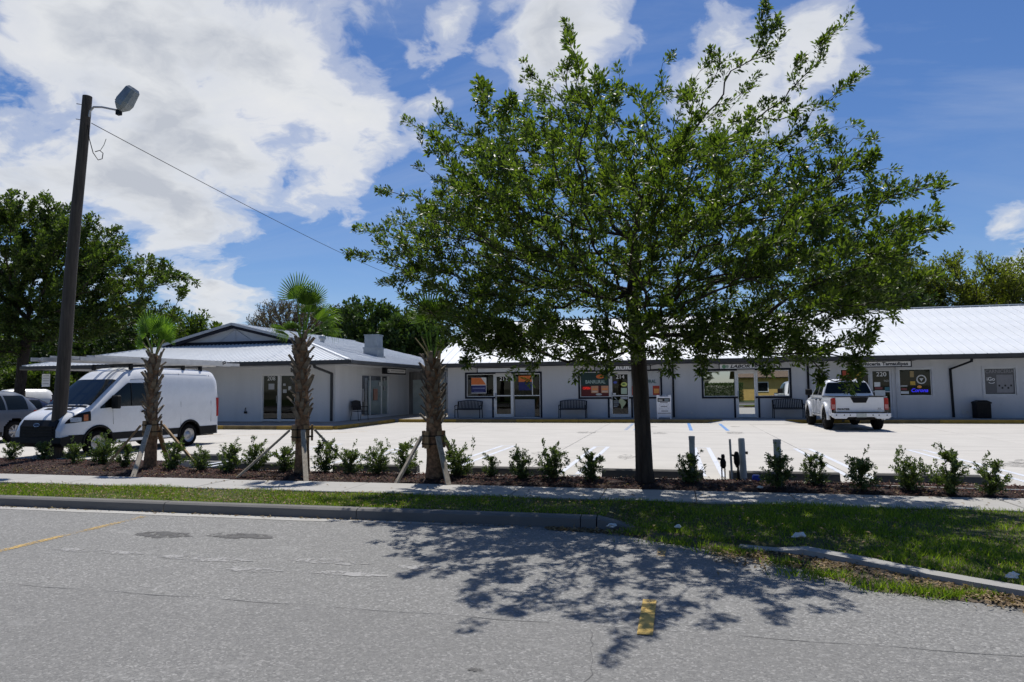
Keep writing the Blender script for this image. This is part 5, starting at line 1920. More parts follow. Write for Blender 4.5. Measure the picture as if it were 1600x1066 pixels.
def shrubs():
    protos = shrub_protos()
    items = [  # x, y, height scale, what sets it apart
        (-15.30, 13.10, .80, 'leftmost low shrub in the bed beside the van front'), (-14.55, 13.25, .80, 'low shrub in front of the van grille left of the utility pole'),
        (-12.95, 12.55, 1.0, 'leafy shrub just right of the utility pole'), (-12.20, 12.55, 1.1, 'second leafy shrub right of the utility pole'), (-11.25, 12.15, 1.0, 'shrub left of the first palm by its tan prop'),
        (-9.88, 11.95, .95, 'shrub just right of the first palm behind its pale prop'), (-9.15, 11.85, .95, 'shrub at the foot of the first palm right prop'), (-8.45, 11.75, .92, 'sparse shrub between the first palm and the second palm'),
        (-8.05, 12.00, 1.18, 'tall loose shrub left of the second palm leaning right'), (-7.34, 11.88, .95, 'compact shrub left of the second palm behind its prop'), (-6.60, 12.05, 1.22, 'tall upright shrub right of the second palm behind its prop'),
        (-5.94, 11.85, 1.0, 'shrub right of the second palm in front of the wheel stop left end'), (-5.42, 11.88, 1.05, 'bushy shrub midway between the second and third palm'), (-4.85, 11.82, 1.12, 'tall pale shrub left of the third palm'),
        (-3.82, 11.70, 1.02, 'round shrub right of the third palm behind its prop'), (-3.24, 11.85, .76, 'low wide shrub second to the right of the third palm'), (-2.64, 11.62, 1.05, 'narrow shrub with a raised tip third to the right of the third palm'),
        (-2.09, 11.76, .97, 'open twiggy shrub left of the street tree by a wheel stop gap'), (-1.42, 11.68, .92, 'dark shrub just left of the street tree trunk'), (0.20, 11.62, .95, 'dark shrub growing round the left grey post'),
        (1.50, 11.32, 1.16, 'dark shrub growing round the right grey post'), (2.12, 11.68, .90, 'low dark shrub right of the right grey post'), (2.68, 11.30, 1.0, 'shrub with a tall thin shoot between two wheel stops'),
        (3.36, 11.45, .95, 'sunny shrub at the left end of the last wheel stop'), (3.84, 11.20, 1.05, 'sunny bushy shrub before the last wheel stop middle'), (4.36, 11.18, 1.0, 'rightmost large shrub at the right edge of the photo')]
    for i, (x, y, s, lab) in enumerate(items):
        ms, mf = protos[(i * 3 + i // 7) % 7]
        e = empty('shrub', (x, y, 0.02), random.uniform(0, 6.28), s * random.uniform(.80, 1.06), label=lab, cat='shrub', group='shrubs along the planting bed')
        link('stems', ms, e)
        link('foliage', mf, e)


# ------------------------------------------------------------------ palms
def frond_mesh(length, rad, seed, segs=34, spread=R(250), droop=0.25, split=0.5, mat=None):
    """fan leaf: stalk along +Z from the origin, pleated blade at its end"""
    rng = np.random.default_rng(seed)
    V, F = [], []

    def tri(a, b, c):
        n = len(V)
        V.extend([a, b, c])
        F.append((n, n + 1, n + 2))
    # stalk
    ns = 5
    bendx = droop * .25
    pts = [Vector((bendx * (t * t) * length, 0, t * length)) for t in [i / ns for i in range(ns + 1)]]
    for i in range(ns):
        w0, w1 = .016 - .008 * i / ns, .016 - .008 * (i + 1) / ns
        a, b = pts[i], pts[i + 1]
        for s in (1, -1):
            q = [a + Vector((s * .004, -w0, 0)), a + Vector((s * .004, w0, 0)), b + Vector((s * .004, w1, 0)), b + Vector((s * .004, -w1, 0))]
            tri(q[0], q[1], q[2])
            tri(q[0], q[2], q[3])
    c = pts[-1]
    for k in range(segs):
        th = -spread / 2 + spread * (k + .5) / segs
        dth = spread / segs
        L = rad * (1 - 0.32 * abs(th / (spread / 2)) ** 2.0) * rng.uniform(.92, 1.05)
        out = lambda r, t, s=0.0: c + Vector((droop * r * r / rad * (0.6 + .5 * abs(th)) + s, r * math.sin(t), r * math.cos(t)))
        r1 = L * split
        e0, e1 = out(r1, th - dth / 2), out(r1, th + dth / 2)
        mid = out(r1, th, .018)
        root = c
        tri(root, e0, mid)
        tri(root, mid, e1)
        tp = out(L, th + rng.uniform(-.02, .02)) + Vector((droop * L * rng.uniform(0.05, .45) * .4, 0, -droop * L * rng.uniform(0.1, .5)))
        w = .45
        m0 = out(L * .80, th - dth * .20)
        m1 = out(L * .80, th + dth * .20)
        tri(e0, m0, mid)
        tri(mid, m0, m1)
        tri(mid, m1, e1)
        tri(m0, tp, m1)
    return np_mesh('frond', np.array([v[:] for v in V]), np.array(F), mat or M_PALM)


def boot_mesh():
    m = MB()
    w, L = .058, .17
    m.add([(-w, 0, 0), (w, 0, 0), (w * .55, .075, L), (-w * .55, .075, L), (-w * .7, -.03, 0), (w * .7, -.03, 0), (w * .35, .04, L * 1.02), (-w * .35, .04, L * 1.02)],
          [(0, 1, 2, 3), (5, 4, 7, 6), (0, 3, 7, 4), (1, 5, 6, 2), (3, 2, 6, 7), (0, 4, 5, 1)])
    return m.mesh('leaf_base', M_BOOT)


def palm(x, y, h, r, label, fronds, tilt, seed, boots_from, stubs=()):
    """fronds: (azimuth deg, lean deg from vertical, stalk, radius, spread deg, droop, face twist deg)"""
    rng = random.Random(seed)
    root = empty('palm', (x, y, -0.02), label=label, cat='palm tree', group='young fan palms in the bed')
    n = 15
    pts, rad = [], []
    for i in range(n):
        t = i / (n - 1)
        pts.append((tilt * t * h + .01 * math.sin(t * 5), .01 * math.cos(t * 4), t * h))
        rr = r * (1.12 if t == 0 else 1.0 + .05 * math.sin(t * 23) - .08 * t)
        if t * h > boots_from:
            rr *= 0.95
        if t > .93:
            rr *= .6
        rad.append(rr)
    m = MB()
    m.tube(pts, rad, 14)
    m.build('trunk', M_PTRUNK, root)
    me = boot_mesh()
    z = boots_from
    k = 0
    while z < h - .05:
        u = (z - boots_from) / (h - boots_from)
        a = k * 2.39996 + rng.uniform(-.15, .15)
        lean = rng.uniform(.02, .42) + (.3 if rng.random() < .12 else 0)
        sc = rng.uniform(.55, .95)
        R0 = r * .90
        o = link('leaf_base', me, root, (tilt * z + math.cos(a) * R0, math.sin(a) * R0, z), None, (sc, sc, sc * rng.uniform(.9, 1.7)))
        o.rotation_euler = (-lean, rng.uniform(-.35, .35), a - PI / 2)
        z += (h - boots_from) / (62 if h - boots_from > 1.0 else 44)
        k += 1
    top = Vector((tilt * h, 0, h - .06))
    for i, (az, lean, L, rd, sp, dr, tw) in enumerate(fronds):
        fm = frond_mesh(L, rd, seed * 10 + i, 24, R(sp), dr, .56 if seed == 3 else .44, M_PALM if seed == 3 else M_PALMD)
        o = link('frond', fm, root, top + Vector((math.cos(R(az)) * .03, math.sin(R(az)) * .03, rng.uniform(-.05, .05))))
        q = Matrix.Rotation(R(az), 4, 'Z') @ Matrix.Rotation(R(lean), 4, 'Y') @ Matrix.Rotation(R(tw), 4, 'Z')
        o.rotation_euler = q.to_euler()
    for az, lean, L in stubs:       # cut leaf stalks
        d = Vector((math.cos(R(az)) * math.sin(R(lean)), math.sin(R(az)) * math.sin(R(lean)), math.cos(R(lean))))
        m = MB()
        m.tube([top + Vector((0, 0, -.1)), top + d * L * .5, top + d * L + Vector((0, 0, -.02))], [.02, .013, .009], 5)
        m.build('cut_stalk', simple('dry_stalk', (0.30, 0.25, 0.13), .7, .2, 8), root)


def brace(x, y, r, z, feet, label):
    """timber props nailed to battens round a palm"""
    root = empty('palm_brace', (x, y, 0), label=label, cat='brace', group='timber props holding the palms')
    for k in range(5):
        a = k * 2 * PI / 5 + .3
        m = MB()
        m.box(-.045, .045, r, r + .035, z - .16, z + .14)
        m.build('batten', M_LUMBER2, root, rot=(0, 0, a))
    for zz in (z + .06, z - .08):
        m = MB()
        n = 20
        for k in range(n):
            a0, a1 = 2 * PI * k / n, 2 * PI * (k + 1) / n
            m.bar((math.cos(a0) * (r + .042), math.sin(a0) * (r + .042), zz), (math.cos(a1) * (r + .042), math.sin(a1) * (r + .042), zz), .004, .018)
        m.build('strap', M_BLACK, root)
    for fx, fy, mat in feet:
        d = Vector((fx, fy, 0)).normalized()
        m = MB()
        m.bar(d * (r + .06) + Vector((0, 0, z + .05)), Vector((fx, fy, -.06)), .088, .040, 0.0)
        m.build('prop', mat, root)


def palms():
    palm(-10.64, 12.15, 2.42, .122, 'left fan palm with one bright upright fan before the white van',
         [(200, 6, .56, .48, 200, .06, 75), (180, 22, .50, .44, 180, .08, 60), (0, 16, .50, .44, 190, .08, 285), (90, 14, .5, .42, 190, .1, 10), (350, 34, .42, .36, 170, .15, 300), (170, 44, .36, .30, 150, .3, 70)], .02, 3, .95,
         [(195, 38, .42), (340, 44, .50), (10, 30, .4), (230, 20, .45), (170, 52, .4)])
    palm(-6.96, 11.84, 2.64, .135, 'middle fan palm, tallest of the three, with fans high above the roof line',
         [(190, 5, .78, .56, 180, .04, 82), (0, 14, .72, .46, 160, .10, 280), (355, 40, .46, .46, 170, .8, 20), (195, 40, .32, .34, 150, 1.0, 0), (330, 9, .66, .46, 160, .1, 320),
          (90, 16, .6, .46, 170, .3, 0), (10, 30, .48, .48, 170, .5, 330), (170, 50, .32, .34, 150, .8, 20), (5, 58, .40, .42, 160, .9, 0), (280, 44, .36, .34, 150, .8, 0)], -.01, 4, 1.02, [(340, 40, .3), (200, 50, .3)])
    palm(-4.20, 11.58, 2.18, .148, 'right fan palm whose fans rise into the street tree branches',
         [(250, 5, .85, .50, 200, .08, 30), (60, 8, .86, .50, 190, .12, 20), (170, 10, .78, .46, 180, .15, 80), (330, 12, .76, .46, 180, .2, 300)], -.01, 5, .98,
         [(190, 36, .55), (205, 24, .5), (350, 42, .6), (330, 30, .45)])
    brace(-10.60, 12.15, .15, .86, [(-.75, -.55, M_LUMBER2), (.55, -1.10, M_LUMBER), (.95, .35, M_LUMBER2), (-.3, .9, M_LUMBER2)], 'brown and grey timber props around the left palm')
    brace(-6.96, 11.84, .165, .80, [(-1.00, -.68, M_LUMBER), (.60, -.86, M_LUMBER), (.85, .60, M_LUMBER)], 'grey timber props around the middle palm')
    brace(-4.21, 11.58, .17, .72, [(-.52, -.52, M_LUMBER), (.50, -.62, M_LUMBER), (.35, .75, M_LUMBER)], 'short grey timber props around the right palm')


street_tree()
far_trees()
shrubs()
palms()

# ------------------------------------------------------------------ vehicles
def lerp_fn(pts):
    xs = np.array([p[0] for p in pts])
    ys = np.array([p[1] for p in pts])

    def f(x):
        # smooth (monotone cubic-ish) by blending two linear samples
        return float((np.interp(x, xs, ys) * 2 + np.interp(x - .05, xs, ys) + np.interp(x + .05, xs, ys)) / 4)
    return f


class Body:
    """car shell: top line zt(x), bottom zb, half width w(x, z), rounded by exponent n; x forward, y left"""
    def __init__(s, x0, x1, top, zb, w, n=6.0, arches=()):
        s.x0, s.x1, s.zt, s.zb, s.w, s.n, s.arches = x0, x1, lerp_fn(top), zb, w, n, arches

    def side(s, x, z):
        h = s.zt(x) - s.zb
        c = min(max((z - s.zb) / h, 0), 0.999)
        return s.w(x, z) * (1 - c ** s.n) ** (1 / s.n)

    def top(s, x, y):
        z = s.zt(x)
        for _ in range(3):
            c = min(abs(y) / s.w(x, z), 0.995)
            z = s.zb + (s.zt(x) - s.zb) * (1 - c ** s.n) ** (1 / s.n)
        return z

    def in_arch(s, x, z, grow=0.0):
        return any((x - a) ** 2 + (z - c) ** 2 < (r + grow) ** 2 for a, c, r in s.arches)

    def shell(s, nx=110):
        m = MB()
        n = s.n
        cz = list(np.linspace(0, .88, 22))
        prof = [((1 - c ** n) ** (1 / n), c) for c in cz]
        cy0 = prof[-1][0]
        for q in np.linspace(0, 1, 11)[1:]:
            cy = cy0 * (1 - q)
            prof.append((cy, (1 - cy ** n) ** (1 / n)))
        half = len(prof)
        allp = prof + [(-a, b) for a, b in prof[-2::-1]]
        def fn(u, v):
            x = s.x0 + (s.x1 - s.x0) * u
            a, b = allp[min(int(round(v * (len(allp) - 1))), len(allp) - 1)]
            z = s.zb + (s.zt(x) - s.zb) * b
            return (x, a * s.w(x, z), z)
        m.grid(fn, nx, len(allp) - 1, True, skip=(lambda c: abs(c[1]) > .45 and s.in_arch(c[0], c[2])) if s.arches else None)
        for u in (0, 1):
            pts = [fn(u, k / (len(allp) - 1)) for k in range(len(allp))]
            m.add(pts, [tuple(range(len(pts)))])
        return m

    def side_patch(s, x0, x1, lo, hi, sgn, off=.006, nx=20, nz=8, arch=False):
        m = MB()
        lo = lo if callable(lo) else (lambda x, k=lo: k)
        hi = hi if callable(hi) else (lambda x, k=hi: k)
        def fn(u, v):
            x = x0 + (x1 - x0) * u
            z = lo(x) + (hi(x) - lo(x)) * v
            return (x, sgn * (s.side(x, z) + off), z)
        m.grid(fn, nx, nz, True, skip=(lambda c: s.in_arch(c[0], c[2], .0)) if arch else None)
        return m

    def top_patch(s, x0, x1, y0, y1, off=.006, nx=16, ny=12):
        """y0, y1: half widths at x0 and x1"""
        m = MB()
        def fn(u, v):
            x = x0 + (x1 - x0) * u
            hw = y0 + (y1 - y0) * u
            y = -hw + 2 * hw * v
            e = .02
            dz = (s.zt(x + e) - s.zt(x - e)) / (2 * e)
            k = 1 / math.sqrt(1 + dz * dz)
            return (x - off * dz * k, y, s.top(x, y) + off * k)
        m.grid(fn, nx, ny, True)
        return m


def lathe_y(m, prof, n=28):
    """revolve (y, r) pairs round the y axis"""
    vv, ff = [], []
    for y, r in prof:
        for k in range(n):
            t = 2 * PI * k / n
            vv.append((r * math.cos(t), y, r * math.sin(t)))
    for i in range(len(prof) - 1):
        for k in range(n):
            ff.append((i * n + k, i * n + (k + 1) % n, (i + 1) * n + (k + 1) % n, (i + 1) * n + k))
    m.add(vv, ff, True)


M_TYRE = simple('tyre_rubber', (0.008, 0.008, 0.008), .9, .2, 20, spec=.1)
M_BPLA = simple('black_plastic', (0.009, 0.009, 0.0095), .6, .15, 8, spec=.2)
M_CGLASS = simple('car_glass', (0.006, 0.008, 0.008), .05, .05, 3, spec=0.28)
M_WPAINT = simple('white_car_paint', (0.70, 0.71, 0.72), .28, .03, 1.5, coat=.6)
M_RED = simple('red_lens', (0.32, 0.012, 0.012), .2, .1, 20, coat=.5)
M_LENS = simple('clear_lens', (0.42, 0.45, 0.48), .12, .2, 30, coat=.6)
M_AMBER = simple('amber_lens', (0.48, 0.13, 0.02), .25, .1, 20, coat=.5)
M_STEEL = simple('wheel_steel', (0.38, 0.38, 0.39), .4, .15, 12, metal=.6)
M_DKRIM = simple('dark_wheel', (0.015, 0.015, 0.016), .4, .15, 12, metal=.3)


def wheel(root, x, y, r, w, rim_m, spokes=0):
    """y = outer face position; sign gives the side"""
    sg = 1 if y > 0 else -1
    e = MB()
    lathe_y(e, [(-w * .5, r * .62), (-w * .5, r * .86), (-w * .42, r * .96), (-w * .25, r), (w * .25, r), (w * .42, r * .96), (w * .5, r * .86), (w * .5, r * .62)])
    t = e.build('wheel', M_TYRE, root, loc=(x, y - sg * w * .5, r))
    m = MB()
    lathe_y(m, [(sg * w * .46, r * .64), (sg * w * .42, r * .60), (sg * w * .20, r * .54), (sg * w * .22, r * .30), (sg * w * .40, r * .20), (sg * w * .42, .001)])
    for k in range(spokes):
        a = 2 * PI * k / spokes
        m.bar((math.cos(a) * r * .18, sg * w * .40, math.sin(a) * r * .18), (math.cos(a) * r * .60, sg * w * .40, math.sin(a) * r * .60), .06, .03)
    m.build('rim', rim_m, t)
    return t


def liner(m, x, z, r, y0, y1, n=14):
    """dark half drum inside a wheel arch"""
    vv, ff = [], []
    for k in range(n + 1):
        t = PI * (k / n)
        for y in (y0, y1):
            vv.append((x + r * math.cos(t), y, z + r * math.sin(t)))
    for k in range(n):
        ff.append((2 * k, 2 * k + 1, 2 * k + 3, 2 * k + 2))
    m.add(vv, ff)


def flare(B, x, z, r, sgn, off, tr, mat, root, a0=-.12, a1=PI + .12, name='arch_flare'):
    m = MB()
    pts = []
    for k in range(21):
        t = a0 + (a1 - a0) * k / 20
        px, pz = x + r * math.cos(t), z + r * math.sin(t)
        pts.append((px, sgn * (B.side(px, max(pz, B.zb + .01)) + off), pz))
    m.tube(pts, tr, 8)
    return m.build(name, mat, root)


def seam(B, pts, root, mat=None, sgn=1, name='panel_gap'):
    m = MB()
    m.tube([(x, sgn * (B.side(x, z) + .001), z) for x, z in pts], .006, 4)
    return m.build(name, mat or M_BPLA, root)


def van():
    root = empty('cargo_van', (-15.0, 16.2, 0), R(264.5), 0.905, label='white high roof cargo van parked nose out behind the utility pole', cat='van')
    top = [(-2.79, 2.34), (-2.74, 2.44), (-2.6, 2.49), (-2.2, 2.51), (0, 2.54), (.45, 2.50), (.80, 2.36), (1.02, 2.18), (1.98, 1.40), (2.10, 1.34), (2.40, 1.24), (2.60, 1.12), (2.72, .98), (2.79, .72)]
    def w(x, z):
        k = 1.01 - .115 * max(0, (z - 1.15) / 1.35) ** 1.4
        if x > 1.5:
            k -= .17 * ((x - 1.5) / 1.29) ** 2.2
        if x < -2.5:
            k -= .03 * ((-2.5 - x) / .29) ** 3
        return k
    ar = [(1.77, .38, .45), (-1.53, .38, .45)]
    B = Body(-2.79, 2.79, top, .34, w, 10.0, ar)
    B.shell().build('body', M_WPAINT, root)
    m = MB()
    for x, z, r in ar:
        liner(m, x, z, r + .02, -.98, .98)
    m.box(-2.7, 2.7, -.9, .9, .30, .36)
    m.build('underbody', M_BPLA, root)
    for s in (-1, 1):
        for x, _, _ in ar:
            wheel(root, x, s * .99, .36, .24, M_STEEL, 0)
            flare(B, x, .38, .45, s, .004, .035, M_BPLA, root)
        B.side_patch(-2.74, 2.6, .345, .62, s, .012, 90, 5, True).build('lower_cladding', M_BPLA, root)
        B.side_patch(-1.0, 1.25, .345, .42, s, .02, 30, 2).build('sill_step', M_WPAINT, root)
        # cab side glass
        lo = lambda x: 1.36 if x < 1.05 else 1.36 - .05 * (x - 1.05) / .75
        hi = lambda x: 2.04 if x < .82 else max(2.04 - (x - .82) * .74, lo(x) + .01)
        g = B.side_patch(.12, 1.74, lo, hi, s, .006, 26, 8).build('side_window', M_CGLASS, root)
        m = MB()
        m.tube([(.72, s * (B.side(.72, z) + .012), z) for z in (1.37, 1.7, 2.03)], .014, 5)
        m.build('divider', M_BPLA, g)
        # mirror
        m = MB()
        m.box(1.28, 1.44, s * 1.02, s * 1.26, 1.30, 1.68, .03)
        m.bar((1.4, s * .95, 1.38), (1.36, s * 1.1, 1.42), .06, .06)
        m.build('mirror', M_BPLA, root)
        m = MB()
        m.box(.18, .38, s * (B.side(.28, 1.18) + .01), s * (B.side(.28, 1.18) + .04), 1.16, 1.205)
        m.build('door_handle', M_BPLA, root)
        seam(B, [(.02, .62), (.02, 1.3), (.05, 2.05), (.3, 2.16), (.7, 2.14)], root, sgn=s)
        seam(B, [(1.32, .85), (1.35, 1.3)], root, sgn=s)
        seam(B, [(-1.15, .65), (-1.15, 1.4), (-1.15, 2.35)], root, sgn=s)
        seam(B, [(-2.45, .75), (-2.45, 1.4), (-2.45, 2.32)], root, sgn=s)
        seam(B, [(-2.4, 2.34), (-1.2, 2.36), (0, 2.37)], root, sgn=s, mat=M_WPAINT)
        # head and tail lights
        hl = B.side_patch(2.02, 2.68, lambda x: .93 + .08 * (2.68 - x), lambda x: min(1.25 - .20 * max(0, (x - 2.05)), B.zt(x) - .075), s, .008, 16, 6).build('headlight', M_BPLA, root)
        B.side_patch(2.28, 2.56, lambda x: .97, lambda x: 1.09, s, .014, 8, 4).build('lens', M_LENS, hl)
        B.side_patch(2.10, 2.22, lambda x: .99, lambda x: 1.16, s, .014, 6, 4).build('indicator', M_AMBER, hl)
        m = MB()
        y1 = s * (B.side(-2.74, 1.2) + .012)
        m.box(-2.81, -2.70, min(s * .86, y1), max(s * .86, y1), .92, 1.55, .01)
        m.build('tail_light', M_RED, root)
    B.top_patch(1.06, 1.94, .76, .86, .006).build('windscreen', M_CGLASS, root)
    B.top_patch(1.97, 2.06, .80, .80, .008).build('cowl_vent', M_BPLA, root)
    for y in (-.36, .36):
        q = B.top_patch(2.12, 2.26, .16, .16, .006, 4, 4)
        q.v = [(a, b + y, c) for a, b, c in q.v]
        q.build('hood_vent', M_BPLA, root)
    # front
    m = MB()
    m.add([(2.70, -.66, 1.03), (2.70, .66, 1.03), (2.80, .60, .86), (2.815, .62, .50), (2.815, -.62, .50), (2.80, -.60, .86)], [(0, 1, 2, 5), (5, 2, 3, 4)])
    m.prism([(2.60, .5), (2.81, .5), (2.80, .86), (2.70, 1.02), (2.60, 1.02)], 'y', -.66, .66)
    g = m.build('grille', M_BPLA, root)
    for z in (.60, .68, .76, .84):
        m = MB()
        m.box(2.80, 2.825, -.58, .58, z, z + .03)
        m.build('grille_bar', M_BLACK, g)
    m = MB()
    m.disc((2.828, 0, .90), (1, 0, .25), .115, 24, .052)
    o = m.build('oval_badge', simple('badge_chrome', (0.5, 0.5, 0.52), .25, .1, 5, metal=.8), g)
    m = MB()
    m.disc((2.833, 0, .901), (1, 0, .25), .100, 24, .042)
    m.build('badge_face', simple('badge_blue', (0.025, 0.035, 0.075), .3), g)
    m = MB()
    m.prism([(2.58, .34), (2.80, .34), (2.85, .42), (2.84, .56), (2.6, .60)], 'y', -.93, .93)
    m.build('front_bumper', M_BPLA, root)
    m = MB()
    m.box(-2.86, -2.72, -.93, .93, .40, .62, .03)
    m.build('rear_bumper', M_BPLA, root)
    # roof rack cross bars
    for x in (-2.2, -1.45, -.1, .55):
        m = MB()
        m.box(x - .03, x + .03, -.80, .80, 2.58, 2.62)
        for s in (-1, 1):
            m.box(x - .05, x + .05, s * .74 - .04, s * .74 + .04, 2.44, 2.60)
        m.build('rack_bar', M_BPLA, root)
    # ladders carried on the rack
    for k, (x0, x1, yc, z, lab) in enumerate(((-4.1, 2.2, .52, 2.66, 'long white extension ladder on the near side of the van rack'), (-3.5, 2.9, .0, 2.63, 'second white ladder lying along the middle of the van rack'))):
        lad = empty('extension_ladder', root.location, R(264.5), 0.905, label=lab, cat='ladder', group='ladders on the van rack')
        wm = simple('ladder_fibreglass', (0.62, 0.61, 0.58), .5, .1, 5)
        for s in (-1, 1):
            m = MB()
            y = yc + s * .2
            m.box(x0, x1, y - .022, y + .022, z, z + .10)
            m.box(x0 + .6, x1 - .5, y - .018 - s * .05, y + .018 - s * .05, z + .102, z + .17)
            m.build('rail', wm, lad)
        x = x0 + .2
        while x < x1:
            m = MB()
            m.tube([(x, yc - .2, z + .04), (x, yc + .2, z + .04)], .017, 6)
            m.build('rung', M_GALV, lad)
            x += .3
        m = MB()
        m.tube([(x0 + .9, yc + .26, z + .12), (x0 + .82, yc + .30, z + .15), (x0 + .75, yc + .26, z + .10), (x0 + .85, yc + .24, z + .06)], .02, 6)
        m.build('hook', M_BLACK, lad)


def pickup():
    root = empty('pickup_truck', (6.22, 28.62, 0), R(90), 1.0, label='white pickup truck parked facing the shops left of door 220', cat='pickup')
    ar = [(1.72, .42, .50), (-1.46, .42, .50)]
    def w(x, z):
        k = .905 - .03 * abs((z - .85) / .4) ** 2
        if x > 1.9:
            k -= .12 * ((x - 1.9) / .7) ** 2
        return k
    A = Body(-.92, 2.58, [(-.92, 1.20), (.9, 1.20), (1.2, 1.19), (1.9, 1.15), (2.3, 1.08), (2.48, .98), (2.58, .75)], .52, w, 9.0, ar)
    A.shell(80).build('front_body', M_WPAINT, root)
    def wc(x, z):
        return .885 - .20 * max(0, (z - 1.16) / .68) ** 1.15
    C = Body(-1.02, 1.32, [(-1.02, 1.16), (-.98, 1.30), (-.84, 1.68), (-.78, 1.78), (-.6, 1.825), (0, 1.84), (.35, 1.80), (.55, 1.72), (1.32, 1.16)], 1.12, wc, 8.0)
    C.shell(70).build('cab', M_WPAINT, root)
    C.top_patch(.60, 1.27, .60, .76).build('windscreen', M_CGLASS, root)
    # rear glass on the steep rear face of the cab
    m = MB()
    def rg(u, v):
        z = 1.30 + .40 * v
        x = np.interp(z, [1.16, 1.30, 1.68, 1.78], [-1.02, -.98, -.84, -.78]) - .012
        hw = (.80 - .13 * v) * (1 if .06 < v < .94 else .97)
        return (x, -hw + 2 * hw * u, z)
    m.grid(rg, 14, 8)
    rgl = m.build('rear_window', M_CGLASS, root)
    m = MB()
    m.box(-.80, -.70, -.18, .18, 1.775, 1.825, .008)
    m.build('brake_light', M_RED, root)
    m = MB()
    m.box(-2.52, -1.0, -.72, .72, .60, .64)
    m.box(-1.06, -1.0, -.72, .72, .6, 1.16)
    m.build('bed_floor', M_BPLA, root)
    Bd = Body(-2.58, -.93, [(-2.58, 1.19), (-.93, 1.19)], .52, lambda x, z: .905 - .03 * abs((z - .85) / .4) ** 2, 40.0, ar)
    for s in (-1, 1):
        m = Bd.side_patch(-2.58, -.935, .525, 1.175, s, 0.0, 60, 18, True)
        m.box(-2.58, -.935, min(s * .70, s * .885), max(s * .70, s * .885), 1.17, 1.192)
        m.box(-2.56, -.935, min(s * .70, s * .715), max(s * .70, s * .715), .6, 1.172)
        m.build('bed_side', M_WPAINT, root)
        m = MB()
        m.box(-2.57, -.94, min(s * .695, s * .89), max(s * .695, s * .89), 1.193, 1.215)
        m.build('bed_rail', M_BPLA, root)
        # lamps
        m = MB()
        m.box(-2.625, -2.44, min(s * .775, s * .908), max(s * .775, s * .908), .74, 1.14, .02)
        tl = m.build('tail_light', M_RED, root)
        m = MB()
        m.box(-2.632, -2.60, min(s * .79, s * .90), max(s * .79, s * .90), .78, .93, .008)
        m.build('reverse_lens', simple('pink_lens', (0.48, 0.22, 0.20), .25, .1, 20), tl)
        for (x, z, r) in ar:
            wheel(root, x, s * .96, .405, .28, M_DKRIM, 6)
            flare(A if x > 0 else Bd, x, z, .52, s, .012, .065, M_WPAINT, root, -.1, PI + .1, 'fender_flare')
        # cab side windows
        lo = lambda x: 1.24
        hi = lambda x: min(1.73, 1.73 - max(0, x - .28) * .78 if x > .28 else 1.73 - max(0, -.70 - x) * 1.4)
        for a, b in ((-.80, -.16), (-.08, .86)):
            C.side_patch(a, b, lo, lambda x: max(hi(x), 1.25), s, .008, 14, 6).build('side_window', M_CGLASS, root)
        seam(A, [(-.10, .60), (-.10, 1.18)], root, sgn=s)
        seam(A, [(1.02, .62), (1.02, 1.17)], root, sgn=s)
        seam(A, [(-.85, .75), (-.85, 1.17)], root, sgn=s)
        for x in (-.62, .12):
            m = MB()
            y = A.side(x, 1.05)
            m.box(x - .09, x + .09, min(s * y, s * (y + .03)), max(s * y, s * (y + .03)), 1.03, 1.075)
            m.build('door_handle', M_BPLA, root)
        m = MB()
        m.box(.72, .86, min(s * .92, s * 1.16), max(s * .92, s * 1.16), 1.22, 1.46, .03)
        m.build('mirror', M_BPLA, root)
        m = MB()
        m.box(-.8, 1.05, min(s * .84, s * .93), max(s * .84, s * .93), .44, .50, .015)
        m.build('side_step', simple('step_metal', (0.45, 0.45, 0.46), .4, .1, 6, metal=.5), root)
    # tailgate
    m = MB()
    m.box(-2.61, -2.55, -.772, .772, .66, 1.185, .012)
    tg = m.build('tailgate', M_WPAINT, root)
    m = MB()
    m.box(-2.63, -2.53, -.775, .775, 1.186, 1.22, .01)
    m.build('tailgate_cap', M_BPLA, tg)
    m = MB()
    m.prism([(-.29, 1.175), (.29, 1.175), (.20, .985), (-.20, .985)], 'x', -2.624, -2.606)
    m.build('handle_panel', M_BPLA, tg)
    rot = (PI / 2, 0, -PI / 2)
    link('lettering', text_mesh('FRONTIER', .085, M_BTXT, width=.40, bold=.004), tg, (-2.614, .53, .76), rot)
    link('lettering', text_mesh('SV', .06, M_BTXT, width=.1), tg, (-2.614, -.62, .79), rot)
    m = MB()
    m.box(-2.612, -2.6, -.72, -.54, .735, .745)
    m.build('badge_bar', M_BTXT, tg)
    # bumper
    m = MB()
    m.prism([(-.93, .63), (.93, .63), (.93, .50), (.84, .44), (.48, .44), (.42, .50), (-.42, .50), (-.48, .44), (-.84, .44), (-.93, .50)], 'x', -2.80, -2.62)
    bp = m.build('rear_bumper', M_WPAINT, root, bevel=.015)
    m = MB()
    m.box(-2.78, -2.60, -.80, .80, .632, .655)
    m.build('step_pad', M_BPLA, bp)
    m = MB()
    m.box(-2.812, -2.800, -.16, .16, .49, .625)
    m.build('licence_plate', simple('plate_face', (0.42, 0.45, 0.42), .4, .2, 30), bp)
    for y in (-.80, -.55, -.36, .36, .55, .80):
        m = MB()
        m.disc((-2.805, y, .565), (-1, 0, 0), .022, 12)
        m.build('sensor', M_BLACK, bp)
    m = MB()
    m.box(-2.55, 2.3, -.55, .55, .40, .56)
    m.box(-2.7, -2.5, -.14, .14, .38, .46)
    m.tube([(-1.46, -.75, .41), (-1.46, .75, .41)], .07, 8)
    m.tube([(1.72, -.75, .41), (1.72, .75, .41)], .05, 8)
    m.tube([(-2.4, .5, .36), (-2.62, .56, .35)], .04, 8)
    for x, z, r in ar:
        for s in (-1, 1):
            liner(m, x, z, r + .01, s * .55, s * .89)
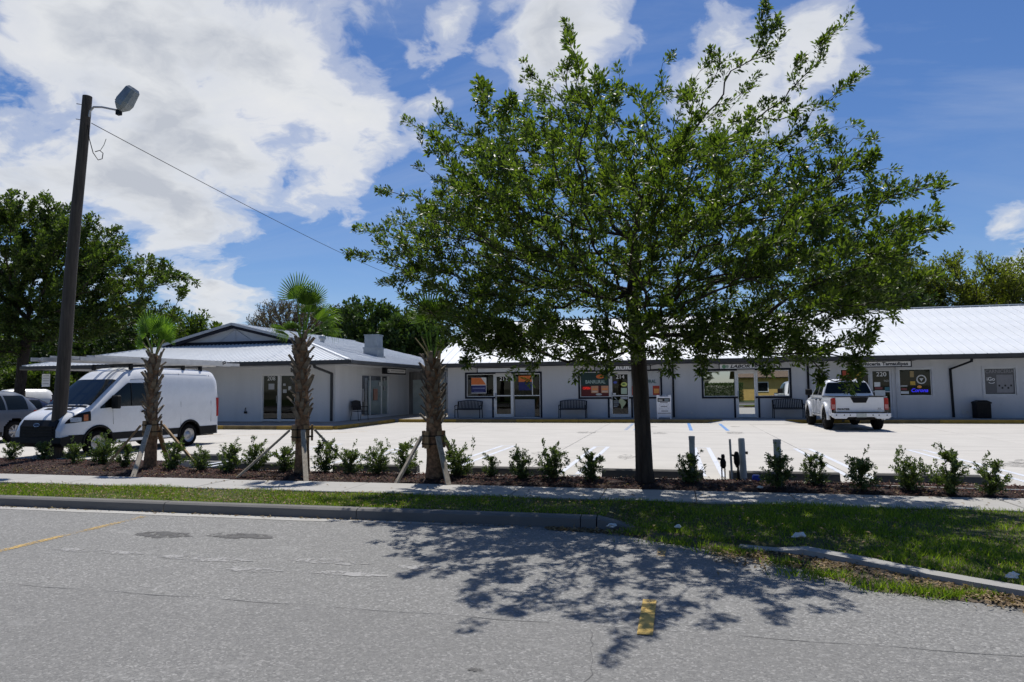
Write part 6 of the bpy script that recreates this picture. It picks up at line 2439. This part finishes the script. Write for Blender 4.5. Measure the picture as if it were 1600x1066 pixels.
    m.build('underbody', M_BPLA, root)
    m = MB()
    m.prism([(-.55, 1.0), (.55, 1.0), (.45, .72), (-.45, .72)], 'x', 2.50, 2.60)
    m.build('grille', M_BPLA, root)
    m = MB()
    m.box(2.45, 2.66, -.86, .86, .50, .68, .03)
    m.build('front_bumper', M_WPAINT, root)
    for s in (-1, 1):
        m = MB()
        m.box(2.38, 2.55, min(s * .56, s * .80), max(s * .56, s * .80), .80, 1.0, .02)
        m.build('headlight', M_LENS, root)


def car(label, cat, name, loc, rz, paint, top, L, W, zbelt, glass_top, fx, rx, wr, screens, group=None, scale=1.0, detail=True):
    root = empty(name, loc, rz, scale, label=label, cat=cat, group=group)
    ar = [(fx, wr + .01, wr + .07), (rx, wr + .01, wr + .07)]
    def w(x, z):
        k = W - .16 * max(0, (z - zbelt) / .6) ** 1.2 - .02 * abs((z - .7) / .4) ** 2
        e = abs(x) - (L / 2 - .55)
        if e > 0:
            k -= .14 * (e / .55) ** 2
        return k
    B = Body(-L / 2, L / 2, top, .24, w, 6.0, ar)
    B.shell(90).build('body', paint, root)
    m = MB()
    for x, z, r in ar:
        liner(m, x, z, r + .015, -W + .04, W - .04)
    m.box(-L / 2 + .1, L / 2 - .1, -W + .1, W - .1, .20, .27)
    m.build('underbody', M_BPLA, root)
    for s in (-1, 1):
        for x, z, r in ar:
            wheel(root, x, s * (W - .02), wr, .22, M_STEEL, 7)
        for a, b in glass_top[0]:
            hi = lambda x: min(B.zt(x) - .10, glass_top[1])
            B.side_patch(a, b, zbelt, lambda x: max(hi(x), zbelt + .01), s, .006, 16, 6).build('side_window', M_CGLASS, root)
        B.side_patch(-L / 2 + .1, L / 2 - .1, .25, .36, s, .01, 50, 3, True).build('sill_trim', M_BPLA, root)
        m = B.side_patch(-L / 2 + .01, -L / 2 + .34, zbelt - .22, zbelt - .04, s, .010, 8, 4)
        m.build('tail_light', M_RED, root)
        m = B.side_patch(L / 2 - .40, L / 2 - .06, .62, .74, s, .010, 8, 4)
        m.build('headlight', M_LENS, root)
        m = MB()
        m.box(fx - .85, fx - .70, min(s * (W - .06), s * (W + .12)), max(s * (W - .06), s * (W + .12)), zbelt + .02, zbelt + .16, .02)
        m.build('mirror', paint, root)
        seam(B, [((fx + rx) / 2, .35), ((fx + rx) / 2, zbelt)], root, sgn=s)
        for x in ((fx + rx) / 2 + .12, (fx + rx) / 2 - .72):
            m = MB()
            y = B.side(x, zbelt - .1)
            m.box(x, x + .18, min(s * y, s * (y + .025)), max(s * y, s * (y + .025)), zbelt - .12, zbelt - .085)
            m.build('door_handle', paint, root)
    for nm, a, b, h0, h1 in screens:
        B.top_patch(a, b, h0, h1).build(nm, M_CGLASS, root)
    m = MB()
    m.box(L / 2 - .10, L / 2 + .02, -W * .6, W * .6, .34, .62, .02)
    m.build('grille', M_BPLA, root)
    m = MB()
    m.box(-L / 2 - .03, -L / 2 + .12, -W * .75, W * .75, .30, .50, .02)
    m.build('rear_bumper', M_BPLA, root)
    return root


def cars():
    suv_top = [(-2.3, .85), (-2.26, 1.05), (-2.16, 1.22), (-1.85, 1.56), (-1.6, 1.66), (-.9, 1.70), (0, 1.69), (.45, 1.60), (1.22, 1.12), (1.9, 1.02), (2.15, .92), (2.3, .65)]
    car('grey blue crossover at the left edge showing its rear end', 'car', 'crossover', (-22.0, 16.8, 0), R(268), simple('grey_blue_paint', (0.07, 0.085, 0.115), .35, .05, 2, metal=.1, coat=.3), suv_top, 4.6, .93, 1.06, ([(-1.75, -1.05), (-.98, -.05), (.02, .95)], 1.52), 1.35, -1.32, .35,
        [('windscreen', .50, 1.18, .58, .70), ('rear_window', -2.12, -1.86, .62, .56)])
    sed = [(-2.35, .70), (-2.3, .95), (-1.65, 1.06), (-.95, 1.40), (-.5, 1.45), (.1, 1.45), (.5, 1.38), (1.2, 1.00), (2.0, .88), (2.25, .75), (2.35, .55)]
    car('dark navy sedan parked behind the van nose', 'car', 'sedan', (-27.6, 23.2, 0), R(262), simple('navy_paint', (0.012, 0.014, 0.035), .25, .05, 2, coat=.7), sed, 4.7, .90, .96, ([(-1.0, -.1), (-.03, .95)], 1.30), 1.42, -1.38, .32,
        [('windscreen', .52, 1.16, .56, .68), ('rear_window', -1.60, -1.0, .62, .54)])
    vt = [(-2.6, 1.2), (-2.5, 1.75), (-2.2, 1.88), (-.2, 1.90), (.3, 1.82), (1.15, 1.20), (2.0, 1.10), (2.4, .95), (2.6, .7)]
    car('far white panel van beyond the navy sedan', 'van', 'panel_van', (-45.5, 38.5, 0), R(248), M_WPAINT, vt, 5.2, .95, 1.15, ([(-.1, .85)], 1.70), 1.6, -1.5, .36, [('windscreen', .38, 1.10, .62, .74)])
    pt = [(-2.7, 1.0), (-2.6, 1.12), (-1.2, 1.14), (-1.0, 1.65), (-.6, 1.78), (.2, 1.78), (.6, 1.70), (1.2, 1.2), (2.2, 1.1), (2.6, .95), (2.75, .7)]
    car('far white sport utility beside the porch column', 'car', 'sport_utility', (-53.0, 42, 0), R(245), M_WPAINT, pt, 5.4, .95, 1.15, ([(-.9, -.1), (0, .85)], 1.62), 1.7, -1.7, .38, [('windscreen', .65, 1.15, .62, .74)])


van()
pickup()
cars()


# ------------------------------------------------------------------ street furniture
def bench(x, label):
    root = empty('bench', (x, 32.85, 0.15), 0, 1, label=label, cat='bench', group='black metal benches along the shop wall')
    W = 1.28
    m = MB()
    for k in range(17):
        t = k / 16
        px = -W / 2 + .04 + (W - .08) * t
        zt = .80 + .055 * math.sin(t * PI)
        m.bar((px, .10, .47), (px, .19, zt), .035, .008)
    arc = [(-W / 2 + .02 + (W - .04) * t, .195, .80 + .055 * math.sin(t * PI) + .01) for t in [i / 12 for i in range(13)]]
    m.tube(arc, .018, 6)
    m.tube([(-W / 2 + .02, .09, .46), (W / 2 - .02, .09, .46)], .016, 6)
    m.build('backrest', M_BLACK, root)
    m = MB()
    for k in range(7):
        y = -.34 + k * .065
        m.box(-W / 2 + .02, W / 2 - .02, y, y + .045, .425, .437)
    m.tube([(-W / 2, -.33, .42), (W / 2, -.33, .42)], .018, 6)
    m.tube([(-W / 2, .08, .42), (W / 2, .08, .42)], .016, 6)
    m.build('seat', M_BLACK, root)
    for s in (-1, 1):
        px = s * W / 2
        for pts in ([(px, -.34, 0), (px, -.33, .62)], [(px, .17, 0), (px, .10, .44), (px, .195, .82)]):
            m = MB()
            m.tube(pts, .02, 6)
            m.build('leg', M_BLACK, root)
        m = MB()
        m.tube([(px, .13, .60), (px, -.2, .63), (px, -.36, .61), (px, -.36, .55)], .02, 6)
        m.build('armrest', M_BLACK, root)


def armchair():
    root = empty('armchair', (-14.72, 30.2, 0.15), R(62), 1.0, label='black metal armchair against the side wall of the corner building', cat='chair')
    cl = simple('black_sling', (0.02, 0.02, 0.022), .8, .2, 15)
    m = MB()
    def bk(u, v):
        x = -.25 + .5 * u
        return (x, .22 + .10 * v, .48 + (.42 + .05 * math.sin(u * PI)) * v)
    m.grid(bk, 8, 6)
    o = m.build('backrest', cl, root)
    mo = o.modifiers.new('thick', 'SOLIDIFY')
    mo.thickness = .02
    m = MB()
    m.box(-.26, .26, -.26, .22, .42, .45, .01)
    m.build('seat', cl, root)
    for s in (-1, 1):
        for pts in ([(s * .28, -.30, 0), (s * .28, -.26, .42), (s * .28, -.24, .64)], [(s * .28, .34, 0), (s * .28, .22, .42), (s * .27, .33, .92)]):
            m = MB()
            m.tube(pts, .014, 6)
            m.build('leg', M_BLACK, root)
        m = MB()
        m.tube([(s * .28, .27, .64), (s * .28, -.1, .66), (s * .28, -.27, .64)], .016, 6)
        m.build('armrest', M_BLACK, root)


def a_frame():
    root = empty('sidewalk_sign', (-.53, 32.15, 0.15), 0, 1, label='white A-frame sidewalk sign with black header right of the street tree trunk', cat='sign')
    wp = simple('white_plastic', (0.66, 0.67, 0.70), .5, .05, 6)
    tilt = .14
    def board(s):
        m = MB()
        poly = [(-.32, 0), (-.27, 0), (-.25, .07), (.25, .07), (.27, 0), (.32, 0), (.32, 1.09), (.20, 1.09), (.20, 1.02), (-.20, 1.02), (-.20, 1.09), (-.32, 1.09)]
        m.prism(poly, 'y', -.012, .012)
        o = m.build('board', wp, root, loc=(0, s * .20, 0), rot=(-s * -1 * tilt * -1, 0, 0))
        return o
    o = board(-1)
    board(1)
    m = MB()
    m.tube([(-.08, -.02, 1.02), (-.08, -.03, 1.08), (.08, -.03, 1.08), (.08, -.02, 1.02)], .014, 6)
    m.build('handle', wp, root)
    def pr(a, b, c, d, mat, name='print_line', q=-.0145):
        m = MB()
        m.quad((a, q, c), (b, q, c), (b, q, d), (a, q, d))
        m.build(name, mat, o)
    pr(-.28, .27, .79, .96, M_BTXT, 'header')
    pr(-.24, -.06, .84, .89, simple('grey_print', (0.42, 0.42, 0.40)), 'header_mark', -.016)
    pr(.03, .22, .82, .93, simple('slate_print', (0.16, 0.20, 0.22)), 'header_mark', -.016)
    rnd = random.Random(5)
    for a, b, z, h in ((-.17, .16, .735, .03), (-.14, .12, .555, .03), (-.12, .13, .345, .035), (-.28, .28, .25, .03)):
        x = a
        while x < b:
            e = x + rnd.uniform(.025, .05)
            pr(x, e, z, z + h, M_BTXT)
            x = e + .008
    for z in (.69, .66, .63, .60, .51, .48, .45, .42):
        x = -.22
        while x < .2:
            e = x + rnd.uniform(.02, .06)
            if rnd.random() < .6:
                pr(x, e, z, z + .01, simple('faint_print', (0.36, 0.37, 0.42)))
            x = e + .02


def bin_():
    root = empty('trash_bin', (12.58, 32.85, 0.15), 0, 1, label='black square trash bin with domed lid below the far right window', cat='bin')
    m = MB()
    m.prism([(-.27, -.25), (.27, -.25), (.27, .25), (-.27, .25)], 'z', 0, .62)
    m.build('body', M_BLACK, root, bevel=.02)
    for k in range(9):
        x = -.24 + k * .06
        m = MB()
        m.box(x - .018, x + .018, -.262, -.251, .05, .58)
        m.build('slat', M_BLACK, root)
    m = MB()
    m.add([(-.29, -.27, .62), (.29, -.27, .62), (.29, .27, .62), (-.29, .27, .62), (-.29, -.27, .68), (.29, -.27, .68), (.29, .27, .68), (-.29, .27, .68), (-.16, -.14, .76), (.16, -.14, .76), (.16, .14, .76), (-.16, .14, .76)],
          [(3, 2, 1, 0), (0, 1, 5, 4), (1, 2, 6, 5), (2, 3, 7, 6), (3, 0, 4, 7), (4, 5, 9, 8), (5, 6, 10, 9), (6, 7, 11, 10), (7, 4, 8, 11), (8, 9, 10, 11)])
    m.build('lid', M_BLACK, root)


def wheel_stops():
    m = MB()
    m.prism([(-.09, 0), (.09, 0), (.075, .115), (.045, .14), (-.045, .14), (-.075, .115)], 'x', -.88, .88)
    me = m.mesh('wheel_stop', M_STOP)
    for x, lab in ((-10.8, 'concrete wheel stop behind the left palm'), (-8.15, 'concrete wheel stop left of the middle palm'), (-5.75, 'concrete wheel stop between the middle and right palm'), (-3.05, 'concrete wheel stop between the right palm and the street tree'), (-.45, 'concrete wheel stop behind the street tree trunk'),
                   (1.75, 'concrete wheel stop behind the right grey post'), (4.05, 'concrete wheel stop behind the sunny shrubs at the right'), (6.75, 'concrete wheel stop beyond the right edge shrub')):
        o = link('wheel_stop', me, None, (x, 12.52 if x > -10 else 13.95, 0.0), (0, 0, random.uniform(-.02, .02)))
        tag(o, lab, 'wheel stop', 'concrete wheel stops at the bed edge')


def utility_pole():
    b = Vector((-14.87, 13.85, -.05))
    t = Vector((-14.39, 13.95, 9.12))
    root = empty('utility_pole', b, label='leaning weathered wooden utility pole with a street light on top', cat='utility pole')
    off = tuple(-k for k in b)
    m = MB()
    n = 12
    m.tube([b.lerp(t, i / n) + Vector((.02 * math.sin(i * .7), 0, 0)) for i in range(n + 1)], [.165 - .055 * i / n for i in range(n + 1)], 16)
    m.build('pole', M_POLE, root, loc=off)
    m = MB()
    p0 = t + Vector((.10, -.02, -.55))
    pts = [p0, p0 + Vector((.03, 0, .14)), p0 + Vector((.14, 0, .24)), p0 + Vector((.42, -.02, .20)), p0 + Vector((.90, -.05, .06)), p0 + Vector((.98, -.05, .03))]
    m.tube(pts, .026, 8)
    m.build('arm', M_GALV, root, loc=off)
    # lamp head: faceted shade pointing up and away
    c = pts[-1] + Vector((-.02, 0, 0))
    d = Vector((.50, .10, .80)).normalized()
    u = d.cross(Vector((0, 1, 0))).normalized()
    v = d.cross(u)
    def rg(s, a, bb):
        return [c + d * s + u * (a * x) + v * (bb * y) for x, y in ((-1, -.6), (-.6, -1), (.6, -1), (1, -.6), (1, .6), (.6, 1), (-.6, 1), (-1, .6))]
    rings = [rg(.02, .07, .07), rg(.14, .17, .15), rg(.26, .20, .17), rg(.62, .16, .14), rg(.68, .11, .10)]
    m = MB()
    m.add([q for r in rings for q in r], [(i * 8 + k, i * 8 + (k + 1) % 8, (i + 1) * 8 + (k + 1) % 8, (i + 1) * 8 + k) for i in range(4) for k in range(8)] + [tuple(range(7, -1, -1)), tuple(32 + k for k in range(8))])
    m.build('lamp_head', simple('lamp_grey_metal', (0.24, 0.27, 0.29), .5, .15, 5, metal=.4), root, loc=off)
    m = MB()
    m.add([c + d * .18 + u * .195 + v * .10, c + d * .18 + u * .195 - v * .10, c + d * .60 + u * .165 - v * .085, c + d * .60 + u * .165 + v * .085], [(0, 1, 2, 3)])
    m.build('lamp_glass', simple('lamp_lens', (0.45, 0.46, 0.44), .2, .1, 6), root, loc=off)
    m = MB()
    m.box(c.x - .06, c.x + .05, c.y - .05, c.y + .05, c.z - .10, c.z + .03)
    m.build('lamp_socket', M_BLACK, root, loc=off)
    for dz in (-.22, -.62):
        m = MB()
        m.tube([t + Vector((-.26, -.05, dz + .04)), t + Vector((-.05, 0, dz))], .012, 5)
        m.build('bolt', M_GALV, root, loc=off)
    # dangling loop
    m = MB()
    q = t + Vector((.10, -.03, -.78))
    loop = [q, q + Vector((.05, 0, -.35)), q + Vector((.18, 0, -.72)), q + Vector((.34, 0, -.92)), q + Vector((.46, 0, -.90)), q + Vector((.48, 0, -.76)), q + Vector((.38, 0, -.68)), q + Vector((.24, 0, -.70))]
    m.tube(loop, .011, 5)
    m.tube([q + Vector((.40, 0, -.68)), q + Vector((.50, 0, -.55)), q + Vector((.56, 0, -.40))], .007, 5)
    m.build('cable_loop', M_BLACK, root, loc=off)
    # span wire to the far pole
    far = Vector((-32.6, 86.0, 15.6))
    a = q + Vector((.10, 0, .05))
    pts = []
    for i in range(41):
        s = i / 40
        p = a.lerp(far, s)
        p.z -= 4.2 * s * (1 - s) * .55
        pts.append(p)
    m = MB()
    m.tube(pts, [.010 + .012 * i / 40 for i in range(41)], 5)
    o = m.build('span_wire', M_BLACK)
    tag(o, 'thin dark cable running from the utility pole over the roofs', 'cable')
    fp = empty('far_pole', (far.x, far.y, -.1), label='thin far pole seen above the gap between the buildings', cat='utility pole')
    m = MB()
    m.tube([(0, 0, 0), (0, 0, 16.2)], [.17, .12], 10)
    m.build('pole', M_GALV, fp)


def posts():
    gp = simple('post_paint', (0.36, 0.365, 0.35), .7, .25, 6, .2, 40)
    for x, y, h, r, lab in ((.24, 11.75, .78, .047, 'left grey post standing in a dark shrub'), (1.52, 11.42, .76, .055, 'right grey post standing in a dark shrub')):
        o = empty('marker_post', (x, y, 0), label=lab, cat='post', group='grey posts in the bed')
        m = MB()
        m.tube([(0, 0, -.05), (0, 0, h - .02), (0, 0, h)], [r, r, r * .9], 12)
        m.build('shaft', gp, o)
        m = MB()
        m.cyl(0, 0, h - .06, h + .004, r * 1.08)
        m.build('cap', gp, o)
    o = empty('water_meter', (.75, 12.15, 0), label='small black backflow valve on two pipe legs', cat='valve')
    for s in (-1, 1):
        m = MB()
        m.tube([(s * .025, 0, -.05), (s * .025, 0, .24)], .011, 8)
        m.build('pipe_leg', M_BLACK, o)
    m = MB()
    m.tube([(0, 0, .22), (0, 0, .26), (0, 0, .33), (0, 0, .38)], [.03, .048, .05, .028], 12)
    m.tube([(-.03, 0, .37), (-.085, -.01, .385)], [.018, .022], 8)
    m.tube([(0, 0, .37), (0, 0, .42), (0, 0, .455)], [.028, .032, .024], 10)
    m.build('valve_body', M_BLACK, o)
    o = empty('conduit_stub', (.90, 12.30, 0), label='thin grey pipe with a black valve head beside the thick pipe', cat='pipe')
    m = MB()
    m.tube([(0, 0, -.05), (-.02, 0, .70)], .019, 8)
    m.build('pipe', M_PVC, o)
    m = MB()
    m.tube([(.09, 0, .22), (.085, 0, .30), (.08, 0, .40), (.08, 0, .47), (.08, 0, .49)], [.02, .05, .05, .034, .02], 12)
    m.tube([(-.01, 0, .43), (.06, 0, .42)], .018, 8)
    m.build('valve_head', M_BLACK, o)
    m = MB()
    m.tube([(.10, 0, -.03), (.10, 0, .25)], [.026, .016], 8)
    m.build('riser', M_BLACK, o)
    o = empty('standpipe', (1.08, 12.45, 0), label='thick grey standpipe with a side outlet', cat='pipe')
    m = MB()
    m.tube([(0.02, 0, -.05), (0, 0, .69), (0, 0, .71)], [.062, .055, .045], 14)
    m.build('pipe', M_PVC, o)
    m = MB()
    m.tube([(.04, 0, .46), (.10, 0, .455)], [.02, .028], 10)
    m.build('outlet', M_BLACK, o)
    m = MB()
    m.tube([(0, 0, 0), (0, 0, .02), (0, 0, .10), (0, 0, .11)], [.06, .07, .06, .05], 12)
    tag(m.build('valve_cover', simple('blue_plastic', (0.02, 0.06, 0.45), .4, .1, 8), None, (1.27, 12.15, 0.01)), 'small bright blue valve cover in the mulch', 'cover')
    # thin hose line lying on the mulch at the right
    m = MB()
    m.tube([(2.95 + .25 * k, 11.62 - .02 * k + .02 * math.sin(k), .055) for k in range(9)], .012, 6)
    tag(m.build('irrigation_line', M_PVC), 'pale irrigation pipe lying on the mulch at the right', 'pipe')


def litter():
    rnd = random.Random(9)
    for x, y, z, s, lab in ((-.80, 8.50, -.10, .05, 'crumpled white paper at the end of the street kerb'), (-.02, 8.45, -.07, .04, 'small paper scrap in the grass right of the kerb end'), (1.25, 7.98, -.03, .055, 'crumpled white bag in the grass behind the ribbon kerb'), (2.72, 6.68, -.03, .045, 'white scrap at the right end of the ribbon kerb'), (1.22, 11.22, .03, .04, 'white scrap on the mulch below the pipes')):
        bm = bmesh.new()
        bmesh.ops.create_icosphere(bm, subdivisions=2, radius=1.0)
        for v in bm.verts:
            k = rnd.uniform(.45, 1.1)
            v.co = Vector((v.co.x * k * s * 1.5, v.co.y * k * s, max(v.co.z, -.4) * k * s * .8 + s * .4))
        me = bpy.data.meshes.new('paper_litter')
        bm.to_mesh(me)
        bm.free()
        me.materials.append(M_PAPER)
        tag(link('paper_litter', me, None, (x, y, z)), lab, 'litter', 'paper litter')


def left_background():
    # porch column of the neighbour
    o = empty('porch_column', (-42.3, 34.0, -.1), label='white porch column with square capital at the left edge', cat='column')
    wp = simple('porch_white', (0.62, 0.63, 0.65), .6, .06, 3)
    m = MB()
    m.tube([(0, 0, .3), (0, 0, 1.5), (0, 0, 3.3)], [.32, .31, .27], 18)
    m.build('shaft', wp, o)
    m = MB()
    m.box(-.42, .42, -.42, .42, 0, .3, .02)
    m.build('base', wp, o)
    m = MB()
    m.box(-.36, .36, -.36, .36, 3.3, 3.45, .02)
    m.box(-.48, .48, -.48, .48, 3.45, 3.6, .02)
    m.box(-6, .7, -.35, .35, 3.6, 4.3)
    m.build('capital', wp, o)
    # stop sign
    o = empty('stop_sign', (-51.0, 45, -.1), R(-30), 1, label='red octagonal stop sign behind the far white van', cat='sign')
    m = MB()
    m.box(-.03, .03, 0, .05, 0, 3.2)
    m.build('post', M_GALV, o)
    m = MB()
    m.prism([(.40 * math.cos(PI / 8 + k * PI / 4), 2.85 + .40 * math.sin(PI / 8 + k * PI / 4)) for k in range(8)], 'y', -.02, -.005)
    m.build('panel', simple('sign_red', (0.42, 0.02, 0.02), .5, .05, 5), o)
    link('lettering', text_mesh('STOP', .28, M_WTXT, width=.58), o, (0, -.024, 2.85), FACE_CAM)
    # notice hung below the eave of the corner building
    o = empty('eave_notice', (-29.9, 27.2, 1.9), label='small white notice board hanging below the left eave', cat='sign')
    m = MB()
    m.box(-.24, .24, -.01, .01, 0, .62)
    m.build('board', M_PAPER, o)
    m = MB()
    for s in (-.18, .18):
        m.tube([(s, 0, .62), (s, 0, .84)], .008, 4)
    m.build('hanger', M_GALV, o)
    for z in (.50, .38, .26, .12):
        m = MB()
        m.quad((-.18, -.012, z), (.18, -.012, z), (.18, -.012, z + .06), (-.18, -.012, z + .06))
        m.build('print_line', simple('grey_print', (0.42, 0.42, 0.40)), o)


for bx_, lab in ((-10.06, 'black metal bench under the window of suite 212'), (-4.83, 'black metal bench left of the BANRURAL window'), (4.90, 'black metal bench beside the white pickup truck')):
    bench(bx_, lab)
armchair()
a_frame()
bin_()
wheel_stops()
utility_pole()
posts()
litter()
left_background()

# ------------------------------------------------------------------ across the street, seen in the mirror glass
def across():
    b = MB()
    b.quad((-140, -60, -0.12), (140, -60, -0.12), (140, -6.7, -0.12), (-140, -6.7, -0.12))
    struct(b.build('front_lawn', simple('lawn', (0.05, 0.075, 0.02), .95, .25, 3, .4, 60)))
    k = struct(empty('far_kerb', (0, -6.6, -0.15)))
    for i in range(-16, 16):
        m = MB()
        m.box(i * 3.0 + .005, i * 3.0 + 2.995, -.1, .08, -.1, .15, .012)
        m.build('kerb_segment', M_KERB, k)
    h = empty('yellow_house', (14.0, -24, -.1), label='low yellow gabled house across the street mirrored in the shop windows', cat='house')
    yw = simple('yellow_stucco', (0.55, 0.38, 0.13), .8, .08, 2)
    m = MB()
    m.box(-6.5, 6.5, -4, 4, 0, 2.9)
    m.prism([(-4, 2.9), (4, 2.9), (0, 4.9)], 'x', -6.4, 6.4)
    m.build('wall', yw, h)
    m = MB()
    m.add([(-7, -4.6, 2.75), (7, -4.6, 2.75), (7, 0, 5.05), (-7, 0, 5.05), (-7, 4.6, 2.75), (7, 4.6, 2.75)], [(0, 1, 2, 3), (3, 2, 5, 4)])
    o = m.build('roof', simple('brown_shingle', (0.16, 0.12, 0.09), .9, .2, 6), h)
    o.modifiers.new('thick', 'SOLIDIFY').thickness = .12
    for x in (-4, 3.2):
        m = MB()
        m.box(x - .8, x + .8, 3.98, 4.06, 1.0, 2.2)
        w = m.build('window', M_WFRAME, h)
        m = MB()
        m.box(x - .7, x + .7, 4.05, 4.075, 1.1, 2.1)
        m.build('pane', M_CGLASS, w)
    m = MB()
    m.box(-.5, .5, 3.99, 4.07, 0, 2.1)
    m.build('door', M_WFRAME, h)
    rng = np.random.default_rng(77)
    hd = empty('hedge', (3.0, -13, -.1), label='clipped green hedge across the street mirrored in the shop door', cat='hedge')
    n = 26000
    P = np.stack([rng.uniform(-4.5, 4.2, n), rng.uniform(-.9, .9, n), rng.uniform(0.05, 1.95, n)], 1)
    k = rng.integers(0, 3, n)
    P[k == 0, 1] = .9 + rng.normal(0, .05, (k == 0).sum())
    P[k == 1, 2] = 1.95 + rng.normal(0, .05, (k == 1).sum())
    V, F = leaf_cards(P, rand_unit(n, rng), rand_unit(n, rng), rng.uniform(.08, .16, n), rng.uniform(.05, .09, n))
    link('foliage', np_mesh('foliage', V, F, M_FARG), hd)
    m = MB()
    for x in np.arange(-4.2, 4.2, .9):
        m.tube([(x, 0, -.05), (x, 0, 1.6)], [.04, .015], 6)
    m.build('stems', M_BARKD, hd)
    for i, (x, y, h_, w, lab) in enumerate(((-4.5, -19, 8.5, 4.0, 'shade tree across the street left of the hedge'), (-22, -20, 9, 5, 'large tree across the street opposite the van'), (30, -22, 9, 5, 'tree across the street right of the yellow house'))):
        bl = [(x, y, h_ * .66, w, w, h_ * .3), (x - w * .5, y, h_ * .55, w * .7, w * .7, h_ * .25), (x + w * .5, y, h_ * .55, w * .7, w * .7, h_ * .25)]
        tips = sample_blobs(bl, 420, rng, .6)
        tree('shade_tree', lab, 'tree', (x, y, -.1), [(x, y, -.1), (x, y, h_ * .15), (x + .1, y, h_ * .3), (x, y, h_ * .45)], tips, .22, .012, M_BARKD, M_LEFT, 26, .32, 300 + i, spread=.28, step=.8, aspect=.5)


across()
